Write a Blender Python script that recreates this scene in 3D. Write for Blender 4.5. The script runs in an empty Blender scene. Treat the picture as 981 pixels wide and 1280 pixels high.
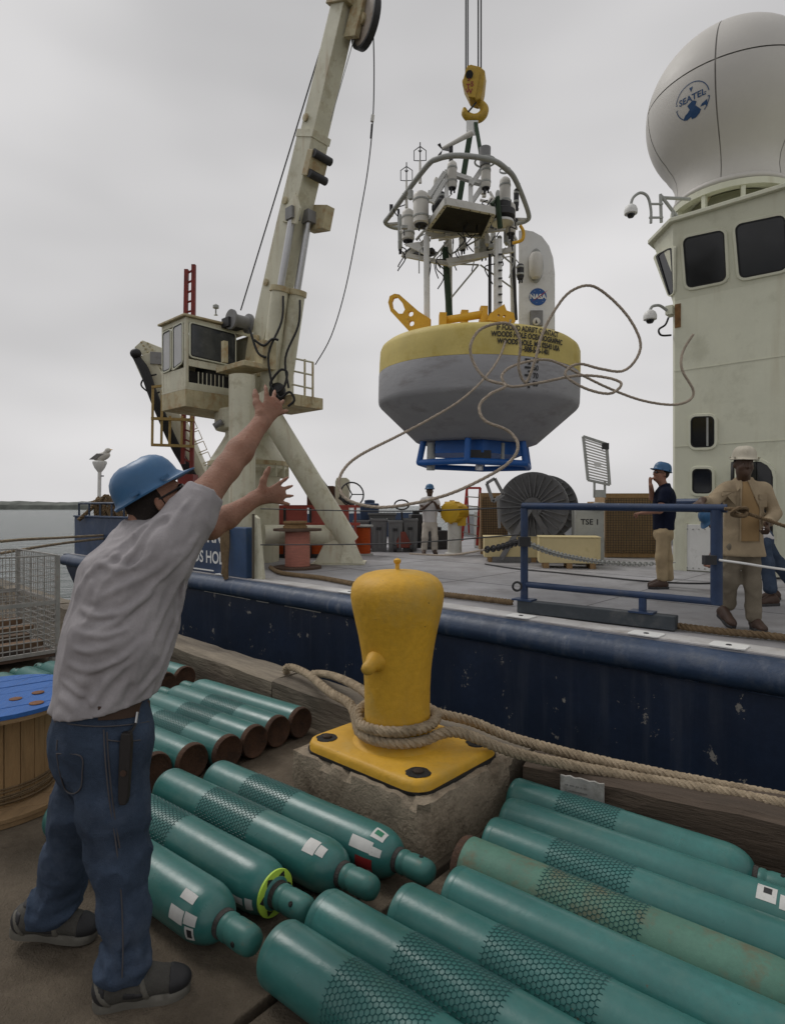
import bpy, bmesh, math, random
import numpy as np
from mathutils import Vector, Matrix
random.seed(7)
scn = bpy.context.scene
COL = scn.collection
PI = math.pi
# ------------------------------------------------------------------ camera
FPX, CX, CY, CH = 760.0, 490.5, 632.0, 1.55
cam_d = bpy.data.cameras.new('camera'); cam = bpy.data.objects.new('camera', cam_d); COL.objects.link(cam)
cam.location = (0, 0, CH); cam.rotation_euler = (math.radians(90), 0, 0)
cam_d.sensor_fit = 'VERTICAL'; cam_d.sensor_height = 36.0; cam_d.lens = 36.0*FPX/1280.0
cam_d.shift_y = (CY-640.0)/1280.0
cam_d.clip_start = 0.05; cam_d.clip_end = 20000
scn.camera = cam
# ------------------------------------------------------------------ sky and sun (overcast)
SUN_EL, SUN_AZ = math.radians(52), math.radians(-55)       # azimuth from +Y towards +X
world = bpy.data.worlds.new('World'); scn.world = world; world.use_nodes = True
wn, wl = world.node_tree.nodes, world.node_tree.links
wn.clear()
wo = wn.new('ShaderNodeOutputWorld'); wb = wn.new('ShaderNodeBackground'); wl.new(wb.outputs[0], wo.inputs[0])
wb.inputs[1].default_value = 0.1
sky = wn.new('ShaderNodeTexSky'); sky.sky_type = 'NISHITA'; sky.sun_disc = False
sky.sun_elevation = SUN_EL; sky.sun_rotation = SUN_AZ; sky.air_density = 1.5; sky.dust_density = 6.0
hs = wn.new('ShaderNodeHueSaturation'); hs.inputs['Saturation'].default_value = 0.10
wl.new(sky.outputs[0], hs.inputs['Color'])
tc = wn.new('ShaderNodeTexCoord'); mp = wn.new('ShaderNodeMapping'); mp.inputs['Scale'].default_value = (1.0, 1.0, 2.6)
mp.inputs['Location'].default_value = (0.35, 0.1, 0.4)
wl.new(tc.outputs['Generated'], mp.inputs[0])
nz = wn.new('ShaderNodeTexNoise'); nz.inputs['Scale'].default_value = 1.25; nz.inputs['Detail'].default_value = 3; nz.inputs['Roughness'].default_value = 0.5
wl.new(mp.outputs[0], nz.inputs[0])
rp = wn.new('ShaderNodeValToRGB'); rp.color_ramp.elements[0].position = 0.30; rp.color_ramp.elements[1].position = 0.72
rp.color_ramp.elements[0].color = (5.1, 5.06, 5.13, 1); rp.color_ramp.elements[1].color = (8.9, 8.75, 8.8, 1)
wl.new(nz.outputs[0], rp.inputs[0])
mx = wn.new('ShaderNodeMix'); mx.data_type = 'RGBA'; mx.inputs[0].default_value = 0.92
wl.new(hs.outputs[0], mx.inputs[6]); wl.new(rp.outputs[0], mx.inputs[7]); wl.new(mx.outputs[2], wb.inputs[0])
sun_d = bpy.data.lights.new('sun', 'SUN'); sun_d.energy = 1.25; sun_d.angle = math.radians(20); sun_d.color = (1, .97, .93)
sun = bpy.data.objects.new('sun', sun_d); COL.objects.link(sun); sun.location = (-20, 20, 40)
sdir = Vector((math.sin(SUN_AZ)*math.cos(SUN_EL), math.cos(SUN_AZ)*math.cos(SUN_EL), math.sin(SUN_EL)))
sun.rotation_euler = (-sdir).to_track_quat('-Z', 'Y').to_euler()
scn.view_settings.view_transform = 'Standard'; scn.view_settings.look = 'None'
scn.view_settings.exposure = -0.15; scn.view_settings.gamma = 1.0; scn.view_settings.use_curve_mapping = False
scn.render.engine = 'CYCLES'
scn.render.resolution_x = 784; scn.render.resolution_y = 1024

# ------------------------------------------------------------------ helpers
V = Vector
def W(px, py, Y): return V(((px-CX)/FPX*Y, Y, CH-(py-CY)/FPX*Y))
def G(px, py, z=0.0):
    Y = FPX*(CH-z)/(py-CY); return V(((px-CX)/FPX*Y, Y, z))
ZUP = V((0, 0, 1))
DK = 0.40                                     # deck height
SO = V((1.28, 6.11, 0)); SF = V((.7316, -.6818, 0)); SN = V((.6818, .7316, 0))   # ship: origin, forward, inboard
SAX = (SF, SN, ZUP); WAX = (V((1, 0, 0)), V((0, 1, 0)), ZUP)
def S(a, t, z=DK): return SO+SF*a+SN*t+ZUP*z
def rotax(deg):
    c, s = math.cos(math.radians(deg)), math.sin(math.radians(deg)); return (V((c, s, 0)), V((-s, c, 0)), ZUP)
def catmull(pts, k=6, closed=False):
    pts = [V(p) for p in pts]; n = len(pts); out = []
    rng = n if closed else n-1
    for i in range(rng):
        if closed: p0, p1, p2, p3 = pts[i-1], pts[i], pts[(i+1) % n], pts[(i+2) % n]
        else: p0, p1, p2, p3 = pts[max(i-1, 0)], pts[i], pts[i+1], pts[min(i+2, n-1)]
        for j in range(k):
            t = j/k
            out.append(.5*((2*p1)+(p2-p0)*t+(2*p0-5*p1+4*p2-p3)*t*t+(3*p1-p0-3*p2+p3)*t**3))
    if not closed: out.append(pts[-1])
    return out
class MB:
    def __init__(s): s.v = []; s.f = []; s.sm = []
    def add(s, vs, fs, sm=False):
        b = len(s.v); s.v += [tuple(p) for p in vs]; s.f += [tuple(i+b for i in f) for f in fs]; s.sm += [sm]*len(fs); return s
    def box(s, c, size, ax=WAX):
        c = V(c); e = [ax[i]*(size[i]/2) for i in range(3)]
        vs = [c+e[0]*x+e[1]*y+e[2]*z for z in (-1, 1) for y in (-1, 1) for x in (-1, 1)]
        return s.add(vs, [(0, 2, 3, 1), (4, 5, 7, 6), (0, 1, 5, 4), (2, 6, 7, 3), (0, 4, 6, 2), (1, 3, 7, 5)])
    def beam(s, p0, p1, w, h, up=ZUP):
        p0, p1 = V(p0), V(p1); d = (p1-p0); L = d.length; d = d/L
        a = d.cross(up)
        if a.length < 1e-4: a = d.cross(V((1, 0, 0)))
        a.normalize(); b = a.cross(d)
        return s.box((p0+p1)/2, (L, w, h), (d, a, b))
    def tube(s, pts, r, n=8, closed=False, cap=True):
        pts = [V(p) for p in pts]; m = len(pts); rr = r if isinstance(r, (list, tuple)) else [r]*m
        T = []
        for i in range(m):
            a = pts[i-1] if (closed or i > 0) else pts[0]; b = pts[(i+1) % m] if (closed or i < m-1) else pts[-1]
            t = (b-a); T.append(t.normalized() if t.length > 1e-9 else V((0, 0, 1)))
        u = T[0].cross(ZUP)
        if u.length < .05: u = T[0].cross(V((1, 0, 0)))
        u.normalize(); vs = []
        for i in range(m):
            u = (u-T[i]*u.dot(T[i])).normalized(); w = T[i].cross(u)
            for j in range(n):
                a = 2*PI*j/n; vs.append(pts[i]+(u*math.cos(a)+w*math.sin(a))*rr[i])
        fs = []
        for i in range(m if closed else m-1):
            i2 = (i+1) % m
            for j in range(n):
                j2 = (j+1) % n; fs.append((i*n+j, i*n+j2, i2*n+j2, i2*n+j))
        s.add(vs, fs, True)
        if cap and not closed:
            b = len(s.v)-m*n
            s.f += [tuple(b+j for j in reversed(range(n))), tuple(b+(m-1)*n+j for j in range(n))]; s.sm += [False, False]
        return s
    def cyl(s, p0, p1, r0, r1=None, n=12): return s.tube([p0, p1], [r0, r0 if r1 is None else r1], n)
    def lathe(s, prof, o=(0, 0, 0), ax=ZUP, n=24, a0=0, a1=2*PI, cap=True, ref=None):
        o = V(o); ax = V(ax).normalized(); u = ax.cross(ZUP)
        if u.length < .01: u = V((1, 0, 0))
        if ref is not None: u = V(ref)
        u.normalize(); w = ax.cross(u); full = abs(a1-a0-2*PI) < 1e-6; k = n if full else n+1
        vs = [o+ax*h+(u*math.cos(a0+(a1-a0)*j/n)+w*math.sin(a0+(a1-a0)*j/n))*max(r, 1e-5) for r, h in prof for j in range(k)]
        fs = []
        for i in range(len(prof)-1):
            for j in range(n):
                j2 = (j+1) % k; fs.append((i*k+j, i*k+j2, (i+1)*k+j2, (i+1)*k+j))
        s.add(vs, fs, True)
        if cap and full:
            b = len(s.v)-len(vs)
            if prof[0][0] > 1e-3: s.f.append(tuple(b+j for j in reversed(range(k)))); s.sm.append(False)
            if prof[-1][0] > 1e-3: s.f.append(tuple(b+(len(prof)-1)*k+j for j in range(k))); s.sm.append(False)
        return s
    def ell(s, c, r, ax=WAX, n=14, m=9):
        c = V(c); vs = []; fs = []
        for i in range(m+1):
            th = PI*i/m
            for j in range(n):
                ph = 2*PI*j/n
                vs.append(c+ax[0]*(r[0]*math.sin(th)*math.cos(ph))+ax[1]*(r[1]*math.sin(th)*math.sin(ph))+ax[2]*(r[2]*math.cos(th)))
        for i in range(m):
            for j in range(n): fs.append((i*n+j, (i+1)*n+j, (i+1)*n+(j+1) % n, i*n+(j+1) % n))
        return s.add(vs, fs, True)
    def prism(s, poly, vec, sm=False):
        poly = [V(p) for p in poly]; n = len(poly); vec = V(vec)
        return s.add(poly+[p+vec for p in poly], [tuple(reversed(range(n))), tuple(range(n, 2*n))]+[(i, (i+1) % n, n+(i+1) % n, n+i) for i in range(n)], sm)
    def torus(s, c, ax, R, r, n=24, k=8):
        ax = V(ax).normalized(); u = ax.cross(ZUP)
        if u.length < .01: u = V((1, 0, 0))
        u.normalize(); w = ax.cross(u)
        return s.tube([V(c)+(u*math.cos(2*PI*i/n)+w*math.sin(2*PI*i/n))*R for i in range(n)], r, k, closed=True)
    def loft(s, rings, sm=True, cap=True):
        n = len(rings[0]); m = len(rings); vs = [V(p) for r in rings for p in r]
        fs = [(i*n+j, i*n+(j+1) % n, (i+1)*n+(j+1) % n, (i+1)*n+j) for i in range(m-1) for j in range(n)]
        if cap: fs += [tuple(reversed(range(n))), tuple((m-1)*n+j for j in range(n))]
        return s.add(vs, fs, sm)
ROOT = {}
def build(mb, name, mat, parent=None, bevel=0.0, loc=None, sharp=38, label=None):
    if loc is not None: base = V(loc)
    elif parent is not None: base = ROOT[parent.name]
    else:
        A = np.array(mb.v); base = V(((A[:, 0].min()+A[:, 0].max())/2, (A[:, 1].min()+A[:, 1].max())/2, A[:, 2].min()))
    me = bpy.data.meshes.new(name)
    A = np.array(mb.v, dtype=float)-np.array(base)
    me.from_pydata(A.tolist(), [], mb.f); me.polygons.foreach_set('use_smooth', mb.sm)
    me.materials.append(mat); me.update()
    bm_ = bmesh.new(); bm_.from_mesh(me); bmesh.ops.recalc_face_normals(bm_, faces=bm_.faces); bm_.to_mesh(me); bm_.free()
    if any(mb.sm): me.set_sharp_from_angle(angle=math.radians(sharp))
    o = bpy.data.objects.new(name, me); COL.objects.link(o)
    if parent is not None: o.parent = parent
    else: o.location = base
    ROOT[o.name] = base
    if bevel:
        b = o.modifiers.new('bevel', 'BEVEL'); b.width = bevel; b.segments = 2; b.limit_method = 'ANGLE'; b.angle_limit = math.radians(40)
    if label: o['label'] = label
    return o
def tag(o, label, cat, group=None):
    o['label'] = label; o['category'] = cat
    if group: o['group'] = group
    return o
def thing(name, label, cat, loc=(0, 0, 0), group=None):
    o = bpy.data.objects.new(name, None); COL.objects.link(o); o.location = V(loc); o.empty_display_size = .1
    ROOT[o.name] = V(loc); return tag(o, label, cat, group)
def struct(o): o['kind'] = 'structure'; return o
def copy_tree(o, parent=None):
    c = o.copy(); COL.objects.link(c); c.parent = parent
    for ch in [x for x in o.children]: copy_tree(ch, c)
    return c
# ------------------------------------------------------------------ materials
def sr(r, g, b):
    f = lambda x: (x/12.92 if x <= .04045 else ((x+.055)/1.055)**2.4)
    return (f(r/255), f(g/255), f(b/255))
_M = {}
def M(name, col, rough=.6, metal=0.0, var=.18, vs=3.0, bump=0.0, bs=40.0, dirt=None, streak=None, spots=None, spec=.4, stretch=(1, 1, 1), warm=None, gen=False, coat=0, rot=None):
    """dirt/streak/spots = (colour, amount 0..1, scale)"""
    if name in _M: return _M[name]
    m = bpy.data.materials.new(name); _M[name] = m; m.use_nodes = True
    N, L = m.node_tree.nodes, m.node_tree.links
    b = N['Principled BSDF']; b.inputs['Roughness'].default_value = rough; b.inputs['Metallic'].default_value = metal
    b.inputs['Specular IOR Level'].default_value = spec
    if coat: b.inputs['Coat Weight'].default_value = coat
    t = N.new('ShaderNodeTexCoord'); mp = N.new('ShaderNodeMapping'); mp.inputs['Scale'].default_value = stretch
    oi = N.new('ShaderNodeObjectInfo')
    if rot is None: L.new(t.outputs['Object'], mp.inputs[0])
    else:
        m0 = N.new('ShaderNodeMapping'); m0.inputs['Rotation'].default_value = (0, 0, -rot); L.new(t.outputs['Object'], m0.inputs[0]); L.new(m0.outputs[0], mp.inputs[0])
    cm = N.new('ShaderNodeCombineXYZ'); ml = N.new('ShaderNodeMath'); ml.operation = 'MULTIPLY'; ml.inputs[1].default_value = 37.0
    L.new(oi.outputs['Random'], ml.inputs[0]); L.new(ml.outputs[0], cm.inputs[0]); L.new(ml.outputs[0], cm.inputs[2])
    L.new(cm.outputs[0], mp.inputs['Location'])
    vec = mp.outputs[0]
    def noise(sc, det=5, ro=.6, v=None):
        n = N.new('ShaderNodeTexNoise'); n.inputs['Scale'].default_value = sc; n.inputs['Detail'].default_value = det; n.inputs['Roughness'].default_value = ro
        L.new(v or vec, n.inputs[0]); return n.outputs[0]
    def ramp(src, p0, p1):
        r = N.new('ShaderNodeMapRange'); r.inputs[1].default_value = p0; r.inputs[2].default_value = p1; r.clamp = True; L.new(src, r.inputs[0]); return r.outputs[0]
    def mix(f, a, bcol):
        x = N.new('ShaderNodeMix'); x.data_type = 'RGBA'; L.new(f, x.inputs[0])
        for s_, i in ((a, 6), (bcol, 7)):
            if isinstance(s_, tuple): x.inputs[i].default_value = s_+(1,)
            else: L.new(s_, x.inputs[i])
        return x.outputs[2]
    c = tuple(col)
    lo = tuple(x*(1-var) for x in c); hi = tuple(min(1, x*(1+var)) for x in (warm or c))
    out = mix(ramp(noise(vs), .3, .7), lo, hi)
    fine = noise(vs*14, 4, .7)
    out = mix(ramp(fine, .35, 1.0), out, tuple(x*(1-var*.9) for x in c))
    if streak:
        m2 = N.new('ShaderNodeMapping'); m2.inputs['Scale'].default_value = (streak[2], streak[2], streak[2]*.06); L.new(t.outputs['Object'], m2.inputs[0])
        n1 = noise(1.0, 4, .6, m2.outputs[0]); n2 = noise(vs*.6)
        a = N.new('ShaderNodeMath'); a.operation = 'MULTIPLY'; L.new(ramp(n1, .52, .72), a.inputs[0]); L.new(ramp(n2, .38, .62), a.inputs[1])
        a2 = N.new('ShaderNodeMath'); a2.operation = 'MULTIPLY'; L.new(a.outputs[0], a2.inputs[0]); a2.inputs[1].default_value = streak[1]
        out = mix(a2.outputs[0], out, tuple(streak[0]))
    if dirt:
        f = ramp(noise(dirt[2], 8, .68), .62-.25*dirt[1], .72-.12*dirt[1])
        a2 = N.new('ShaderNodeMath'); a2.operation = 'MULTIPLY'; L.new(f, a2.inputs[0]); a2.inputs[1].default_value = min(1, .55+.4*dirt[1])
        out = mix(a2.outputs[0], out, tuple(dirt[0]))
    if spots:
        n1 = noise(spots[2], 6, .75); f = ramp(n1, .70-.12*spots[1], .72-.12*spots[1])
        out = mix(f, out, tuple(spots[0]))
    L.new(out, b.inputs['Base Color'])
    rr = N.new('ShaderNodeMapRange'); rr.inputs[3].default_value = max(.05, rough-.12); rr.inputs[4].default_value = min(1, rough+.14); L.new(noise(vs*3), rr.inputs[0]); L.new(rr.outputs[0], b.inputs['Roughness'])
    if bump:
        bp = N.new('ShaderNodeBump'); bp.inputs['Strength'].default_value = min(1, bump); bp.inputs['Distance'].default_value = .02
        L.new(noise(bs, 6, .65), bp.inputs['Height']); L.new(bp.outputs[0], b.inputs['Normal'])
    return m
RUST = (.11, .045, .018)
m_conc = M('quay_concrete', (.165, .133, .097), .9, var=.38, vs=2.4, bump=1.0, bs=95, dirt=((.085, .066, .046), .5, 2.6), spots=((.27, .23, .18), .42, 120), spec=.25)
m_block = M('block_concrete', (.38, .315, .235), .92, var=.4, vs=5, bump=1.0, bs=45, dirt=((.10, .075, .05), .6, 5), spots=((.36, .32, .27), .3, 30), spec=.2)
m_joint = M('joint_dirt', (.035, .028, .022), .95, bump=.8, bs=60)
m_timber = M('kerb_timber', (.19, .16, .12), .88, var=.45, vs=2.6, bump=.9, bs=32, stretch=(.12, 1, 1), rot=2.369, dirt=((.07, .055, .042), .6, 3.5), spots=((.30, .28, .25), .2, 12))
m_tdark = M('kerb_timber_dark', (.085, .062, .045), .85, var=.45, vs=3, bump=.9, bs=32, stretch=(.12, 1, 1), rot=-.522, dirt=((.04, .03, .022), .5, 4), spots=((.2, .18, .15), .1, 20))
m_yel = M('bollard_yellow', (.60, .335, .026), .55, var=.2, vs=2.6, bump=.32, bs=16, dirt=((.47, .31, .075), .5, 3.2), spots=((.07, .045, .02), .19, 15), streak=((.42, .24, .03), .5, 14), spec=.4)
m_black = M('black_grime', (.012, .011, .010), .7, bump=.7, bs=70)
m_dark = M('dark_steel', (.03, .03, .032), .55, var=.25, vs=8)
m_teal = M('cylinder_green', (.030, .138, .126), .31, var=.2, vs=3, bump=.07, bs=14, dirt=((.062, .155, .134), .45, 5), spots=((.10, .07, .04), .15, 26), spec=.5)
m_tealr = M('cylinder_green_rusty', (.075, .175, .13), .6, var=.2, vs=5, bump=.12, bs=40, dirt=((.13, .10, .055), .5, 9), spots=((.17, .075, .025), .36, 7), spec=.35)
m_base = M('cylinder_base_rust', (.075, .038, .022), .85, var=.45, vs=9, bump=.5, bs=60, dirt=((.03, .02, .015), .5, 12))
m_net = M('net_teal', (.006, .070, .070), .45, var=.15, vs=8, spec=.4)
m_cap = M('cap_green', (.036, .138, .122), .45, var=.2, vs=9, dirt=((.10, .12, .09), .25, 20), spots=((.08, .05, .03), .12, 50))
m_ring = M('neck_ring_grime', (.05, .045, .042), .8, var=.4, vs=20, bump=.5, bs=90)
m_paper = M('sticker_paper', (.52, .52, .50), .55, var=.12, vs=12, spots=((.16, .16, .16), .42, 75))
m_lime = M('lime_collar', (.42, .62, .07), .5, var=.1)
m_ink = M('print_black', (.02, .02, .022), .6, var=.1)
m_red = M('tag_red', (.25, .02, .02), .5)
m_rope = M('rope_tan', (.43, .345, .24), .9, var=.28, vs=14, bump=.8, bs=160, dirt=((.2, .155, .10), .4, 10), spec=.2)
m_rope2 = M('rope_brown', (.22, .155, .09), .9, var=.3, vs=14, bump=.8, bs=160, spec=.2)
m_line = M('heaving_line', (.42, .355, .285), .9, var=.2, vs=20, bump=.4, bs=200, spec=.2)
m_hull = M('hull_navy', (.015, .026, .055), .45, var=.3, vs=1.2, bump=.12, bs=14, streak=((.085, .095, .12), .5, 6), spots=((.27, .255, .23), .62, 4.2), spec=.45)
m_gunw = M('gunwale_blue', (.026, .048, .095), .48, var=.3, vs=2.4, bump=.25, bs=22, dirt=((.075, .09, .12), .35, 3.0), streak=((.25, .26, .28), .5, 12), spots=((.30, .25, .19), .09, 14), spec=.45)
m_bulw = M('bulwark_blue', (.030, .055, .115), .5, var=.25, vs=2, bump=.15, bs=16, dirt=((.07, .085, .115), .3, 4), spots=((.22, .15, .09), .06, 18))
m_deck = M('deck_grey', (.315, .31, .32), .58, var=.25, vs=1.0, bump=.15, bs=30, dirt=((.20, .19, .19), .62, 1.6), spots=((.13, .115, .10), .12, 5), spec=.4)
m_deckw = M('deck_margin_white', (.50, .49, .48), .6, var=.2, vs=3, dirt=((.32, .29, .26), .5, 4), spec=.35)
m_white = M('white_paint', (.72, .72, .70), .5, var=.07, vs=3, dirt=((.5, .49, .46), .2, 5))
m_whited = M('white_paint_dirty', (.60, .59, .55), .55, var=.12, vs=4, dirt=((.38, .35, .30), .35, 6), spots=((.25, .16, .09), .08, 18))
m_tower = M('deckhouse_cream', (.63, .635, .51), .5, var=.06, vs=1.2, bump=.06, bs=4, dirt=((.47, .47, .36), .3, 1.6), streak=((.40, .34, .22), .35, 7), spec=.35)
m_crane = M('crane_cream', (.63, .61, .475), .5, var=.10, vs=2, bump=.06, bs=10, dirt=((.42, .38, .25), .35, 3.5), streak=((.33, .20, .09), .55, 9), spots=((.24, .13, .06), .22, 14), spec=.4)
m_crust = M('crane_cream_rusty', (.50, .44, .28), .6, var=.2, vs=4, bump=.2, bs=25, dirt=((.34, .20, .08), .55, 5), streak=((.24, .11, .04), .8, 10), spots=((.12, .055, .025), .25, 11), spec=.35)
m_glass = M('dark_glass', (.008, .009, .011), .08, var=.3, vs=1.5, spec=.6)
m_seal = M('rubber_seal', (.012, .012, .013), .6)
m_steel = M('bright_steel', (.50, .50, .51), .34, metal=.85, var=.03, vs=3)
m_grey = M('grey_paint', (.22, .22, .22), .5, var=.15, vs=4, dirt=((.14, .13, .12), .3, 6))
m_lgrey = M('light_grey_paint', (.36, .37, .35), .5, var=.1, vs=4, dirt=((.25, .24, .22), .3, 6))
m_wood = M('plank_wood', (.33, .205, .095), .75, var=.35, vs=3, bump=.4, bs=30, stretch=(6, 6, .7), dirt=((.17, .10, .045), .45, 3))
m_woodh = M('plank_wood_flange', (.31, .20, .10), .75, var=.35, vs=3, bump=.4, bs=30, stretch=(7, .8, 7), dirt=((.17, .11, .06), .4, 3))
m_bluew = M('plank_blue_paint', (.028, .13, .42), .65, var=.2, vs=4, bump=.5, bs=40, stretch=(6, .8, 6), dirt=((.018, .05, .15), .35, 4), spots=((.2, .15, .1), .12, 20))
m_crate = M('crate_plywood', (.34, .22, .11), .75, var=.2, vs=2, bump=.3, bs=40, dirt=((.22, .14, .07), .35, 4))
m_pale = M('pale_yellow_box', (.60, .50, .27), .6, var=.1, vs=2, dirt=((.45, .36, .17), .3, 4))
# ================================================================== SETTING
# sea
def sea_mat():
    m = bpy.data.materials.new('sea_water'); m.use_nodes = True; N, L = m.node_tree.nodes, m.node_tree.links
    b = N['Principled BSDF']; b.inputs['Base Color'].default_value = (.040, .062, .056, 1); b.inputs['Roughness'].default_value = .22; b.inputs['IOR'].default_value = 1.33
    t = N.new('ShaderNodeTexCoord'); mp = N.new('ShaderNodeMapping'); mp.inputs['Scale'].default_value = (.55, 1.0, 1); mp.inputs['Rotation'].default_value = (0, 0, .35); L.new(t.outputs['Object'], mp.inputs[0])
    n1 = N.new('ShaderNodeTexNoise'); n1.inputs['Scale'].default_value = .55; n1.inputs['Detail'].default_value = 7; n1.inputs['Roughness'].default_value = .62; L.new(mp.outputs[0], n1.inputs[0])
    bp = N.new('ShaderNodeBump'); bp.inputs['Strength'].default_value = 1.0; bp.inputs['Distance'].default_value = 1.6; L.new(n1.outputs[0], bp.inputs['Height']); L.new(bp.outputs[0], b.inputs['Normal'])
    return m
sea = MB().add([(-6000, -200, -1.6), (6000, -200, -1.6), (6000, 9000, -1.6), (-6000, 9000, -1.6)], [(0, 1, 2, 3)])
struct(build(sea, 'sea', sea_mat(), loc=(0, 0, -1.6)))
# far shore: low wooded land
m_land = M('far_shore_trees_hazed', (.13, .14, .125), .95, var=.35, vs=.12)  # foliage colour lifted to paint in the haze of distance
rl = random.Random(3); vs = []; n = 220; H = [0]*(n+1)
for o_ in range(5):
    fr = 2**o_; ph = [rl.random() for _ in range(6*fr+4)]
    for i in range(n+1):
        x = i/n*5*fr; k = int(x); t = x-k; t = t*t*(3-2*t); H[i] += (ph[k]*(1-t)+ph[k+1]*t)/(1.6**o_)
for i in range(n+1):
    x = -900+i*(820/n); h = (4.2+H[i]*1.5)*min(1, (-60-x)/150)
    y = 470+12*math.sin(i*.05)
    vs += [(x, y, -2.5), (x, y+2, h*.55-1.6), (x, y+8, h-1.6+rl.uniform(-.45, .45)), (x, y+60, h*.8-1.6), (x, y+100, -2.5)]
land = MB().add(vs, [(i*5+j, i*5+5+j, i*5+6+j, i*5+1+j) for i in range(n) for j in range(4)], True)
struct(build(land, 'far_shore', m_land))
# quay: slabs split by a joint, on a dark base
QK = V((.60, 3.11, 0)); QL = V((-.716, .698, 0)); QR = V((.867, -.499, 0))
QNL = V((.698, .716, 0)); QNR = V((.499, .867, 0)); KW, KH = .30, .24
def corner(off):       # intersection of both kerb lines pushed outwards by off
    a = QK+QNL*off; b = QK+QNR*off
    d = QR; den = QL.x*(-d.y)-QL.y*(-d.x); w = b-a
    s_ = (w.x*(-d.y)-w.y*(-d.x))/den; return a+QL*s_
QC = corner(KW+.04)
qfarL, qfarR = QC+QL*26, QC+QR*12
j0, j1 = V((-.362, 1.931, 0)), V((.498, 2.923, 0)); jd = (j1-j0).normalized(); jn = V((jd.y, -jd.x, 0))
JB = j0-jd*9
# where the joint meets the quay edge
def isect(p, d, q, e):
    den = d.x*e.y-d.y*e.x; w = q-p; return p+d*((w.x*e.y-w.y*e.x)/den)
JE = isect(j0, jd, QC, QR)
if (JE-QC).dot(QR) < 0: JE = isect(j0, jd, QC, QL)
g = .018
quay = struct(build(MB().prism([p-ZUP*3.2 for p in (JB-jn*28, qfarL, QC, qfarR, JB+jn*22)], ZUP*3.14), 'quay', m_joint, loc=(0, 0, 0)))
build(MB().prism([p-ZUP*.058 for p in (JB-jn*g, JE-jn*g)]+[p-ZUP*.058 for p in ((QC, qfarL, JB-jn*28) if (JE-QC).dot(QR) >= 0 else (qfarL, JB-jn*28))], ZUP*.058), 'slab', m_conc, quay, bevel=.008)
build(MB().prism([p-ZUP*.058 for p in (JB+jn*g, JB+jn*22, qfarR)]+([] if (JE-QC).dot(QR) >= 0 else [QC-ZUP*.058])+[JE+jn*g-ZUP*.058], ZUP*.058), 'slab', m_conc, quay, bevel=.008)
# kerb: weathered baulks, left and right of the bollard
kerb = struct(build(MB().prism([p+ZUP*.004 for p in (corner(.06), corner(.06)+QL*25, corner(.24)+QL*25, corner(.24))], ZUP*.18), 'kerb', m_tdark, loc=QK))
def baulk(p0, p1, nrm, mat, w=KW, h=KH):
    d = (p1-p0).normalized(); L_ = (p1-p0).length; n_ = max(4, int(L_/.16)); rk = random.Random(int(L_*1000)+3); mb = MB(); rings = []
    for i in range(n_+1):
        c = p0+d*(L_*i/n_); j = lambda: rk.uniform(-.007, .007)
        rings.append([c+nrm*j()+ZUP*.004, c+nrm*j()+ZUP*(h*.5), c+nrm*j()+ZUP*(h-.016+j()), c+nrm*(.03+j())+ZUP*(h+j()), c+nrm*(w*.5)+ZUP*(h+j()), c+nrm*(w-.03)+ZUP*(h+j()), c+nrm*(w+j())+ZUP*(h-.02), c+nrm*w+ZUP*.004])
    mb.loft(rings, False); return build(mb, 'baulk', mat, kerb)
p = QK.copy()
for L_ in (2.1, 2.6, 2.4, 2.7, 2.5, 2.6, 2.4, 2.5): baulk(p+QL*.008, p+QL*(L_-.008), QNL, m_timber); p = p+QL*L_
p = QK+QR*.06
for L_ in (2.9, 2.6, 2.7): baulk(p+QR*.008, p+QR*(L_-.008), QNR, m_tdark if L_ > 2.8 else m_timber); p = p+QR*L_
# faded notice board nailed to the kerb
c0 = G(705, 962, KH+.0); bd = QR
def on_kerb(px):       # point on the kerb's inner face below pixel column px
    r = V(((px-CX)/FPX, 1, 0)); return isect(V((0, 0, 0)), r, QK, QR)
k0, k1 = on_kerb(702), on_kerb(756)
nb = MB(); off = -QNR*.018; nn = 9; rings = []
for i in range(nn+1):
    b = k0.lerp(k1, i/nn); jz = random.uniform(-.006, .006)
    rings.append([b+off+ZUP*(.07+jz), b+off+ZUP*(.245+jz), b+off-QNR*.012+ZUP*(.245+jz), b+off-QNR*.012+ZUP*(.07+jz)])
nb.loft(rings, False)
m_board = M('notice_board', (.36, .35, .33), .8, var=.3, vs=9, dirt=((.2, .19, .17), .6, 14), spots=((.12, .11, .10), .3, 45))
nbo = build(nb, 'notice_board', m_board); tag(nbo, 'faded white notice board nailed to the dark timber kerb', 'notice board')
ln = MB()
for k in range(5):
    a_, b_ = k0.lerp(k1, .12), k0.lerp(k1, random.uniform(.6, .85)); z = .20-k*.026
    for q in range(14):
        if random.random() < .72:
            x0, x1 = a_.lerp(b_, q/14), a_.lerp(b_, (q+.7)/14); o2 = -QNR*.0335
            ln.add([x0+o2+ZUP*z, x1+o2+ZUP*z, x1+o2+ZUP*(z+.006), x0+o2+ZUP*(z+.006)], [(0, 1, 2, 3)])
build(ln, 'faded_lettering', M('faded_ink', (.17, .165, .16), .8), nbo)
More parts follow.
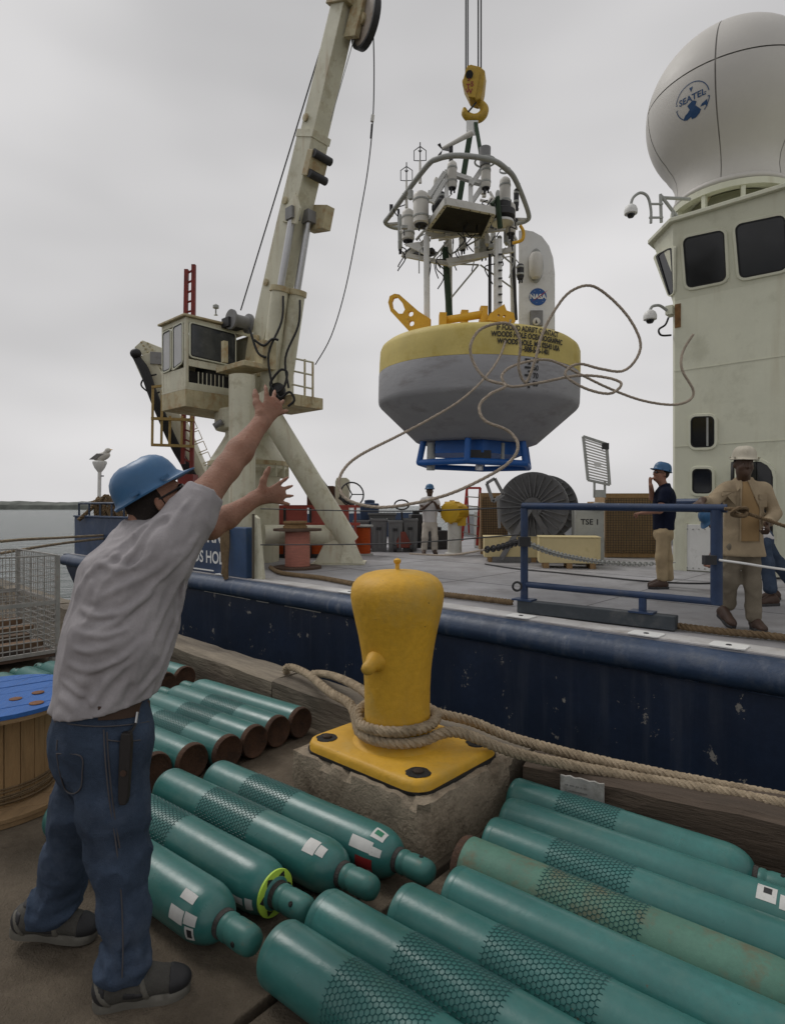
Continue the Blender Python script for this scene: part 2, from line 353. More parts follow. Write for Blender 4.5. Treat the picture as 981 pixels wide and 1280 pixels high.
# ------------------------------------------------------------------ bollard on its concrete block
E1, E2 = V((-.739, .673, 0)), V((.673, .739, 0)); BC = V((.045, 3.15, 0)); BAX = (E1, E2, ZUP)
bm = bmesh.new()
bmesh.ops.create_grid(bm, x_segments=1, y_segments=1, size=.5); bm.free()
def rough_block(c, sx, sy, z0, z1, ax, seed, amp=.006, seg=.045):
    rk = random.Random(seed); nx, ny, nz = max(2, int(sx/seg)), max(2, int(sy/seg)), max(2, int((z1-z0)/seg)); idx = {}; mb = MB(); vs = []; fs = []
    def vid(i, j, k):
        if (i, j, k) in idx: return idx[(i, j, k)]
        ex = (i in (0, nx))+(j in (0, ny))+(k == nz)
        x, y, z = (i/nx-.5)*sx, (j/ny-.5)*sy, z0+(z1-z0)*k/nz
        sh = .004*(ex >= 2)+(rk.random()**4)*.03*(ex >= 2)
        x -= math.copysign(sh, x)*(i in (0, nx)); y -= math.copysign(sh, y)*(j in (0, ny)); z -= sh*(k == nz)
        o = amp*.6
        vs.append(c+ax[0]*(x+rk.uniform(-o, o))+ax[1]*(y+rk.uniform(-o, o))+ax[2]*(z+rk.uniform(-o, o)*(k > 0))); idx[(i, j, k)] = len(vs)-1; return idx[(i, j, k)]
    for i in range(nx):
        for j in range(ny): fs.append((vid(i, j, nz), vid(i+1, j, nz), vid(i+1, j+1, nz), vid(i, j+1, nz)))
    for i in range(nx):
        for k in range(nz):
            fs.append((vid(i, 0, k), vid(i+1, 0, k), vid(i+1, 0, k+1), vid(i, 0, k+1))); fs.append((vid(i+1, ny, k), vid(i, ny, k), vid(i, ny, k+1), vid(i+1, ny, k+1)))
    for j in range(ny):
        for k in range(nz):
            fs.append((vid(0, j+1, k), vid(0, j, k), vid(0, j, k+1), vid(0, j+1, k+1))); fs.append((vid(nx, j, k), vid(nx, j+1, k), vid(nx, j+1, k+1), vid(nx, j, k+1)))
    mb.add(vs, fs, True); return mb
tag(build(rough_block(BC, .90, .72, .002, .275, BAX, 5), 'plinth', m_block, sharp=28), 'rough square concrete plinth under the yellow bollard', 'plinth')
boll = thing('mooring_bollard', 'big yellow mooring bollard with rope around its neck on the quay', 'bollard', BC+ZUP*.275)
def rrect(sx, sy, r, n=6):
    out = []
    for cx, cy, a0 in ((sx/2-r, sy/2-r, 0), (-sx/2+r, sy/2-r, 90), (-sx/2+r, -sy/2+r, 180), (sx/2-r, -sy/2+r, 270)):
        for i in range(n+1):
            a = math.radians(a0+90*i/n); out.append((cx+r*math.cos(a), cy+r*math.sin(a)))
    return out
def ringat(sx, sy, r, z): return [BC+E1*x+E2*y+ZUP*z for x, y in rrect(sx, sy, r)]
build(MB().loft([ringat(.80, .66, .10, .272), ringat(.80, .66, .10, .312), ringat(.785, .645, .095, .328), ringat(.76, .62, .09, .334)], True), 'base_plate', m_yel, boll, sharp=60)
rgk = random.Random(2)
build(MB().loft([[p_+V((rgk.uniform(-.006, .010), rgk.uniform(-.010, .006), 0)) for p_ in ringat(.812, .672, .10, .268)], [p_+V((rgk.uniform(-.006, .006), rgk.uniform(-.006, .006), 0)) for p_ in ringat(.808, .668, .10, .286)]], False), 'bedding_grout', m_black, boll)
BP = BC+V((-.02, .02, 0))
prof = [(.235, .333), (.205, .345), (.183, .375), (.173, .42), (.170, .50), (.171, .60), (.176, .70), (.187, .79), (.203, .88), (.221, .96), (.236, 1.03), (.243, 1.08), (.241, 1.115), (.231, 1.145), (.210, 1.172), (.175, 1.193), (.125, 1.207), (.06, 1.214), (0, 1.216)]
build(MB().lathe(prof, BP, n=48), 'post', m_yel, boll, sharp=70)
hd = (V((-.55, -.75, 0))).normalized(); hb = BP+hd*.165+ZUP*.775
build(MB().tube([hb, hb+hd*.035, hb+hd*.055-ZUP*.012, hb+hd*.085-ZUP*.024, hb+hd*.102-ZUP*.031, hb+hd*.108-ZUP*.034], [.062, .048, .036, .033, .024, .004], 14), 'horn', m_yel, boll, sharp=80)
build(MB().lathe([(.022, 1.21), (.012, 1.22), (.011, 1.245), (.019, 1.255), (.019, 1.268), (.006, 1.276)], BP, n=12), 'top_nipple', m_yel, boll)
for x, y in ((.31, -.235), (-.31, -.235), (-.31, .235), (.31, .235)):
    c = BC+E1*x+E2*y
    nb_ = MB(); rk = random.Random(int(x*100+y*1000)); pr = []
    ring = lambda r, z: [c+V((math.cos(2*PI*i/18), math.sin(2*PI*i/18), 0))*r*rk.uniform(.9, 1.1)+ZUP*z for i in range(18)]
    nb_.loft([ring(.058, .333), ring(.056, .337), ring(.045, .3375)], True)
    bo = build(nb_, 'bolt_recess', m_black, boll)
    build(MB().lathe([(.026, .3365), (.026, .345), (.018, .350)], c, n=6), 'bolt', M('bolt_rust', (.035, .022, .014), .8, bump=.5), bo)
# ------------------------------------------------------------------ ropes
def strands(path, R, pitch=.09, n=6, mb=None, k=3, step=.012):
    path = [V(p) for p in path]; L_ = [0]
    for i in range(1, len(path)): L_.append(L_[-1]+(path[i]-path[i-1]).length)
    m = int(L_[-1]/step)+2; P = []; i = 0
    for q in range(m):
        s_ = L_[-1]*q/(m-1)
        while i < len(path)-2 and L_[i+1] < s_: i += 1
        t = (s_-L_[i])/max(1e-9, L_[i+1]-L_[i]); P.append(path[i].lerp(path[i+1], min(1, t)))
    mb = mb or MB(); u = None; fr = []
    for q in range(m):
        T = (P[min(q+1, m-1)]-P[max(q-1, 0)]).normalized()
        if u is None: u = T.cross(ZUP); u = u if u.length > .05 else T.cross(V((1, 0, 0)))
        u = (u-T*u.dot(T)).normalized(); fr.append((u, T.cross(u)))
    for j in range(k):
        pts = []
        for q in range(m):
            a = 2*PI*(j/k+(L_[-1]*q/(m-1))/pitch); pts.append(P[q]+(fr[q][0]*math.cos(a)+fr[q][1]*math.sin(a))*R*.52)
        mb.tube(pts, R*.56, n)
    return mb
def around(a0, a1, z0, z1, r, n=14): return [BP+V((math.cos(math.radians(a0+(a1-a0)*i/n))*r, math.sin(math.radians(a0+(a1-a0)*i/n))*r, z0+(z1-z0)*i/n)) for i in range(n+1)]
RR = .027
l1 = [W(376, 880, 5.1), W(358, 840, 4.72), W(364, 834, 4.62), W(385, 843, 4.35), W(412, 865, 3.75), W(438, 881, 3.4)]
pa = l1+around(185, 315, .40, .385, .205)+[W(570, 915, 3.02), W(640, 940, 3.02), W(720, 958, 2.99), W(800, 973, 2.92), W(900, 990, 2.78), W(985, 1007, 2.66), W(1060, 1025, 2.56), W(1200, 1060, 2.4)]
tag(build(strands(catmull(pa, 8), RR), 'mooring_rope', m_rope), 'tan mooring rope crossing in front of the bollard and running off right, lower line', 'rope')
pb = [W(420, 905, 4.9), W(392, 850, 4.7), W(396, 842, 4.6), W(420, 846, 4.2), W(452, 862, 3.6)]+around(120, -15, .44, .455, .204, 12)+around(-30, -160, .452, .44, .205, 12)+around(-175, -290, .46, .50, .205, 10)+[W(545, 890, 3.35), W(590, 902, 3.28), W(640, 922, 3.20), W(720, 944, 3.08), W(800, 962, 2.98), W(900, 982, 2.86), W(985, 998, 2.76), W(1060, 1014, 2.66), W(1200, 1048, 2.5)]
tag(build(strands(catmull(pb, 8), RR), 'mooring_rope', m_rope), 'tan mooring rope wrapped right round the neck of the yellow bollard', 'rope')
# ------------------------------------------------------------------ gas cylinders
CR = .100
def cyl_meshes():
    d = {}
    pr = [(.078, .012), (.086, .004), (.094, .002), (.099, .012), (CR, .03), (CR, .4), (CR, .8), (CR, 1.07)]
    for i in range(1, 9):
        a = PI/2*i/9; pr.append((.034+(CR-.034)*math.cos(a), 1.07+.125*math.sin(a)))
    pr += [(.034, 1.197), (.033, 1.215)]
    d['body'] = MB().lathe(pr, ax=(1, 0, 0), n=40, cap=False)
    d['base_disc'] = MB().lathe([(0, .030), (.03, .029), (.055, .022), (.074, .014), (.0785, .0115), (.086, .0032), (.0945, .0012), (.0995, .012), (.1006, .030), (.1004, .0345)], ax=(1, 0, 0), n=40, cap=False)
    d['neck_ring'] = MB().lathe([(.036, 1.178), (.047, 1.183), (.049, 1.197), (.046, 1.211), (.036, 1.214)], ax=(1, 0, 0), n=24)
    d['valve_cap'] = MB().lathe([(.044, 1.212), (.047, 1.22), (.047, 1.235), (.043, 1.242), (.044, 1.25), (.047, 1.262), (.0475, 1.32), (.045, 1.342), (.037, 1.358), (.022, 1.367), (0, 1.369)], ax=(1, 0, 0), n=26)
    h = MB()
    d['vent_hole'] = h
    # hexagonal net sleeve: real strands
    return d
def hex_net(x0, x1, ncirc=37):
    mb = MB(); R = CR+.0014; dth = 2*PI/ncirc; a = R*dth/math.sqrt(3); rows = int((x1-x0)/(1.5*a)); th = .0011
    def pt(x, ang, r=R): return V((x, r*math.cos(ang), r*math.sin(ang)))
    def edge(xa, aa, xb, ab):
        p0, p1 = pt(xa, aa), pt(xb, ab); am = (aa+ab)/2; nr = V((0, math.cos(am), math.sin(am))); d = (p1-p0).normalized(); sd = d.cross(nr)*th
        mb.add([p0+sd, p1+sd, p1-sd, p0-sd, p0+nr*.0012, p1+nr*.0012], [(0, 1, 5, 4), (4, 5, 2, 3)])
    for r_ in range(rows):
        xb = x0+r_*1.5*a; off = (r_ % 2)*dth/2
        for c in range(ncirc):
            t = c*dth+off
            edge(xb, t, xb+a, t)
            if r_ < rows-1: edge(xb+a, t, xb+1.5*a, t+dth/2); edge(xb+a, t, xb+1.5*a, t-dth/2)
    return mb
CD = cyl_meshes()
net_mid, net_a = hex_net(.36, .74), hex_net(.28, .62)
def me_of(mb, name, mat):
    o = build(mb, name, mat, loc=(0, 0, 0)); me = o.data; bpy.data.objects.remove(o); return me
ME = {k: me_of(CD[k], k, {'body': m_teal, 'base_disc': m_base, 'neck_ring': m_ring, 'valve_cap': m_cap}[k]) for k in ('body', 'base_disc', 'neck_ring', 'valve_cap')}
ME['body_rusty'] = me_of(CD['body'], 'body', m_tealr)
ME['net_mid'], ME['net_a'] = me_of(net_mid, 'net_sleeve', m_net), me_of(net_a, 'net_sleeve', m_net)
ME['base_green'] = me_of(CD['base_disc'], 'base_disc', m_teal)
ME['vent_hole'] = me_of(MB().lathe([(0, .0505), (.008, .0502), (.0095, .0475), (.0095, .040)], o=(1.305, 0, 0), ax=(0, 0, 1), n=12, cap=False), 'vent_hole', m_black)
ME['collar'] = me_of(MB().lathe([(.050, 1.178), (.083, 1.176), (.084, 1.180), (.083, 1.184), (.050, 1.186)], ax=(1, 0, 0), n=32, cap=False), 'collar', m_lime)
def zig():
    mb = MB(); n = 12; ring = []
    for i in range(n*2):
        a = PI*i/n; r = .078 if i % 2 == 0 else .062; ring.append(V((1.1862, math.cos(a)*r, math.sin(a)*r)))
    inn = [V((1.1862, math.cos(PI*i/n)*.060, math.sin(PI*i/n)*.060)) for i in range(n*2)]
    mb.add(ring+inn, [(i, (i+1) % (2*n), 2*n+(i+1) % (2*n), 2*n+i) for i in range(2*n) if i % 4 in (0, 3)]); return mb
ME['collar_teeth'] = me_of(zig(), 'collar_print', m_ink)
def patch(x0, x1, a0, a1, mat, name='sticker', lift=.0012):
    """a paper label wrapped on the shoulder: along the axis x0..x1, angle a0..a1 (0 = +Y local, 90 = up)"""
    def rad(x):
        if x <= 1.07: return CR
        s_ = min(1, (x-1.07)/.125); return .034+(CR-.034)*math.sqrt(max(0, 1-s_*s_))
    vs = []; fs = []; na, nx = 6, 5
    for i in range(nx+1):
        x = x0+(x1-x0)*i/nx
        for j in range(na+1):
            a = math.radians(a0+(a1-a0)*j/na); r = rad(x)+lift; vs.append((x+lift*(x > 1.07), r*math.cos(a), r*math.sin(a)))
    for i in range(nx):
        for j in range(na): fs.append((i*(na+1)+j, i*(na+1)+j+1, (i+1)*(na+1)+j+1, (i+1)*(na+1)+j))
    return me_of(MB().add(vs, fs, True), name, mat)
m_dgreen = M('sticker_green', (.02, .17, .09), .5)
STK = {'set1': [patch(1.02, 1.095, 152, 178, m_paper), patch(1.10, 1.15, 150, 172, m_paper), patch(1.045, 1.115, 118, 136, m_paper), patch(1.108, 1.145, 175, 205, m_paper), patch(1.118, 1.138, 180, 198, m_ink, 'hazard_diamond', .002)],
       'set2': [patch(1.04, 1.10, 100, 135, m_paper), patch(1.104, 1.14, 105, 130, m_paper)],
       'set3': [patch(1.01, 1.12, 132, 158, m_paper), patch(1.09, 1.15, 92, 122, m_paper), patch(1.10, 1.135, 98, 112, m_dgreen, 'hazard_diamond', .002), patch(1.115, 1.16, 140, 160, m_paper), patch(1.05, 1.13, 170, 215, m_red, 'red_tag')],
       'set4': [patch(1.05, 1.11, 180, 196, m_paper), patch(1.12, 1.15, 176, 205, m_paper)],
       'set5': [patch(1.0, 1.06, 95, 130, m_paper), patch(1.02, 1.045, 100, 114, m_ink, 'hazard_diamond', .002), patch(1.07, 1.11, 105, 135, m_paper)]}
_cn = [0]
def gas_cyl(p0, d, label, group, net=None, rusty=False, stk=None, collar=False, roll=0, greenbase=False):
    """p0 = centre of the flat base on the ground, d = unit direction towards the cap"""
    t = thing('gas_cylinder', label, 'gas cylinder', V((p0[0], p0[1], CR+.003)), group)
    a = math.atan2(d.y, d.x); t.rotation_euler = (0, 0, a); t.rotation_mode = 'XYZ'
    inner = [('body', ME['body_rusty'] if rusty else ME['body']), ('base_disc', ME['base_green'] if greenbase else ME['base_disc']), ('neck_ring', ME['neck_ring'])]
    if net: inner.append(('net_sleeve', ME[net]))
    def ch(nm, me, par, rot=None):
        o = bpy.data.objects.new(nm, me); COL.objects.link(o); o.parent = par
        if rot is not None: o.rotation_euler = (rot, 0, 0)
        return o
    for nm, me in inner: ch(nm, me, t, roll if nm != 'neck_ring' else None)
    cp = ch('valve_cap', ME['valve_cap'], t)
    for q in (0.35, 0.35+PI): ch('vent_hole', ME['vent_hole'], cp, roll+q)
    for s_ in STK.get(stk, []): ch(s_.name.split('.')[0], s_, t)
    if collar: c_ = ch('collar', ME['collar'], t); ch('collar_print', ME['collar_teeth'], c_)
    return t
dA, eA = V((.793, -.609, 0)), V((.609, .793, 0))
dD, eD = V((.779, -.627, 0)), V((.627, .779, 0))
NL = 1.197
GA = 'gas cylinders lying with caps towards the camera'
for q, pn, lab, kw in ((1.315, -1.745, 'green gas cylinder with white stickers beside the throwing man', dict(stk='set1', roll=1.2)),
                       (1.535, -1.715, 'green gas cylinder with a lime yellow collar round its neck', dict(stk='set4', collar=True, net='net_a', roll=.6)),
                       (1.775, -1.61, 'green gas cylinder with two white shoulder stickers, between the lime-collared and red-tagged ones', dict(stk='set2', net='net_mid', roll=2.0)),
                       (1.985, -1.495, 'green gas cylinder with a red tag, touching the concrete plinth', dict(stk='set3', net='net_a', roll=2.6))):
    b = dA*(pn-NL)+eA*q; gas_cyl(b, dA, lab, GA, greenbase=True, **kw)
GD = 'gas cylinders in the right foreground with their bases to the left'
ords = ['nearest', 'second', 'third', 'fourth', 'fifth', 'sixth', 'seventh', 'farthest']
labD = ['net-sleeved green gas cylinder nearest the camera at the bottom of the picture', 'green gas cylinder second from the camera, its end touching the lime-collared one',
        'green gas cylinder with a small rust mark, third from camera in right-hand row', 'bare green gas cylinder without net sleeve just in front of the rusty one',
        'rust-stained green gas cylinder with a net sleeve in the right-hand row', 'net-sleeved green gas cylinder just behind the rusty one', 'bare green gas cylinder second from the timber kerb on the right', 'net-sleeved green gas cylinder against the timber kerb below the notice board']
for i, (p_, net, ru) in enumerate(((-1.52, 'net_a', 0), (-1.525, 'net_mid', 0), (-1.33, 'net_mid', 0), (-1.245, None, 0), (-1.335, 'net_mid', 1), (-1.315, 'net_a', 0), (-1.345, None, 0), (-1.415, 'net_a', 0))):
    b = dD*p_+eD*(1.305+.2015*i); gas_cyl(b, dD, labD[i], GD, net=net, rusty=bool(ru), greenbase=not ru, roll=i*1.3, stk='set5' if i == 6 else None).scale = (.86 if i == 7 else 1, 1, 1)
b = dD*(-.20)+eD*2.71; gas_cyl(b, dD, 'green gas cylinder at the right edge of the picture against the timber kerb', GD, greenbase=True)
GB = 'gas cylinders with rusty bases towards the camera behind the bollard side'
posn = ['first from the kerb', 'second from the kerb', 'third from the kerb', 'fourth from the kerb', 'fifth from the kerb', 'nearest the man\'s hip']
for i, (q, p_, net) in enumerate(((2.845, -2.945, None), (2.645, -2.945, 'net_mid'), (2.444, -2.93, 'net_mid'), (2.243, -2.925, 'net_mid'), (2.042, -2.98, None), (1.841, -3.03, None))):
    gas_cyl(dA*p_+eA*q, -dA, 'rusty-based green gas cylinder %s in the row left of the bollard' % posn[i], GB, net=net, roll=i*.9)
GC = 'gas cylinders in the far row by the wire cage'
posC = ['next to the kerb', 'second from the kerb', 'third from the kerb', 'fourth from the kerb', 'fifth from the kerb', 'sixth from the kerb', 'seventh from the kerb', 'eighth from the kerb']
for i in range(8):
    gas_cyl(dA*(-4.47+.03*(i % 3))+eA*(2.985-.2015*i), -dA, 'green gas cylinder in the far row behind the man, %s' % posC[i], GC, net='net_mid' if i in (2, 3, 4, 6) else None, roll=i*.7)
# ================================================================== SHIP
def text2d(s, size, offset=0.0, align='CENTER', sx=1.0):
    cu = bpy.data.curves.new('t', 'FONT'); cu.body = s; cu.size = size; cu.align_x = align; cu.align_y = 'CENTER'; cu.offset = offset; cu.resolution_u = 3
    ob = bpy.data.objects.new('t', cu); me = bpy.data.meshes.new_from_object(ob)
    vs = [(v.co.x*sx, v.co.y) for v in me.vertices]; fs = [tuple(p.vertices) for p in me.polygons]
    bpy.data.objects.remove(ob); bpy.data.curves.remove(cu); bpy.data.meshes.remove(me); return vs, fs
def text_on(s, size, mapf, offset=0.0, align='CENTER', sx=1.0):
    vs, fs = text2d(s, size, offset, align, sx); return MB().add([mapf(x, y) for x, y in vs], fs)
ship = thing('research_ship', 'navy blue research ship with grey working deck moored along the quay', 'ship', SO)
A0, A1, TB = -12.4, 11.0, 13.2
# hull side with round gunwale belt
hp = [(.0, .15), (-.03, .13), (-.035, .0), (-.03, -.6), (-.02, -1.2), (0, -2.4)]
def aend(z): return A0+max(0, (.15-z))*1.15+(max(0, .15-z)**2)*.25
cols = 60; vs = []; 
for i in range(cols+1):
    for t, z in hp: a0 = aend(z); vs.append(S(a0+(A1-a0)*i/cols, t, z))
k = len(hp); fs = [(i*k+j, i*k+j+1, (i+1)*k+j+1, (i+1)*k+j) for i in range(cols) for j in range(k-1)]
hull = MB().add(vs, fs, True)
# transom and far side
tr = [S(aend(z), t, z) for t, z in hp]+[S(aend(z), TB-t, z) for t, z in reversed(hp)]
hull.add(tr, [(i, i+1, 2*k-2-i, 2*k-1-i) for i in range(k-1)])
hull.add([S(A0, TB, .15), S(A1, TB, .15), S(A1, TB, -2.4), S(aend(-2.4), TB, -2.4)], [(0, 1, 2, 3)])
build(hull, 'hull', m_hull, ship)
gp = [(.10, .385), (.03, .388), (-.05, .374), (-.11, .335), (-.145, .275), (-.15, .225), (-.13, .175), (-.09, .14), (-.04, .125)]
rings = []
for i in range(81):
    a = A0-.06+(A1-A0+.06)*i/80; w = random.uniform(-.004, .004)
    rings.append([S(a, t+w*(0 < j < 8), z+w*(0 < j < 8)) for j, (t, z) in enumerate(gp)]+[S(a, .1, .125)])
build(MB().loft(rings, True), 'gunwale', m_gunw, ship, sharp=80)
wbd = MB(); rwb = random.Random(6); a_w = -6.0
while a_w < 6.5:
    b_w = a_w+rwb.uniform(.3, 1.6); wbd = MB().tube([S(a_w, -.043, .118), S((a_w+b_w)/2, -.045, .118+rwb.uniform(-.003, .003)), S(b_w, -.043, .118)], .006, 5); build(wbd, 'weld_bead', m_whited if rwb.random() < .5 else m_gunw, ship); a_w = b_w+rwb.uniform(.05, .5)
build(MB().tube([S(A0-.04, -.04, .27), S(A0-.05, 3, .27), S(A0-.05, TB, .27)], .13, 12), 'stern_rub_rail', m_gunw, ship)
build(MB().box(S((A0+A1)/2, TB/2+.02, DK-.03), (A1-A0, TB-.04-.02, .06), SAX), 'deck', m_deck, ship)
# margin strip, pads and plate seams laid on the deck
build(MB().box(S(.0, .20, DK+.003), (9.6, .26, .006), SAX), 'deck_margin', m_deckw, ship)
for px, py in ((270, 719), (432, 741), (650, 771), (800, 796), (905, 811)):
    c = G(px, py, DK+.006)
    q = (c-SO); a, t = q.dot(SF), max(.14, q.dot(SN))
    pr = [S(a+x, t+y, DK+.0065) for x, y in rrect(.27, .20, .03, 3)]
    po = build(MB().prism(pr, ZUP*.010), 'deck_pad', m_white, ship)
    build(MB().lathe([(.025, .0165), (.02, .022), (.0, .022)], S(a, t, DK), n=10), 'eye', m_dark, po)
for a in (-7.4, -4.9, -2.4, .1, 2.6): build(MB().box(S(a, 4.4, DK+.0015), (.014, 7.6, .003), SAX), 'weld_seam', M('seam_dark', (.20, .195, .20), .7), ship)
for t in (2.2, 4.6): build(MB().box(S(-1, t, DK+.0022), (15, .012, .003), SAX), 'weld_seam', _M['seam_dark'], ship)
# stern bulwark with the ship's name
BA = -4.95
bw = MB().box(S((A0+.1+BA-.62)/2, .17, DK+.44), (BA-.62-A0-.1, .07, .88), SAX)
bul = build(bw, 'bulwark', m_bulw, ship, bevel=.012)
build(MB().box(S(BA-.29, .20, DK+.40), (.52, .22, .80), SAX), 'bulwark_end', M('bulwark_end_blue', (.035, .075, .16), .5, dirt=((.07, .09, .12), .3, 4)), bul, bevel=.015)
build(MB().box(S((A0+.1+BA-.62)/2, .17, DK+.9), (BA-.62-A0-.1, .13, .04), SAX), 'cap_rail', m_bulw, bul, bevel=.008)
build(MB().box(S(A0+.14, 6.5, DK+.44), (.07, 12.6, .88), SAX), 'stern_plate', m_bulw, bul)
# far side bulwark
build(MB().box(S(-3, TB-.12, DK+.42), (15, .06, .84), SAX), 'far_bulwark', M('far_bulwark_grey', (.27, .28, .29), .6), ship)
def on_bul(a_c, z_c): return lambda x, y: S(a_c+x, .131, z_c+y)
aR = (W(267, 670, 1)-V((0, 0, CH)))          # ray
def a_at(px, t):
    r = V(((px-CX)/FPX, 1, 0)); q = isect(V((0, 0, 0)), r, SO+SN*t, SF); return (q-SO).dot(SF)
def z_at(px, py, t):
    r = V(((px-CX)/FPX, 1, 0)); q = isect(V((0, 0, 0)), r, SO+SN*t, SF); return CH-(py-CY)/FPX*q.y
m_letter = M('letter_white', (.74, .74, .72), .6, var=.06)
xa = a_at(276.5, .13)
build(text_on('KNORR', .40, lambda x, y: S(xa+x, .1315, z_at(267, 669, .13)+y), .008, 'RIGHT', .95), 'ship_name', m_letter, bul)
build(text_on('WOODS HOLE', .29, lambda x, y: S(a_at(285, .13)+x, .1315, z_at(262, 697, .13)+y), .006, 'RIGHT', .95), 'home_port', m_letter, bul)
build(MB().box(S(-7.2, .128, DK+.045), (2.4, .006, .022), SAX), 'white_line', m_letter, bul)
# rails on the stern bulwark
rp_ = MB()
for a in np.arange(A0+.3, -8.2, .62): rp_.cyl(S(a, .17, DK+.9), S(a, .17, DK+1.2), .022, n=8)
rp_.tube([S(A0+.3, .17, DK+.92), S(A0+.3, .17, DK+1.2), S(-8.2, .17, DK+1.2), S(-8.2, .17, DK+.92)], .026, 8)
build(rp_, 'stern_rail', m_gunw, ship)
# stanchion post at the break of the bulwark
sp = S(BA+.12, .18)
build(MB().prism([sp-SF*.10, sp+SF*.16, sp+SF*.02+ZUP*.95, sp-SF*.07+ZUP*1.0], SN*.06), 'stanchion', m_crane, ship, bevel=.006)
build(MB().cyl(sp-SF*.01-SN*.05, sp-SF*.01-SN*.05+ZUP*1.02, .022, n=8), 'stanchion', M('old_bronze', (.10, .085, .06), .6), ship)
# ---- deckhouse
TA, TT = -.54, 6.04; ZB, ZT = 5.2, 6.5
def quadpt(q, u, v): return (q[0]*(1-u)+q[1]*u)*(1-v)+(q[3]*(1-u)+q[2]*u)*v
house = MB()
lo = [(A1, TT), (TA+.05, TT), (TA, TT+.05), (TA, 11.5), (A1, 11.5)]
up = [(A1, 5.80), (-.45, 5.80), (-1.0, 6.4), (-1.0, 11.5), (A1, 11.5)]
house.loft([[S(a, t, DK-.01) for a, t in lo], [S(a, t, ZB) for a, t in lo], [S(a, t, ZT) for a, t in up]], False)
hw = build(house, 'deckhouse', m_tower, ship)
build(MB().prism([S(a, t, ZT+.002) for a, t in [(A1, 5.72), (-.48, 5.72), (-1.09, 6.37), (-1.09, 11.6), (A1, 11.6)]], ZUP*.07), 'roof_edge', m_tower, hw, bevel=.01)
def window(quad, name='window', fr=.05, out=.03, rad=.10, parent=None, glass=None):
    """quad = bl, br, tr, tl of the opening in world space"""
    parent = parent or hw
    bl, br, tr_, tl = [V(p) for p in quad]; c = (bl+br+tr_+tl)/4; nrm = (br-bl).cross(tl-bl).normalized()
    if nrm.dot(V((0, 0, CH))-c) < 0: nrm = -nrm
    w, h = (br-bl).length, (tl-bl).length
    def rr(gx, gy, r):
        return [quadpt((bl, br, tr_, tl), .5+x/w, .5+y/h) for x, y in rrect(w+2*gx, h+2*gy, r, 4)]
    o1, o2, i2 = rr(fr, fr, rad+fr), rr(fr*.8, fr*.8, rad+fr*.8), rr(0, 0, rad)
    f = MB().loft([[p+nrm*.001 for p in o1], [p+nrm*out for p in o2], [p+nrm*out for p in i2], [p+nrm*.004 for p in i2]], False, cap=False)
    wf = build(f, name, m_tower, parent)
    i3 = rr(-.022, -.022, rad*.8)
    build(MB().loft([[p+nrm*(out*.72) for p in i2], [p+nrm*(out*.8) for p in i3], [p+nrm*.006 for p in i3]], False, cap=False), 'seal', m_seal, wf)
    build(MB().add([p+nrm*.010 for p in i3], [tuple(range(len(i3)))]), 'pane', glass or m_glass, wf)
    return wf
def face_uv(Q, px, py):      # ray-plane hit on the quad's plane
    n_ = (Q[1]-Q[0]).cross(Q[3]-Q[0]); o = V((0, 0, CH)); d = V(((px-CX)/FPX, 1, -(py-CY)/FPX)); return o+d*((Q[0]-o).dot(n_)/d.dot(n_))
Qm = [S(TA+.05, TT, ZB), S(A1, TT, ZB), S(A1, 5.80, ZT), S(-.45, 5.80, ZT)]
Qc = [S(TA, TT+.05, ZB), S(TA+.05, TT, ZB), S(-.45, 5.80, ZT), S(-1.0, 6.4, ZT)]
Ql = [S(TA, TT, DK), S(A1, TT, DK), S(A1, TT, ZB), S(TA, TT, ZB)]
def win_px(Q, l, t, r, b, **kw): return window([face_uv(Q, l[0], b[0]), face_uv(Q, r, b[1]), face_uv(Q, r, t[1]), face_uv(Q, l[1], t[0])], **kw)
window([face_uv(Qm, *p) for p in ((858, 361), (908, 351), (905, 287), (853, 298))], name='window')
window([face_uv(Qm, *p) for p in ((924, 349), (984, 337), (981, 268), (918, 281))], name='window')
window([face_uv(Qm, *p) for p in ((1002, 333), (1075, 318), (1072, 245), (998, 264))], name='window')
window([face_uv(Qc, *p) for p in ((837, 370), (843, 366), (841, 308), (820, 319))], name='window', fr=.03, rad=.05)
w1 = window([face_uv(Ql, *p) for p in ((863, 560), (893, 559), (893, 520), (863, 521))], rad=.09)
build(MB().box(face_uv(Ql, 884, 540)-SN*.016, (.03, .01, .50), SAX), 'curtain_rod', m_lgrey, w1)
window([face_uv(Ql, *p) for p in ((865, 617), (890, 617), (890, 586), (865, 586))], rad=.08)
# oval doorway, its open door leaf, base fittings
dc = [face_uv(Ql, *p) for p in ((925, 712), (966, 716), (966, 575), (925, 577))]
window(dc, name='doorway', rad=.28, fr=.05)
o_ = face_uv(Ql, 917, 640)
dl = MB(); hx = (SF*.25-SN*.95).normalized()
dl.prism([o_+hx*(.02+x+.33)+ZUP*y for x, y in rrect(.66, 1.75, .3, 6)], SF*.05)
leaf = build(dl, 'door_leaf', m_tower, hw, bevel=.008)
build(MB().tube([o_+hx*(.35+x)+ZUP*y-SF*.03 for x, y in rrect(.54, 1.6, .25, 5)], .025, 8, closed=True), 'door_gasket', m_seal, leaf)
for z in (-.5, 0, .5): build(MB().beam(o_+hx*.08+ZUP*z-SF*.03, o_+hx*.6+ZUP*z-SF*.03, .03, .04), 'dog_bar', m_lgrey, leaf)
bx = face_uv(Ql, 830, 690)
build(MB().box(S(-.30, TT-.03, DK+.42), (.05, .05, .84), SAX), 'corner_angle', m_tower, hw)
build(MB().box(S(.12, TT-.022, DK+.42), (.9, .04, .80), SAX), 'base_panel', m_white, hw, bevel=.004)
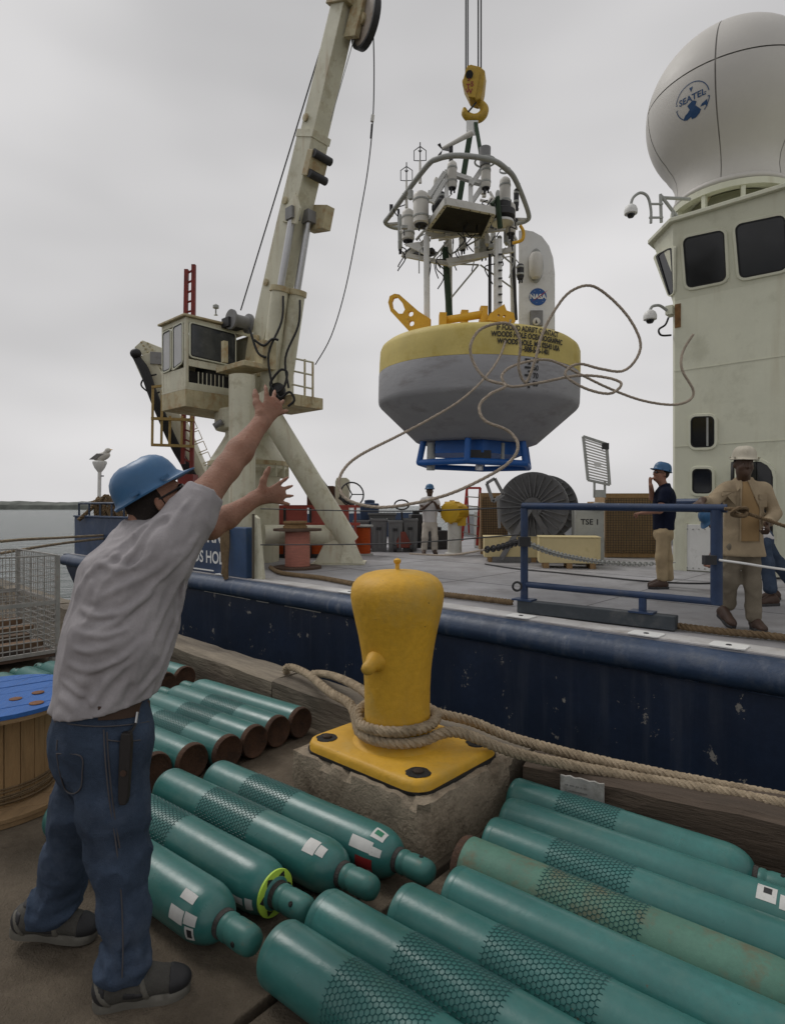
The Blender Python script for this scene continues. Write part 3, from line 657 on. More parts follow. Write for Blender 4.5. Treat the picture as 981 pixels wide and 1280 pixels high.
for i in range(9):
    for z in (.06, .74): build(MB().lathe([(.012, 0), (.012, .012), (.006, .016)], S(-.27+i*.095, TT-.042, DK+z), -SN, n=8), 'rivet', m_lgrey, hw)
build(MB().box(S(2.1, TT-.004, 3.95), (5.2, .008, .018), SAX), 'plate_seam', m_tower, hw)
build(MB().box(S(3.0, TT-.004, 2.6), (7, .008, .012), SAX), 'plate_seam', m_tower, hw)
# rust at the corner under the overhang
m_rust = M('rust_streak', (.20, .105, .04), .85, var=.4, vs=9, bump=.4)
build(MB().box(S(TA+.10, TT-.006, 4.93), (.10, .010, .42), SAX), 'rusty_bracket', m_rust, hw)
# ---- radome on its stand
RCt = V((6.67, 12.0, 9.3)); RD = 1.55
dome = thing('radome', 'big white satellite radome on top of the deckhouse', 'radome', V((RCt.x, RCt.y, 7.45)))
m_dome = M('radome_white', (.55, .53, .495), .55, var=.05, vs=1.2, dirt=((.54, .52, .48), .3, 2), spots=((.40, .37, .33), .04, 9), spec=.4)
m_domes = M('radome_seam', (.30, .285, .26), .7)
full = [(1.0, -1.82), (1.06, -1.80), (1.06, -1.74), (1.02, -1.70), (.995, -1.5), (1.02, -1.32), (1.085, -1.17), (1.16, -1.06)]
th0 = math.acos(1.02/RD)
prof1 = [(RD*math.sin(th), -RD*math.cos(th)) for th in np.linspace(math.asin(1.17/RD), math.radians(96), 16)]
prof2 = [(RD*math.sin(th), -RD*math.cos(th)) for th in np.linspace(math.radians(97.0), math.radians(150), 14)]
prof3 = [(RD*math.sin(th), -RD*math.cos(th)) for th in np.linspace(math.radians(150.9), math.radians(180), 8)]
to_cam = math.atan2(-RCt.y, -RCt.x)
build(MB().lathe([(r*.988, h) for r, h in full[3:]+prof1+prof2+prof3], RCt, n=48), 'inner_shell', m_domes, dome)
gap = math.radians(.95); az0 = to_cam-math.radians(9)
for i in range(6):
    a0, a1 = az0+i*PI/3+gap/2, az0+(i+1)*PI/3-gap/2
    build(MB().lathe(full[3:]+prof1[1:], RCt, n=14, a0=a0, a1=a1, ref=(1, 0, 0)), 'panel', m_dome, dome, sharp=80)
    build(MB().lathe(prof2, RCt, n=14, a0=a0, a1=a1, ref=(1, 0, 0)), 'panel', m_dome, dome, sharp=80)
build(MB().lathe(prof3, RCt, n=48), 'crown_panel', m_dome, dome, sharp=80)
build(MB().lathe(full[:4], RCt, n=48, cap=False), 'base_flange', m_dome, dome, sharp=80)
build(MB().lathe([(1.0, -1.83), (.7, -1.84), (0, -1.84)], RCt, n=32, cap=False), 'floor_plate', m_tower, dome)
# stand
stand = thing('radome_stand', 'cream steel ring stand of posts carrying the radome', 'stand', V((RCt.x, RCt.y, ZT+.07)))
ztop = RCt.z-1.85
for i in range(10):
    a = to_cam+2*PI*(i+.3)/10; p = V((RCt.x+1.02*math.cos(a), RCt.y+1.02*math.sin(a), 0))
    build(MB().box(p+ZUP*((ZT+.072+ztop)/2), (.09, .07, ztop-ZT-.072), rotax(math.degrees(a))), 'post', m_tower, stand)
    q = p+V((math.cos(a), math.sin(a), 0))*-.25
    build(MB().prism([p+ZUP*ztop, p+ZUP*(ztop-.3), q+ZUP*ztop], V((-math.sin(a), math.cos(a), 0))*.02), 'gusset', m_crust if i % 3 == 0 else m_tower, stand)
build(MB().lathe([(.94, ztop-.10), (1.09, ztop-.10), (1.09, ztop+.015), (.94, ztop+.015)], (RCt.x, RCt.y, 0), n=48, cap=False), 'top_ring', m_tower, stand)
build(MB().lathe([(.72, ZT+.075), (.72, ztop-.02)], (RCt.x, RCt.y, 0), n=32), 'inner_drum', M('drum_olive', (.34, .34, .24), .6, dirt=((.2, .19, .13), .4, 3)), stand)
# maker's mark on the dome
def dome_hit(px, py):
    o = V((0, 0, CH)); d = V(((px-CX)/FPX, 1, -(py-CY)/FPX)).normalized(); oc = o-RCt; b = oc.dot(d); c = oc.dot(oc)-RD*RD; return o+d*(-b-math.sqrt(max(0, b*b-c)))
lc = dome_hit(864, 126); ln_ = (lc-RCt).normalized(); ex = (dome_hit(882, 117.5)-lc); ex = (ex-ln_*ex.dot(ln_)).normalized(); ey = ln_.cross(ex)
if ey.z < 0: ey = -ey
def on_dome(x, y, h=.005): p = lc+ex*(x*.86)+ey*(y*.86)-RCt; return RCt+p.normalized()*(RD+h)
m_logo = M('logo_blue', (.018, .065, .17), .5, var=.05)
def dome_strip(pts, w, closed=False):
    mb = MB(); n_ = len(pts); vs = []
    for i in range(n_):
        a = V(pts[max(i-1, 0)] if not closed else pts[i-1]); b = V(pts[min(i+1, n_-1)] if not closed else pts[(i+1) % n_]); t = (b-a).normalized(); nn_ = V((-t.y, t.x))
        vs += [on_dome(*(V(pts[i])+nn_*w/2)), on_dome(*(V(pts[i])-nn_*w/2))]
    return mb.add(vs, [(2*i, 2*i+1, (2*i+3) % (2*n_), (2*i+2) % (2*n_)) for i in range(n_ if closed else n_-1)])
LR = .36
arc = lambda a0, a1, r=LR, n_=22: [(r*math.cos(math.radians(a0+(a1-a0)*i/n_)), r*math.sin(math.radians(a0+(a1-a0)*i/n_))) for i in range(n_+1)]
logo = build(dome_strip(arc(8, 172)+[(.30, .05)], .018), 'logo_arc', m_logo, dome)
build(dome_strip(arc(-8, -50), .018), 'logo_arc', m_logo, logo); build(dome_strip(arc(188, 240), .018), 'logo_arc', m_logo, logo)
build(dome_strip([(-.355, -.05), (.355, -.05)], .016), 'logo_bar', m_logo, logo)
build(text_on('SEATEL', .17, lambda x, y: on_dome(x+.005, y+.055), .004, sx=1.05), 'logo_lettering', m_logo, logo)
def blob(pts): return MB().add([on_dome(0 if not pts else sum(p[0] for p in pts)/len(pts), sum(p[1] for p in pts)/len(pts), .006)]+[on_dome(*p) for p in pts], [(0, i+1, (i+1) % len(pts)+1) for i in range(len(pts))])
rk = random.Random(4)
land = [(-.10, -.06), (.02, .0), (.10, -.05), (.07, -.12), (.12, -.18), (.17, -.24), (.13, -.30), (.05, -.35), (-.04, -.35), (-.05, -.30), (-.15, -.33), (-.22, -.28), (-.17, -.22), (-.12, -.2), (-.06, -.15)]
build(blob(land), 'logo_land', m_logo, logo)
build(blob([(.20, -.14), (.31, -.10), (.30, -.24), (.26, -.19), (.16, -.19)]), 'logo_arrow', m_logo, logo)
build(blob([(-.04, .27), (.04, .27), (0, .17)]), 'logo_arrow', m_logo, logo)
# ---- two dome cameras
def dome_cam(c, r, label, arm, extra=None):
    t = thing('surveillance_camera', label, 'camera', c-ZUP*r)
    build(MB().lathe([(0, .9*r), (.45*r, .85*r), (.8*r, .55*r), (.98*r, .1*r), (1.0*r, -.2*r), (.97*r, -.55*r), (.62*r, -.62*r)], c, n=20), 'housing', m_white, t, sharp=60)
    build(MB().lathe([(.62*r, -.62*r), (.58*r, -.85*r), (.4*r, -1.1*r), (0, -1.2*r)], c, n=18), 'bubble', m_glass, t)
    build(MB().tube(catmull(arm, 6), r*.22, 10), 'arm', m_lgrey, t); return t
c1 = W(788, 263, 10.9)
k1_, k2_ = W(813, 262, 10.95), W(826, 258, 11.0)
t1 = dome_cam(c1, .115, 'white dome camera hanging from a gooseneck beside the radome', [c1+ZUP*.10, W(791, 247, 10.9), W(800, 241, 10.9), W(809, 246, 10.92), k1_, W(813, 279, 10.95)])
for y in (255, 272): build(MB().beam(W(811, y, 10.95), W(828, y, 10.98), .03, .03), 'clamp', m_lgrey, t1)
build(MB().tube([W(825, 243, 11.0), W(826, 278, 11.0)], .03, 8), 'bracket_post', m_lgrey, t1)
build(MB().tube([W(825, 247, 11.0), W(862, 249, 11.15)], .03, 8), 'bracket_strut', m_lgrey, t1)
build(MB().tube([W(826, 245, 11.0), W(858, 287, 11.0)], .03, 8), 'bracket_strut', m_lgrey, t1)
build(MB().tube([W(840, 262, 11.0), W(841, 293, 11.0)], .025, 8), 'bracket_post', m_lgrey, t1)
c2 = W(812, 395, 10.75)
t2 = dome_cam(c2, .115, 'white dome camera on a bracket below the overhanging corner window', [c2+ZUP*.1, W(815, 383, 10.75), W(824, 382, 10.78), W(833, 388, 10.85)])
build(MB().box(W(838, 389, 10.95), (.12, .22, .16), SAX), 'wall_box', m_tower, t2)
build(MB().tube(catmull([W(835, 397, 10.9), W(831, 406, 10.9), W(823, 412, 10.85), W(826, 419, 10.85), W(838, 419, 10.95)], 6), .018, 8), 'cable', m_seal, t2)
# ================================================================== CRANES
m_redp = M('red_lead_paint', (.20, .025, .018), .6, var=.25, vs=5, dirt=((.10, .02, .015), .3, 6))
m_hose = M('black_hose', (.014, .014, .015), .5)
m_yrust = M('cage_yellow_rust', (.38, .27, .10), .7, var=.3, vs=6, dirt=((.2, .10, .04), .5, 6))
PB = W(311, 560, 12.6); PB.z = DK
crane = thing('deck_crane', 'tall cream ship crane with glazed cab and raised telescopic boom', 'crane', PB)
pc = V((PB.x, PB.y, 0))
build(MB().lathe([(.62, DK), (.62, 2.05), (.66, 2.15), (.80, 2.30), (.80, 2.36)], pc, n=28), 'pedestal', m_crane, crane, sharp=30)
build(MB().lathe([(.82, 2.36), (.82, 2.45)], pc, n=28), 'pedestal_flange', m_crust, crane)
for i in range(20):
    a = 2*PI*i/20; d = V((math.cos(a), math.sin(a), 0))
    build(MB().box(pc+d*.75+ZUP*2.24, (.16, .025, .22), (d, V((-d.y, d.x, 0)), ZUP)), 'flange_rib', m_crane, crane)
build(MB().lathe([(.80, 2.45), (.55, 2.85), (.47, 3.0), (.47, 3.08), (.66, 3.10), (.68, 3.14), (.68, 3.46), (.64, 3.5)], pc, n=28), 'slew_column', m_crane, crane, sharp=30)
build(MB().cyl(W(268, 533, 12.0), W(278, 527, 12.0), .06, n=10), 'slew_motor', m_grey, crane)
# cab, aligned with the ship
CB = W(232, 501, 11.6); CB.z = 0
def C(a, t, z): return CB+SF*a+SN*t+ZUP*z            # a<0 goes aft (left), t>0 goes away/right
LA, LT, z0, z1, z2, z3 = .96, 1.5, 3.40, 3.78, 4.32, 5.16
cabm = MB()
build(MB().loft([[C(0, 0, z0+.05), C(-LA, 0, z0+.05), C(-LA, LT, z0), C(0, LT, z0)], [C(0, 0, z1), C(-LA, 0, z1), C(-LA, LT, z1), C(0, LT, z1)]], False), 'cab_skirt', m_crust, crane, bevel=.01)
# side (left face) and front (right face): posts, panels and glass
cab = build(MB().box(C(-LA/2, LT/2, z1+.02), (LA, LT, .04), SAX), 'cab', m_crane, crane)
def cabp(mb, nm, mat=None, bevel=.008): return build(mb, nm, mat or m_crane, cab, bevel=bevel)
for a, t in ((0, 0), (-LA, 0), (0, LT), (-LA, LT)):
    cabp(MB().box(C(a-(.035 if a == 0 else -.035), t+(.035 if t == 0 else -.035), (z1+z3)/2+.02), (.07, .07, z3-z1-.04), SAX), 'corner_post')
# left face is at a=-LA..0 along t=0 ; front face at a=0 along t
cabp(MB().box(C(-LA/2, .02, z1+.23), (LA-.14, .03, .38), SAX), 'side_panel')
cabp(MB().box(C(-LA/2, .02, z3-.05), (LA-.14, .03, .10), SAX), 'side_header')
cabp(MB().box(C(-LA*.53, .02, (z1+.42+z3-.1)/2), (.10, .032, z3-z1-.54), SAX), 'side_mullion')
cabp(MB().box(C(-.02, LT/2, z2-.02), (.03, LT-.14, .14), SAX), 'front_sill')
cabp(MB().box(C(-.02, LT/2, z3-.05), (.03, LT-.14, .10), SAX), 'front_header')
cabp(MB().box(C(-.02, LT/2, z1+.09), (.03, LT-.14, .10), SAX), 'front_lower_rail')
m_cabg = M('cab_glass_dusty', (.045, .05, .055), .12, var=.4, vs=3, dirt=((.10, .10, .10), .3, 6), spec=.6)
m_paneg = M('cab_glass_painted_sky', (.50, .50, .50), .12, var=.15, vs=2, spec=.6)  # pale pane colour stands in for bright sky seen through the side windows
def cwin(q, nm, g, fr=.03):
    w = window(q, name=nm, fr=fr, out=.018, rad=.05, parent=cab, glass=g); return w
cwin([C(.002, .10, z2+.10), C(.002, LT-.42, z2+.08), C(.002, LT-.42, z3-.12), C(.002, .10, z3-.10)], 'front_window', m_cabg)
cwin([C(-LA*.47, -.002, z1+.44), C(-.10, -.002, z1+.52), C(-.10, -.002, z3-.10), C(-LA*.47, -.002, z3-.12)], 'side_window', m_paneg)
cwin([C(-LA+.08, -.002, z1+.44), C(-LA*.60, -.002, z1+.46), C(-LA*.60, -.002, z3-.14), C(-LA+.08, -.002, z3-.16)], 'side_window', m_paneg)
cabp(MB().box(C(-LA/2, LT-.01, (z1+z3)/2), (LA-.14, .02, z3-z1-.1), SAX), 'rear_panel'); cabp(MB().box(C(-LA+.01, LT/2, (z1+z3)/2), (.02, LT-.14, z3-z1-.1), SAX), 'aft_panel')
build(MB().prism([C(.06, -.06, z3), C(-LA-.06, -.06, z3), C(-LA-.06, LT+.05, z3+.02), C(.06, LT+.05, z3+.02)], ZUP*.045), 'cab_roof', m_crust, crane, bevel=.01)
for i in range(7): cabp(MB().box(C(-.05, .30+i*.09, z1+.26), (.02, .02, .24), SAX), 'guard_bar')
cabp(MB().box(C(-.30, .7, z1+.32), (.4, .45, .5), SAX), 'seat', m_dark); cabp(MB().box(C(-.12, LT*.45, z1+.25), (.02, LT-.3, .28), SAX), 'dark_grille', m_black)
build(MB().lathe([(.04, 0), (.015, .03), (.015, .12), (.06, .14), (.06, .19), (.02, .22)], W(270, 394, 12.0), n=10), 'cab_beacon', m_lgrey, crane)
# turret behind cab and boom heel
HB = W(330, 432, 12.3)
tw = MB().box(V((PB.x+.25, PB.y, 3.95)), (1.0, .95, .9), SAX); build(tw, 'turret', m_crane, crane, bevel=.02)
for s_ in (-1, 1):
    c = HB-SN*.30*s_*1.0; 
    build(MB().prism([c+SF*-.35-ZUP*.7, c+SF*.25-ZUP*.7, c+SF*.2+ZUP*.12, c+SF*-.1+ZUP*.16], SN*.05*s_), 'heel_plate', m_crust, crane, bevel=.01)
build(MB().box(W(303, 461, 11.55), (.95, .55, .10), SAX), 'platform', m_crust, crane, bevel=.01)
build(MB().box(W(281, 440, 11.4), (.09, .09, .40), SAX), 'platform_post', m_crust, crane)
build(MB().box(W(332, 445, 11.5), (.26, .3, .52), SAX), 'valve_box', m_crust, crane)
build(MB().lathe([(.13, -.22), (.20, -.22), (.20, -.18), (.13, -.17), (.13, .17), (.20, .18), (.20, .22), (.13, .22)], W(300, 402, 12.2), SN, n=18), 'winch_drum', m_grey, crane)
build(MB().box(W(291, 405, 12.2), (.25, .35, .18), SAX), 'winch_motor', m_dark, crane)
# boom
H0, H1 = W(327, 445, 12.3), W(432, 2, 10.7)
bd_ = (H1-H0).normalized(); BL = (H1-H0).length; bs_ = bd_.cross(ZUP).normalized(); bb_ = bs_.cross(bd_).normalized()     # side, and across
if bb_.z > 0: bb_ = -bb_
bs_ = -bs_ if bs_.y > 0 else bs_
def boomring(t, w, h, o=0.0): c = H0+bd_*(BL*t)+bb_*o; return [c+bs_*(w*x)+bb_*(h*y) for x, y in ((.5, -.5), (.5, .5), (-.5, .5), (-.5, -.5))]
boom = build(MB().loft([boomring(-.02, .34, .30), boomring(.10, .40, .46), boomring(.40, .40, .50), boomring(.655, .40, .46)], False), 'boom', m_crane, crane, bevel=.012)
build(MB().loft([boomring(.65, .35, .40), boomring(1.0, .33, .36)], False), 'boom_extension', m_crane, crane, bevel=.010)
build(MB().loft([boomring(.638, .43, .49), boomring(.658, .43, .49)], False), 'boom_collar', m_crane, boom)
for t in (.22, .46, .69): build(MB().lathe([(.05, 0), (.07, .01), (.07, .03), (.03, .035)], H0+bd_*(BL*t)+bs_*(.21 if t < .6 else .18)-bb_*.10, bs_, n=12), 'pad_eye', m_crust, boom)
# brackets on the boom (roller guide and cylinder anchor)
def bpt(t, s_, b): return H0+bd_*(BL*t)+bs_*s_+bb_*b
rg = build(MB().loft([[bpt(.535, .21, .20), bpt(.535, .21, .36), bpt(.535, -.19, .36), bpt(.535, -.19, .20)], [bpt(.605, .21, .20), bpt(.605, .21, .36), bpt(.605, -.19, .36), bpt(.605, -.19, .20)]], False), 'roller_bracket', m_crust, crane, bevel=.01)
for t in (.543, .597): build(MB().cyl(bpt(t, .19, .38), bpt(t, -.22, .38), .075, n=12), 'roller', m_dark, rg)
an = MB().prism([bpt(.40, .24, -.02), bpt(.445, .24, .0), bpt(.48, .24, .20), bpt(.445, .24, .42), bpt(.40, .24, .42)], -bs_*.05)
build(an, 'cylinder_anchor', m_crane, crane, bevel=.008)
build(MB().prism([bpt(.40, -.19, .20), bpt(.475, -.19, .20), bpt(.48, -.19, .62), bpt(.415, -.19, .66)], -bs_*.20), 'anchor_plate', m_crust, crane, bevel=.008)
# luffing cylinders
for (tp, mid, bt) in (((366, 268), (350, 362), (334, 492)), ((386, 272), (371, 367), (353, 494))):
    Yt, Ym, Yb = 11.35, 11.55, 11.8
    if tp[0] > 370: Yt, Ym, Yb = 11.5, 11.7, 11.95
    a, b, c = W(*tp, Yt), W(*mid, Ym), W(*bt, Yb)
    cy = build(MB().tube([c, b], .165, 16), 'luffing_cylinder', m_crane, crane)
    build(MB().tube([b-(b-c).normalized()*.05, b+(b-c).normalized()*.05], .19, 16), 'gland', m_crust, cy)
    build(MB().tube([b, a], .068, 14), 'rod', m_steel, cy)
    build(MB().box(a, (.2, .2, .22), SAX), 'rod_eye', m_grey, cy)
    build(MB().tube(catmull([W(mid[0]+4, mid[1]+8, Ym-.2), W(mid[0]+2, mid[1]+40, Ym-.2), W(mid[0]-14, mid[1]+80, Ym-.22), W(mid[0]-10, mid[1]+118, Ym-.22)], 6), .022, 6), 'hose', m_hose, cy)
hz = [[(318, 425), (330, 432), (340, 424), (348, 425)], [(312, 410), (322, 440), (333, 447)], [(345, 468), (352, 462), (359, 466), (355, 484), (345, 490), (338, 480), (345, 468)], [(343, 485), (350, 497), (362, 490), (368, 500), (360, 508)]]
for h in hz: build(MB().tube(catmull([W(x, y, 11.3) for x, y in h], 6), .024, 6), 'hose', m_hose, crane)
build(MB().ell(W(347, 490, 11.45), (.16, .14, .18)), 'hose_bundle', m_hose, crane)
# side platform with rails
sp0 = W(352, 512, 11.7); pl = []
build(MB().box(W(366, 506, 11.9), (1.0, .7, .22), SAX), 'side_platform', m_crust, crane, bevel=.01)
rl_ = MB(); RP = [W(362, 452, 11.9), W(391, 458, 11.6)]
for px, y0, y1, Y in ((363, 447, 500, 12.0), (391, 453, 505, 11.6), (381, 449, 500, 12.3)):
    build(MB().tube([W(px, y0, Y), W(px, y1, Y)], .022, 8), 'rail_post', m_crust, crane)
for y in (0, 16, 33):
    build(MB().tube([W(363, 447+y, 12.0), W(391, 453+y, 11.6)], .018, 8), 'rail', m_crane, crane)
# boom head and sheave
hh = W(433, 14, 10.7)
build(MB().box(H0+bd_*(BL*1.0), (.55, .42, .22), (bb_, bs_, bd_)), 'boom_head', m_crust, crane, bevel=.012)
sc = W(457, 25, 10.5); sdirx = V((-.86, -.50, 0)).normalized()
shv = build(MB().lathe([(.0, -.035), (.38, -.035), (.40, -.03), (.40, .03), (.38, .035), (0, .035)], sc, sdirx, n=36), 'sheave', M('sheave_rusty', (.40, .35, .30), .65, var=.25, vs=6, dirt=((.22, .13, .07), .45, 6)), crane)
build(MB().lathe([(.395, -.06), (.45, -.06), (.45, .06), (.395, .06)], sc, sdirx, n=36, cap=False), 'sheave_rim', m_dark, shv)
build(MB().lathe([(.09, .03), (.09, .08), (.05, .09), (.0, .09)], sc, sdirx, n=14), 'sheave_pin', m_crust, shv)
build(MB().box(W(445, 22, 10.55), (.30, .10, .62), (bb_, bs_, bd_)), 'sheave_cheek', m_crust, shv)
build(MB().tube([W(419, 2, 10.75), W(301, 388, 12.1)], .014, 6), 'hoist_wire', m_dark, crane)
build(MB().tube(catmull([W(466.5, 40, 10.5), W(467.5, 90, 10.55), W(466, 150, 10.6), W(460, 210, 10.8), W(450, 268, 11.0), W(432, 360, 11.3), W(414, 420, 11.5), W(394, 456, 11.65)], 5), .011, 6), 'hoist_wire', m_dark, crane)
build(MB().tube([W(442, 50, 10.5), W(413, 152, 10.8)], .008, 5), 'hoist_wire', m_lgrey, crane)
build(MB().tube([W(466, 144, 10.6), W(465, 152, 10.6)], .03, 8), 'wire_socket', m_whited, crane); build(MB().tube([W(465, 155, 10.6), W(463.5, 173, 10.65)], .018, 8), 'wire_clamp', m_dark, crane)
# ------------------------------------------------------------------ tubular support frame
ct, cb_ = W(303, 470, 11.35), W(303, 690, 11.35); cb_.z = DK
frame = thing('crane_support_frame', 'cream tubular support frame with vertical column and slanting leg beside the crane', 'support frame', cb_)
build(MB().tube([cb_, V((cb_.x, cb_.y, ct.z))], .245, 22), 'column', m_crane, frame)
ft = G(424, 704, DK); fo = W(424, 655, ft.y)
build(MB().tube([W(322, 494, 11.5), W(436, 678, ft.y-.1)], .215, 20), 'slanting_leg', m_crane, frame)
build(MB().tube([W(330, 669, 11.6), W(425, 669, ft.y)], .20, 20), 'cross_tube', m_crane, frame)
build(MB().loft([[ft+V((x*.46, y*.36, .02)) for x, y in ((-1, -1), (1, -1), (1, 1), (-1, 1))], [fo+V((x*.17+.02, y*.17, -.1)) for x, y in ((-1, -1), (1, -1), (1, 1), (-1, 1))]], False), 'foot', m_crane, frame, bevel=.02)
build(MB().box(ft+ZUP*.012, (1.05, .82, .022)), 'foot_plate', m_crane, frame)
build(MB().prism([ft+V((.05, -.36, .03)), ft+V((.5, -.40, .03)), fo+V((.16, -.19, -.1))], V((0, -.03, 0))), 'foot_gusset', m_crane, frame)
# ------------------------------------------------------------------ knuckle-boom crane and red lattice ladder behind the cab
kb = W(262, 690, 15.0); kb.z = DK
kn = thing('knuckle_crane', 'smaller cream folding crane with hose bundles behind the cab', 'crane', kb)
a0_, a1_ = W(182, 445, 14.6), W(262, 625, 15.2)
kd = (a1_-a0_).normalized()
build(MB().beam(a0_, a1_, .48, .42, V((0, 1, 0))), 'arm', m_crane, kn, bevel=.015)
build(MB().prism([W(168, 434, 14.5), W(178, 425, 14.5), W(206, 436, 14.5), W(204, 462, 14.5), W(186, 452, 14.5)], V((0, .45, 0))), 'elbow', m_crane, kn, bevel=.015)
build(MB().box(W(257, 650, 15.2), (.55, .5, 1.0)), 'base_post', m_crane, kn, bevel=.02)
build(MB().box(W(196, 448, 14.45), (.28, .10, .28), rotax(20)), 'inspection_plate', m_grey, kn)
for i in range(5):
    for j in range(2): build(MB().lathe([(.022, 0), (.022, .02), (.01, .026)], W(177+i*2.6+j*8, 428+i*4+j*1.0, 14.49), V((0, -1, 0)), n=6), 'bolt', m_crust, kn)
for k_ in range(5):
    off = k_*2.2
    build(MB().tube(catmull([W(166+off, 444+off*.4, 14.35), W(176+off, 462, 14.3), W(186+off, 490, 14.3), W(198+off, 520, 14.4), W(216+off, 560, 14.6), W(238+off, 600, 14.8), W(246+off, 640, 15.0)], 5), .035, 6), 'hose', m_hose, kn)
build(MB().tube(catmull([W(196, 468, 14.3), W(182, 472, 14.3), W(177, 482, 14.3), W(190, 492, 14.3), W(200, 490, 14.3)], 6), .02, 6), 'hose', m_hose, kn)
build(MB().ell(W(170, 442, 14.35), (.13, .12, .12)), 'hose_joint', m_hose, kn)
for i in range(8):
    p_ = a0_.lerp(a1_, .40+i*.075)+V((.24, 0, .08)); q_ = kd.cross(V((0, 1, 0))).normalized(); q_ = q_ if q_.x > 0 else -q_
    build(MB().tube([p_-q_*.02, p_+q_*.20, p_+q_*.20+kd*.22, p_-q_*.02+kd*.22], .014, 5), 'rung', m_crust, kn)
lad = thing('red_lattice_ladder', 'tall red lattice ladder mast rising behind the crane cab', 'ladder', V((W(238, 600, 14.0).x, 14.0, DK)))
LX = [(233.5, 336, 225, 580), (242, 331, 239, 585)]
l0, l1_ = (W(233.5, 337, 13.8), W(229, 580, 13.8)), (W(242.5, 331, 13.8), W(240, 585, 13.8))
for a, b in (l0, l1_): build(MB().beam(a, b, .085, .085, V((0, 1, 0))), 'rail', m_redp, lad)
for i in range(20): build(MB().beam(l0[0].lerp(l0[1], (i+.4)/20), l1_[0].lerp(l1_[1], (i+.5)/20), .035, .035, V((0, 1, 0))), 'rung', m_redp, lad)
build(MB().box(W(235, 640, 13.8), (.35, .35, 1.7)), 'foot', m_redp, lad)
cage = thing('yellow_ladder_cage', 'rusty yellow safety cage under the crane cab', 'cage', W(214, 560, 13.3))
for px in (191.5, 203, 213, 228, 240): build(MB().tube([W(px, 482+abs(px-191)*.5 if px < 210 else 520, 13.3+(px-191)*.008), W(px-1, 556, 13.3+(px-191)*.008)], .028, 6), 'upright', m_yrust, cage)
for y in (523, 556): build(MB().beam(W(189, y, 13.28), W(243, y+2, 13.65), .06, .06), 'hoop', m_yrust, cage)
build(MB().beam(W(190, 484, 13.28), W(206, 482, 13.3), .05, .05), 'hoop', m_yrust, cage)
# ================================================================== BUOY
m_by = M('buoy_yellow', (.58, .47, .155), .6, var=.13, vs=2.2, bump=.12, bs=14, dirt=((.44, .32, .055), .4, 2.5), spots=((.28, .22, .10), .06, 20), spec=.35)
m_bg = M('buoy_grey', (.325, .325, .34), .62, var=.10, vs=1.6, bump=.15, bs=9, stretch=(1, 1, 3), dirt=((.22, .21, .21), .35, 2), spots=((.12, .11, .10), .05, 12), spec=.35)
m_bfr = M('buoy_frame_blue', (.012, .10, .36), .45, var=.18, vs=4)
m_by2 = M('bracket_yellow', (.72, .40, .03), .5, var=.15, vs=5, dirt=((.4, .22, .03), .25, 8))
m_strap = M('strap_green', (.03, .055, .03), .8)
BU = V((1.152, 8.3, 0)); tilt = Matrix.Rotation(math.radians(1.6), 3, 'Y')
buoy = thing('scientific_buoy', 'yellow and grey ocean buoy with instrument mast hanging over the deck', 'buoy', BU+ZUP*2.0)
bax = tilt@ZUP; bx_, by_ = tilt@V((1, 0, 0)), V((0, 1, 0)); BAX2 = (bx_, by_, bax); b0 = BU+ZUP*3.0
def B(x, y, z): return b0+bx_*x+by_*y+bax*(z-3.0)
bo_ = B(0, 0, 0)
yprof = [(0, 3.70), (.6, 3.70), (1.18, 3.69), (1.27, 3.672), (1.315, 3.635), (1.335, 3.58), (1.34, 3.45), (1.342, 3.285)]
gprof = [(1.342, 3.282), (1.346, 3.27), (1.345, 3.1), (1.343, 2.93), (1.335, 2.885), (1.31, 2.85), (.82, 2.40), (.78, 2.385), (0, 2.385)]
build(MB().lathe(yprof, bo_, bax, n=72), 'upper_hull', m_by, buoy, sharp=60)
build(MB().lathe(gprof, bo_, bax, n=72), 'lower_hull', m_bg, buoy, sharp=50)
# blue frame beneath
def hexp(r, z, n=6, ph=.26, sq=1.0): return [B(r*math.cos(2*PI*i/n+ph), r*sq*math.sin(2*PI*i/n+ph), z) for i in range(n)]
rg_ = hexp(.80, 2.10)
fr_ = build(MB().tube(rg_+[rg_[0]], .042, 10), 'lower_frame', m_bfr, buoy)
for i, p_ in enumerate(rg_):
    q_ = B(.80*math.cos(2*PI*i/6+.26)*.93, .80*math.sin(2*PI*i/6+.26)*.93, 2.40)
    build(MB().tube([p_, q_], .042, 10), 'frame_post', m_bfr, fr_)
    pass
build(MB().lathe([(.60, 2.22), (.66, 2.22), (.66, 2.40), (.60, 2.40)], bo_, bax, n=6), 'frame_plate', m_bfr, fr_)
build(MB().box(B(-.02, -.55, 2.17), (.26, .2, .16), BAX2), 'sensor_block', m_dark, fr_); build(MB().cyl(B(-.02, -.55, 2.0), B(-.02, -.55, 2.1), .05), 'sensor_tip', m_steel, fr_)
build(MB().cyl(B(-.62, -.25, 2.0), B(-.62, -.25, 2.36), .055), 'sensor_tube', m_lgrey, fr_); build(MB().cyl(B(.28, -.5, 2.05), B(.28, -.5, 2.36), .025), 'sensor_tube', m_lgrey, fr_)
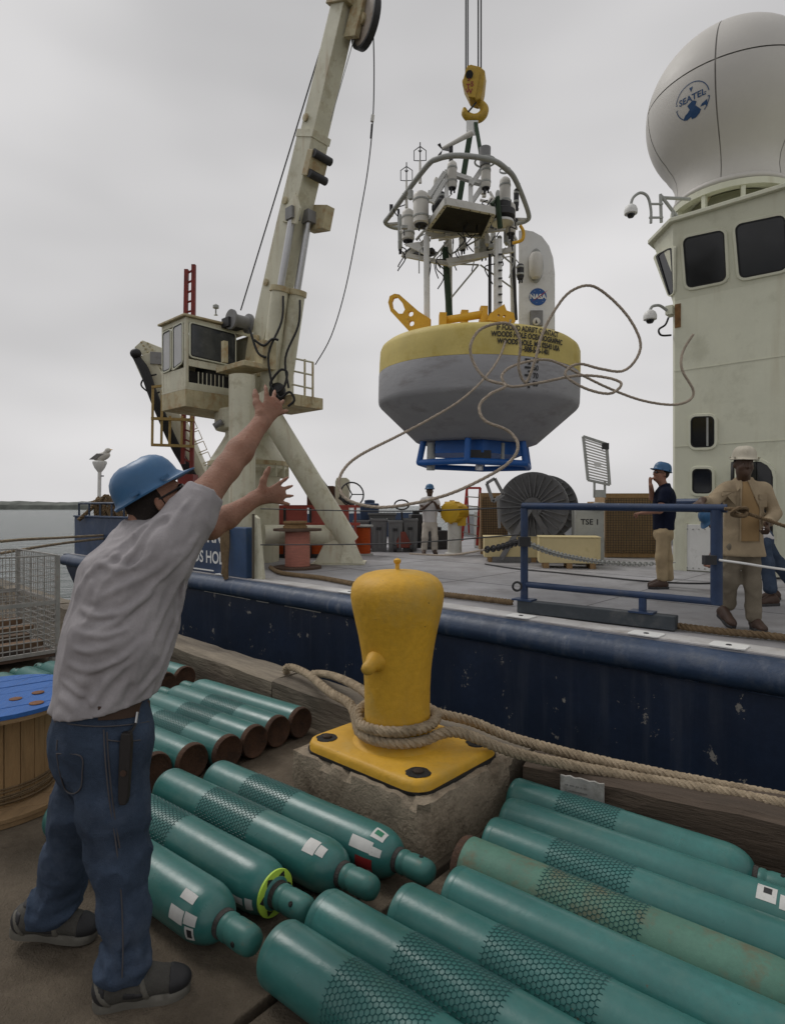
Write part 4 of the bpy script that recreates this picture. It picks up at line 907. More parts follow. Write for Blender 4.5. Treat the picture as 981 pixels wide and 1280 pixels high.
# lettering round the yellow band and the draught marks
def on_buoy(px, py, r, lift=.006):       # angle/height frame at a pixel
    o = V((0, 0, CH)); d = V(((px-CX)/FPX, 1, -(py-CY)/FPX)); 
    oc = V((o.x-BU.x, o.y-BU.y)); dd = V((d.x, d.y)); a = dd.dot(dd); b = 2*oc.dot(dd); c = oc.dot(oc)-r*r; t = (-b-math.sqrt(max(0, b*b-4*a*c)))/(2*a)
    p = o+d*t; return math.atan2(p.y-BU.y, p.x-BU.x), p.z
def wrap(px, py, r, lift=.008):
    an_, z_ = on_buoy(px, py, r); sh = (b0-BU).z
    return lambda x, y: B((r+lift)*math.cos(an_+x/r), (r+lift)*math.sin(an_+x/r), z_+y-math.cos(an_)*r*math.sin(math.radians(1.6))*-1)
for s_, px, py, sz in (('IF FOUND ADRIFT CONTACT', 661, 412.5, .084), ('WOODS HOLE OCEANOGRAPHIC', 662, 421, .084), ('WOODS HOLE, MA 02543 USA', 663, 429.8, .084), ('1-508-548-1401', 668, 438.3, .084)):
    build(text_on(s_, sz, wrap(px, py, 1.342), .0035, sx=.74), 'notice_lettering', m_ink, buoy)
for i, s_ in enumerate(('50', '60', '70', '80')):
    build(text_on(s_, .088, wrap(668.5, 450.5+i*9.8, 1.346), .002, sx=.85), 'draught_number', m_ink, buoy)
    for dx, dy, w in ((658.5, -1, .075), (660.5, 4, .03)): build(MB().add([wrap(dx, 450.5+i*9.8+dy, 1.346)(x, y) for x, y in ((-w/2, -.012), (w/2, -.012), (w/2, .012), (-w/2, .012))], [(0, 1, 2, 3)]), 'draught_mark', m_ink, buoy)
# yellow lifting brackets
def plate(pts, holes, vec, nm, mat, par):     # outline with round holes bridged
    bmn = bmesh.new(); ed = []
    for loop in [pts]+holes:
        vv = [bmn.verts.new(p) for p in loop]; ed += [bmn.edges.new((vv[i], vv[(i+1) % len(vv)])) for i in range(len(vv))]
    bmesh.ops.triangle_fill(bmn, use_beauty=True, use_dissolve=False, edges=ed)
    g_ = bmesh.ops.extrude_face_region(bmn, geom=list(bmn.faces)); bmesh.ops.translate(bmn, verts=[e for e in g_['geom'] if isinstance(e, bmesh.types.BMVert)], vec=vec)
    bmn.verts.index_update(); mb = MB().add([v.co for v in bmn.verts], [tuple(v.index for v in f.verts) for f in bmn.faces]); bmn.free(); return build(mb, nm, mat, par)
YH = 7.9
cir = lambda px, py, r, Y, n_=12: [W(px+r*math.cos(2*PI*i/n_), py+r*math.sin(2*PI*i/n_), Y) for i in range(n_)]
plate([W(x, y, YH) for x, y in ((485, 378), (487, 370), (493, 367), (499, 368), (523, 389), (537, 398), (537, 412), (511, 414), (488, 389))], [[W(x, y, YH) for x, y in ((489, 377), (491, 372), (496, 371), (503, 379), (506, 387), (503, 392), (498, 392), (490, 384))], cir(513, 392, 3.6, YH), cir(514, 404, 3.6, YH)], V((.02, .05, 0)), 'lifting_bail', m_by2, buoy)
plate([W(x, y, 7.5) for x, y in ((609, 400), (612, 392), (622, 385), (630, 380), (633, 388), (642, 391), (644, 402), (640, 404))], [cir(623, 394, 1.6, 7.5, 8), cir(630, 395, 1.6, 7.5, 8)], V((.0, .06, 0)), 'lifting_lug', m_by2, buoy)
build(MB().tube([W(552, 401, 7.9), W(603, 393, 7.7)], .05, 10), 'locking_bar', m_by2, buoy)
for px, py in ((553, 400), (580, 397), (604, 392)): build(MB().box(W(px, py, 7.85), (.09, .14, .16), BAX2), 'bar_clamp', m_by2, buoy)
build(MB().prism([W(600, 402, 7.6), W(612, 402, 7.6), W(608, 387, 7.6), W(604, 384, 7.6)], V((0, .3, 0))), 'bar_clamp', m_by2, buoy)
# mast legs
mm = m_white
def rod(p, q, r=.03, mat=None, nm='mast_leg', par=None, n=8): return build(MB().tube([p, q], r, n), nm, mat or mm, par or buoy)
rod(W(533, 296, 8.0), W(533.5, 408, 8.0), .040); rod(W(622, 300, 7.9), W(622, 398, 7.9), .055); rod(W(640, 280, 8.6), W(642, 400, 8.6), .045, m_whited); rod(W(560, 262, 8.5), W(561, 402, 8.5), .05, m_whited)
for i in range(8): build(MB().box(W(625, 318+i*10, 7.82), (.05, .03, .015)), 'step_mark', m_dark, buoy)
rod(W(612, 318, 8.1), W(612, 396, 8.1), .022, m_dark, 'cable'); rod(W(556, 310, 8.3), W(562, 400, 8.3), .045, m_strap, 'sling_leg'); rod(W(637, 250, 8.3), W(645, 400, 8.5), .022, m_dark, 'cable')
for a, b in (((564, 372), (598, 331)), ((600, 331), (640, 360)), ((598, 331), (566, 330)), ((563, 318), (600, 298)), ((536, 330), (560, 300)), ((604, 300), (640, 330))): rod(W(*a, 8.2), W(*b, 8.2), .012, m_lgrey, 'brace')
# platform trays
tray = [W(557, 256, 7.38), W(617, 271, 7.62), W(603, 285, 8.3), W(534, 291, 8.06)]
tz = sum(p.z for p in tray)/4; tray = [V((p.x, p.y, tz)) for p in tray]
tr0 = build(MB().prism(tray, ZUP*.02), 'tray', m_black, buoy)
for i in range(4): build(MB().beam(tray[i]+ZUP*.02, tray[(i+1) % 4]+ZUP*.02, .045, .09), 'tray_edge', m_whited, tr0)
for i in range(4):
    a, b = tray[i], tray[(i+1) % 4]
    for j in range(5): build(MB().cyl(a.lerp(b, (j+.5)/5)-ZUP*.012-ZUP*.02, a.lerp(b, (j+.5)/5), .008, n=6), 'tray_bolt', m_dark, tr0)
for a, b, w in (((532, 292), (632, 272), .08), ((538, 296), (646, 284), .06), ((558, 327), (642, 312), .07), ((502, 318), (560, 330), .06), ((560, 331), (600, 322), .06), ((505, 322), (533, 300), .06)):
    build(MB().beam(W(*a, 8.15), W(*b, 8.25), w*.6, w), 'cross_beam', m_whited, buoy)
build(MB().prism([W(504, 318, 8.2), W(536, 322, 8.2), W(548, 318, 8.6), W(518, 308, 8.6)], ZUP*.03), 'lower_tray', m_black, buoy)
build(MB().prism([W(505, 305, 8.1), W(530, 318, 8.1), W(524, 302, 8.1)], V((0, .02, 0))), 'gusset_plate', m_white, buoy)
for px in (557, 587, 584): pass
for a, b in (((558, 254), (558, 214)), ((588, 256), (588, 228)), ((560, 216), (588, 225)), ((588, 232), (603, 210)), ((603, 233), (588, 255)), ((556, 216), (536, 246)), ((556, 226), (540, 254)), ((588, 226), (604, 230))):
    build(MB().beam(W(*a, 7.6), W(*b, 7.65), .05, .07, V((0, 1, 0))), 'frame_member', m_white, buoy)
# guard ring
gr = [(.55, 9.2), (.10, 9.25), (-.10, 9.08), (-.02, 8.8), (.40, 7.62), (.55, 7.40), (.80, 7.33), (1.20, 7.42), (1.42, 7.62), (1.60, 7.9), (1.95, 8.75), (1.98, 9.0), (1.80, 9.12)]
build(MB().tube(catmull([V((x, y, 5.77)) for x, y in gr], 6), .034, 10), 'guard_ring', m_lgrey, buoy)
for a, b in (((-.05, 9.1), (.35, 8.9)), ((1.95, 8.95), (1.6, 8.8))): build(MB().beam(V((a[0], a[1], 5.76)), V((b[0], b[1], 5.70)), .05, .03), 'ring_bracket', m_whited, buoy)
# instruments
m_can = M('canister_white', (.62, .60, .55), .5, var=.08, vs=5)
def canister(px, y0, y1, r, Y, mat=None, bands=2, cap=True, nm='canister'):
    a, b = W(px, y0, Y), W(px, y1, Y); h = (a-b).length
    c_ = build(MB().lathe([(0, 0), (r*.8, 0), (r, .02), (r, h*.85), (r*.9, h*.93), (r*.5, h), (0, h)], b, n=18), nm, mat or m_can, buoy)
    for k_ in range(bands): build(MB().lathe([(r*1.0, 0), (r*1.07, .004), (r*1.07, .024), (r, .028)], b+ZUP*h*(.2+.5*k_), n=18, cap=False), 'clamp_band', m_lgrey, c_)
    if cap: build(MB().lathe([(r*.82, -.012), (r*.85, 0)], b, n=16), 'connector_plate', m_dark, c_)
    for k_ in range(3): build(MB().cyl(b+V((math.cos(k_*2.1)*r*.45, math.sin(k_*2.1)*r*.45, -.06)), b+V((math.cos(k_*2.1)*r*.45, math.sin(k_*2.1)*r*.45, 0)), .012, n=6), 'connector', m_dark, c_)
    return c_
canister(510, 262, 301, .085, 8.2); canister(526, 240, 281, .10, 7.9)
canister(565, 202, 235, .060, 7.6); canister(607, 206, 235, .060, 7.55, bands=3)
canister(631, 222, 260, .070, 7.9, bands=3); canister(638, 254, 292, .065, 8.0, bands=1); canister(578, 295, 312, .05, 8.4); canister(604, 285, 320, .07, 8.4, m_lgrey); canister(650, 330, 348, .05, 8.3, m_dark); canister(614, 246, 280, .04, 8.2); canister(645, 236, 258, .035, 8.1, m_dark)
canister(500, 268, 312, .03, 8.5, m_lgrey, 1); canister(545, 222, 262, .035, 8.3); canister(552, 240, 262, .05, 8.2, m_dark); canister(596, 288, 318, .04, 8.6); canister(622, 238, 268, .035, 8.5, m_lgrey); canister(533, 310, 330, .04, 8.5, m_dark)
build(MB().lathe([(.11, 0), (.16, .02), (.16, .10), (.11, .13), (.11, .2)], W(628, 274, 7.9), n=20), 'radiometer', m_dark, buoy); build(MB().lathe([(.02, -.07), (.14, -.06), (.14, -.03), (.02, -.01)], W(628, 274, 7.9), n=18), 'radiometer_base', m_white, buoy)
build(MB().ell(W(549, 260, 7.8), (.10, .1, .12)), 'cable_coil', m_hose, buoy)
build(MB().cyl(W(606, 208, 7.55), W(606, 185, 7.55), .065, .072), 'gauge_funnel', m_grey, buoy); build(MB().torus(W(606, 202, 7.55), ZUP, .125, .012), 'gauge_ring', m_lgrey, buoy)
for px, py, k_, Y in ((508, 206, 1, 8.3), (525, 181, 2, 8.1)):       # sonic anemometers
    an = build(MB().cyl(W(px, py+60-k_*6, Y), W(px, py+20, Y), .022, .012, n=8), 'anemometer_mast', m_can, buoy)
    build(MB().cyl(W(px, py+24, Y), W(px, py-3, Y), .008, n=6), 'spindle', m_dark, an)
    top, bot = W(px, py+2, Y), W(px, py+20, Y)
    for i in range(3):
        d_ = V((math.cos(i*2.094+.5), math.sin(i*2.094+.5), 0))*.092
        build(MB().tube([top, top+d_-ZUP*.03, bot+d_+ZUP*.03, bot], .0065, 5), 'cage_arm', m_dark, an)
        build(MB().tube([top.lerp(bot, .25)+d_*.25, top.lerp(bot, .4)], .008, 5), 'transducer', m_dark, an)
ag = build(MB().tube([W(553, 186, 7.6), W(590, 166, 7.55)], [.022, .035], 10), 'wind_vane_body', m_can, buoy)
build(MB().prism([W(584, 156, 7.55), W(590, 150, 7.55), W(592, 166, 7.55), W(587, 172, 7.55)], V((0, .015, 0))), 'vane_tail', m_white, ag)
for i in range(3):
    a = i*2.094; build(MB().prism([W(553, 187, 7.58), W(553+9*math.cos(a+.2), 187+9*math.sin(a+.2), 7.5), W(553+9*math.cos(a-.25), 187+9*math.sin(a-.25), 7.55)], V((0, .012, 0))), 'propeller_blade', m_dark, ag)
build(MB().tube([W(563.5, 180, 7.6), W(563.5, 204, 7.6)], .026, 10), 'vane_post', m_dark, ag)
build(MB().tube([W(489, 262, 8.8), W(498, 262, 8.8), W(499, 300, 8.8)], .018, 8), 'small_vane', m_dark, buoy)
for k_ in range(3): build(MB().box(W(489, 258+k_*5, 8.8), (.05, .03, .05)), 'small_vane_blade', m_dark, buoy)
rc_ = random.Random(11)
for i in range(40):       # loose cabling
    x, y = rc_.uniform(498, 645), rc_.uniform(240, 325); Y = rc_.uniform(7.8, 8.7)
    build(MB().tube(catmull([W(x, y, Y), W(x+rc_.uniform(-9, 9), y+rc_.uniform(4, 14), Y), W(x+rc_.uniform(-12, 12), y+rc_.uniform(10, 26), Y), W(x+rc_.uniform(-5, 5), y+rc_.uniform(22, 40), Y)], 5), .008, 5), 'cable', m_hose if i % 4 else m_lgrey, buoy)
for i in range(30):       # small sensor bodies and brackets in the truss
    x, y = rc_.choice([rc_.uniform(505, 560), rc_.uniform(600, 648)]), rc_.uniform(228, 318); Y = rc_.uniform(7.9, 8.7)
    build(MB().box(W(x, y, Y), (rc_.uniform(.03, .12), .05, rc_.uniform(.03, .16)), rotax(rc_.uniform(0, 90))), 'sensor_box', rc_.choice([m_dark, m_lgrey, m_white, m_whited]), buoy)
build(MB().tube(catmull([W(640, 304, 7.9), W(652, 300, 7.9), W(654, 290, 7.9), W(650, 282, 7.9)], 6), .022, 8), 'yellow_hose', m_by2, buoy)
for a, b in (((548, 300), (600, 290)), ((500, 290), (534, 262)), ((612, 240), (645, 300)), ((520, 300), (556, 258)), ((600, 250), (648, 262))): rod(W(*a, 8.4), W(*b, 8.3), .02, m_whited, 'truss_bar')
build(MB().tube([W(615, 256, 7.7), W(621, 246, 7.7), W(625, 285, 7.75)], .035, 8), 'sling_leg', m_strap, buoy)
# vane panel with the agency roundel and lantern
YV = 9.0
vp = [W(x, y, YV) for x, y in ((648, 408), (648, 288), (655, 287), (666, 289), (677, 295), (686, 307), (691, 322), (693, 340), (693, 412))]
vane = build(MB().prism(vp, V((.03, .10, 0))), 'vane_panel', m_white, buoy, bevel=.008)
build(MB().prism([W(669.5+x, 332+y, YV-.002) for x, y in [(9*math.cos(a)*1.0, (22 if math.sin(a) > 0 else 21)*math.sin(a)) for a in np.linspace(0, 2*PI, 24, endpoint=False)]], V((0, -.015, 0))), 'lantern_recess', m_lgrey, vane)
build(MB().lathe([(0, -.20), (.06, -.18), (.095, -.12), (.10, 0), (.10, .12), (.07, .18), (0, .2)], W(669.5, 332, YV-.10), n=18), 'lantern', m_can, vane)
nc = W(672, 371, YV-.006)
def vmap(x, y): return nc+V((x, 0, y))
m_nb, m_nr = M('roundel_blue', (.02, .09, .30), .5, var=.06), M('roundel_red', (.45, .03, .04), .5)
nr_ = build(MB().add([vmap(.128*math.cos(a), .128*math.sin(a)) for a in np.linspace(0, 2*PI, 36, endpoint=False)], [tuple(range(36))]), 'roundel', m_nb, vane)
nc = nc-V((0, .004, 0)); build(text_on('NASA', .098, vmap, .004, sx=.95), 'roundel_lettering', m_letter, nr_)
nc = nc-V((0, .004, 0)); build(MB().add([vmap(x, y) for x, y in ((-.10, -.075), (0.0, -.018), (.160, .105), (.055, .038), (.01, .0))], [(0, 1, 4), (1, 2, 3), (1, 3, 4)]), 'roundel_swoosh', m_nr, nr_)
st_ = MB()
for x, y in ((-.05, .08), (.03, .09), (.07, -.07), (-.02, -.09), (-.08, .05)): st_.box(vmap(x, y), (.007, .002, .007))
st_o = build(st_, 'roundel_stars', m_letter, nr_); st_o['kind'] = 'stuff'
build(MB().box(W(670, 398, YV-.03), (.18, .06, .22)), 'reflector_box', m_grey, vane); build(MB().lathe([(.0, 0), (.055, 0), (.055, .02), (.03, .03)], W(670, 402, YV-.065), V((0, -1, 0)), n=14), 'reflector_lens', m_can, vane)
build(MB().prism([W(668.5, 404, YV-.10), W(671.5, 404, YV-.10), W(670, 399, YV-.10)], V((0, -.004, 0))), 'reflector_mark', m_ink, vane)
# ------------------------------------------------------------------ hook block, wires and slings
m_hky = M('hook_yellow', (.46, .29, .025), .5, var=.2, vs=6, dirt=((.22, .13, .03), .35, 6), spots=((.05, .04, .03), .1, 20))
YK = 8.3; hk = thing('crane_hook_block', 'yellow hook block hanging on steel wires above the buoy', 'hook', W(592, 147, YK))
build(MB().prism([W(x, y, YK-.10) for x, y in ((583, 82), (588, 80), (600, 83), (606, 88), (604, 108), (601, 123), (595, 125), (586, 122), (578, 106), (577, 100), (583, 92))], V((.05, .20, 0))), 'cheek', m_hky, hk, bevel=.015)
build(MB().prism([W(x, y, YK-.13) for x, y in ((583, 84), (596, 83), (600, 90), (594, 122), (586, 121), (578, 102))], V((.0, .028, 0))), 'side_plate', m_hky, hk, bevel=.006)
for i, (s_, dx, dy) in enumerate((('3', 586, 98), ('5', 590, 105), ('T', 585, 108), ('W', 586, 114))):
    c_ = W(dx, dy, YK-.136); build(text_on(s_, .09, lambda x, y: c_+V((x, 0, y)), .002), 'painted_mark', m_red, hk)
build(MB().cyl(W(586.5, 93, YK-.12), W(586.5, 93, YK-.16), .05, n=14), 'sheave_pin', m_dark, hk)
build(MB().cyl(W(597, 123, YK), W(597, 130, YK), .06), 'swivel', m_hky, hk)
hkp = [(597, 127), (602, 131), (605, 136), (604, 142), (599, 147), (592, 148.5), (585, 146), (581, 141), (580, 135)]
build(MB().tube(catmull([W(x, y, YK) for x, y in hkp], 5), [.045+.02*math.sin(PI*i/40) for i in range(36)]+[.045-.006*i for i in range(5)], 10), 'hook', m_hky, hk)
build(MB().tube([W(595, 128, YK-.05), W(585, 140, YK-.05)], .012, 6), 'safety_latch', m_dark, hk)
for px0, px1 in ((582.0, 581.5), (584.5, 584.5), (597.5, 597.5), (601.0, 601.5)):
    build(MB().tube([W(px0, 92, YK), W(px0, 92, YK)+V((.0, .0, 6.5))], .011, 6), 'hoist_wire', m_dark, hk)
sl = thing('lifting_sling', 'dark green lifting strap from the hook down to the buoy mast', 'sling', W(575, 255, 8.0))
build(MB().beam(W(591, 146, YK), W(573, 256, 8.1), .075, .02, V((0, 1, 0))), 'strap', m_strap, sl)
build(MB().beam(W(593, 146, YK), W(602, 200, 7.9), .05, .02, V((0, 1, 0))), 'strap', m_strap, sl)
build(MB().box(W(590, 160, YK-.06), (.16, .012, .20), rotax(0)), 'load_tag', m_white, sl)
# ================================================================== GEAR ON DECK
m_pink = M('pink_line', (.60, .25, .19), .85, var=.2, vs=6, bump=.5, bs=60, stretch=(1, 1, 12))
m_orng = M('orange_line', (.46, .075, .012), .85, var=.25, vs=6, bump=.5, bs=60, stretch=(1, 1, 12))
m_redr = M('rack_red', (.33, .06, .045), .65, var=.2, vs=4, dirt=((.2, .05, .04), .35, 5))
m_brown = M('rust_brown_box', (.12, .055, .035), .75, var=.3, vs=4)
m_reel = M('reel_grey', (.15, .15, .153), .5, var=.2, vs=4, dirt=((.06, .06, .06), .3, 5))
m_bin = M('bin_grey', (.17, .175, .18), .6, var=.15, vs=4)
m_lad = M('ladder_red', (.40, .035, .03), .55, var=.15)
m_gate = M('gate_blue', (.022, .045, .105), .45, var=.25, vs=5, dirt=((.05, .065, .10), .3, 6), spots=((.45, .44, .42), .07, 16), spec=.45)
# two pale boxes on skids
def pale_box(c, w, h, d, rot, label):
    t = thing('wooden_box', label, 'box', c, 'pale yellow boxes by the cable reel'); ax = rotax(rot)
    build(MB().box(c+ZUP*(.10+h/2), (w, d, h), ax), 'body', m_pale, t, bevel=.006)
    build(MB().box(c+ZUP*(.10+h+.012), (w+.02, d+.02, .02), ax), 'lid', m_pale, t, bevel=.004)
    for x in (-.38, 0, .38): build(MB().box(c+ax[0]*(x*w)+ZUP*.05, (.10, d*.98, .096), ax), 'skid', m_wood, t)
    for x in (-.44, .44):
        hb_ = c+ax[0]*(x*w)-ax[1]*(d/2+.004)+ZUP*(.10+h*.5); build(MB().box(hb_, (.03, .008, h*.98), ax), 'batten', m_pale, t)
    return t
p_ = G(642, 703, DK); pale_box(V((p_.x, p_.y+.30, DK)), 1.12, .40, .6, -6, 'pale yellow wooden box under the left side of the cable reel')
p_ = G(715, 711, DK); pale_box(V((p_.x, p_.y+.28, DK)), 1.08, .46, .55, -10, 'pale yellow wooden box in front of the grey cabinet')
# big cable reel
RC0, RC1 = V((2.87, 12.45, 1.52)), V((3.45, 13.75, 1.52)); rax = (RC1-RC0).normalized()
reel = thing('cable_reel', 'large dark grey steel cable reel with ribbed flange on deck', 'cable reel', V((3.15, 13.1, DK)))
for c in (RC0, RC1):
    f_ = build(MB().lathe([(0, -.012), (.66, -.012), (.70, -.03), (.72, -.03), (.72, .03), (.70, .03), (.66, .012), (0, .012)], c, rax, n=48), 'flange', m_reel, reel)
    u_ = rax.cross(ZUP).normalized(); w_ = rax.cross(u_)
    for i in range(26):
        a = 2*PI*i/26; d_ = u_*math.cos(a)+w_*math.sin(a)
        build(MB().box(c+d_*.44-rax*.045, (.46, .016, .07), (d_, rax.cross(d_), rax)), 'rib', m_reel, f_)
    build(MB().lathe([(.20, -.06), (.20, -.012)], c, rax, n=20), 'hub', m_reel, f_); build(MB().lathe([(.07, -.14), (.07, -.05)], c, rax, n=14), 'axle_end', m_grey, f_)
build(MB().tube([RC0, RC1], .42, 28), 'drum', m_dark, reel)
for c in (RC0-rax*.12, RC1+rax*.1):
    for s_ in (-1, 1): build(MB().beam(c, c+V((s_*.62, 0, DK+.05-c.z)), .10, .12, rax), 'stand_leg', m_reel, reel)
    build(MB().beam(c+V((-.8, 0, DK+.06-c.z)), c+V((.8, 0, DK+.06-c.z)), .12, .11), 'stand_sill', m_reel, reel)
# grey cabinet
cc = W(734, 660, 12.0); cc.z = DK; cax = rotax(-8)
cab2 = thing('control_cabinet', 'grey control cabinet marked TSE 1 beside the cable reel', 'cabinet', cc)
build(MB().box(cc+ZUP*.545, (.54, .5, 1.07), cax), 'body', m_lgrey, cab2, bevel=.012)
build(MB().box(cc-cax[1]*.252+ZUP*.76, (.48, .012, .56), cax), 'door', m_lgrey, cab2, bevel=.004)
build(text_on('TSE 1', .15, lambda x, y: cc+cax[0]*x-cax[1]*.262+ZUP*(.83+y), .003), 'lettering', m_ink, cab2)
build(MB().box(cc-cax[1]*.262+ZUP*.55, (.06, .02, .05), cax), 'latch', m_steel, cab2)
build(MB().box(cc+cax[0]*.273-cax[1]*.05+ZUP*.88, (.006, .10, .16), cax), 'warning_label', m_by2, cab2)
build(MB().box(cc+cax[0]*.276-cax[1]*.05+ZUP*.90, (.004, .05, .05), cax), 'warning_sign', m_ink, cab2)
build(MB().box(cc+ZUP*1.11, (.46, .4, .05), cax), 'top_tray', m_dark, cab2)
# louvred floodlight panel on a stand
lp = thing('floodlight_panel', 'upright louvred floodlight panel on a short stand above the cabinet', 'floodlight', W(748, 635, 11.7))
q = [W(734.5, 600, 11.6), W(761.5, 606, 11.6), W(757.5, 555, 11.55), W(728.5, 545.5, 11.55)]
for i in range(4): build(MB().beam(q[i], q[(i+1) % 4], .045, .05, V((0, 1, 0))), 'frame', m_lgrey, lp)
for i in range(1, 15): build(MB().beam(quadpt(q, .03, i/15), quadpt(q, .97, i/15), .03, .008, V((0, .8, .6))), 'louvre', m_white, lp)
build(MB().prism([quadpt(q, u, v)+V((0, -.03, 0)) for u, v in ((.36, .36), (.66, .37), (.66, .49), (.36, .48))], V((0, .02, 0))), 'label_plate', m_white, lp)
build(MB().box(quadpt(q, .93, .93)+V((0, -.02, 0)), (.12, .06, .12)), 'corner_clamp', m_dark, lp)
for px in (742.5, 755.5): build(MB().beam(W(px, 602, 11.6), W(px, 622, 11.65), .035, .035, V((0, 1, 0))), 'leg', m_lgrey, lp)
build(MB().box(W(749, 617, 11.65), (.20, .12, .14)), 'yoke', m_lgrey, lp); build(MB().lathe([(.16, 0), (.16, .03), (.08, .06)], W(748, 632, 11.7), n=18), 'foot', m_lgrey, lp)
# plywood crates with wire mesh
def mesh_crate(c, w, d, h, rot, label, mesh=True):
    t = thing('mesh_sided_crate', label, 'crate', c, 'plywood crates behind the reel'); ax = rotax(rot)
    build(MB().box(c+ZUP*(h/2+.04), (w, d, h-.08), ax), 'body', m_crate, t)
    for x in (-1, 1): build(MB().box(c+ax[0]*(x*(w/2-.03))-ax[1]*(d/2+.012)+ZUP*h/2, (.06, .024, h), ax), 'corner_batten', m_wood, t)
    for z in (.06, h-.05): build(MB().box(c-ax[1]*(d/2+.014)+ZUP*z, (w+.03, .028, .10), ax), 'rim_board', m_wood, t)
    if mesh:
        g_ = MB(); n_ = int(w/.055)
        for i in range(n_+1): g_.box(c+ax[0]*(-w/2+w*i/n_)-ax[1]*(d/2+.036)+ZUP*h/2, (.008, .008, h-.22), ax)
        for k_ in range(int((h-.2)/.055)): g_.box(c-ax[1]*(d/2+.044)+ZUP*(.11+k_*.055), (w, .008, .008), ax)
        mo = build(g_, 'wire_mesh', m_dark, t); mo['kind'] = 'stuff'
    return t
p_ = V((W(787, 650, 13.6).x, 13.9, DK)); mesh_crate(p_, 1.12, 1.0, 1.42, -6, 'brown wire-meshed crate behind the man in the navy shirt')
p_ = V((W(617, 650, 14.6).x, 14.8, DK)); mesh_crate(p_, .62, .9, 1.45, -4, 'brown crate partly hidden behind the left edge of the cable reel')
p_ = V((W(770, 640, 15.2).x, 15.4, DK)); mesh_crate(p_, 1.1, .8, 1.25, -3, 'plywood crate between the floodlight panel and the navy-shirted man', False)
# dark inclined skid beside the cabinet
sk = thing('steel_skid', 'dark steel skid with sloping rails right of the grey cabinet', 'skid', G(775, 700, DK))
so_ = G(775, 697, DK)
build(MB().box(so_+V((.02, .4, .16)), (.62, .8, .26), rotax(-8)), 'base', m_dark, sk, bevel=.01)
for x in (-.16, .2): build(MB().beam(so_+V((x-.2, .1, .25)), so_+V((x+.16, .15, 1.05)), .09, .10), 'sloping_rail', m_dark, sk)
for k_ in range(4): build(MB().beam(so_+V((-.33+k_*.08, .1, .38+k_*.17)), so_+V((.03+k_*.08, .12, .38+k_*.17)), .05, .04), 'crossbar', m_grey, sk)
# tilted grey lamp bracket
tb = thing('lamp_bracket', 'small tilted grey steel bracket standing left of the reel', 'bracket', W(622, 640, 12.3))
q = [W(612, 611, 12.2), W(621, 604, 12.2), W(628, 617, 12.2), W(617, 626, 12.2)]
qq = [W(608, 604, 12.2), W(618, 598, 12.2), W(629, 618, 12.2), W(616, 627, 12.2)]
for i in range(4): build(MB().beam(qq[i], qq[(i+1) % 4], .06, .05, V((0, 1, 0))), 'frame_bar', m_grey, tb)
build(MB().beam(W(622, 620, 12.2), W(624, 660, 12.25), .05, .05, V((0, 1, 0))), 'post', m_grey, tb)
# red stepladder
sl_ = thing('stepladder', 'red stepladder standing behind the yellow winch', 'ladder', W(590, 690, 15.2))
T0, T1 = W(583.5, 610, 15.0), W(600, 610, 15.0); F0, F1 = W(577, 676, 14.8), W(596, 682, 14.8); R0, R1 = W(586, 668, 15.9), W(604, 670, 15.9)
for a, b in ((T0, F0), (T1, F1)): build(MB().beam(a, b, .06, .04, V((0, 1, 0))), 'rail', m_lad, sl_)
for a, b in ((T0, R0), (T1, R1)): build(MB().beam(a, b, .04, .03, V((0, 1, 0))), 'rear_rail', m_lad, sl_)
build(MB().beam(T0, T1, .18, .05), 'top_cap', m_lad, sl_)
for i in range(1, 6): build(MB().beam(T0.lerp(F0, i/6), T1.lerp(F1, i/6), .09, .025), 'tread', m_lgrey, sl_)
# yellow winch on a post
wc = G(568, 693, DK); wt = thing('capstan_winch', 'yellow electric winch on a pale steel post beside the man in white', 'winch', wc)
build(MB().lathe([(.24, 0), (.24, .03), (.17, .05), (.16, .80), (.20, .84)], wc, n=18), 'post', m_whited, wt)
wm = W(569, 640, wc.y); m_wy = M('winch_yellow', (.62, .38, .02), .5, var=.15)
mo_ = build(MB().lathe([(.0, -.32), (.18, -.32), (.25, -.27), (.26, -.05), (.24, 0), (.24, .1), (.20, .16), (.20, .3), (0, .32)], wm, V((.55, .8, 0)), n=22), 'motor', m_wy, wt)
for i in range(12):
    a = 2*PI*i/12; ax_ = V((.55, .8, 0)).normalized(); u_ = ax_.cross(ZUP); d_ = u_*math.cos(a)+ZUP*math.sin(a)
    build(MB().box(wm+d_*.262-ax_*.16, (.03, .02, .2), (d_, ax_.cross(d_), ax_)), 'cooling_fin', m_wy, mo_)
build(MB().box(wm+V((.13, 0, -.22)), (.2, .3, .2)), 'gearbox', m_wy, wt)
# pallet truck
pt = G(504, 690, DK); pj = thing('pallet_truck', 'rusty red pallet truck with a loop handle by the grey bins', 'pallet truck', pt)
build(MB().prism([pt+V((-.25, 0, .10)), pt+V((.24, 0, .10)), pt+V((.05, 0, .50)), pt+V((-.06, 0, .50))], V((0, .3, 0))), 'hydraulic_body', M('jack_red', (.20, .045, .03), .6, dirt=((.1, .04, .03), .4, 6)), pj, bevel=.015)
for x in (-.22, .24): build(MB().box(pt+V((x, .9, .12)), (.16, 1.2, .07)), 'fork', m_brown, pj)
build(MB().tube([pt+V((0, .1, .45)), W(502, 640, pt.y)], .025, 8), 'handle_shaft', m_dark, pj)
hl = [W(502+9*math.cos(a), 631+6*math.sin(a), pt.y) for a in np.linspace(0, 2*PI, 16, endpoint=False)]
build(MB().tube(hl, .022, 6, closed=True), 'handle_loop', m_dark, pj)
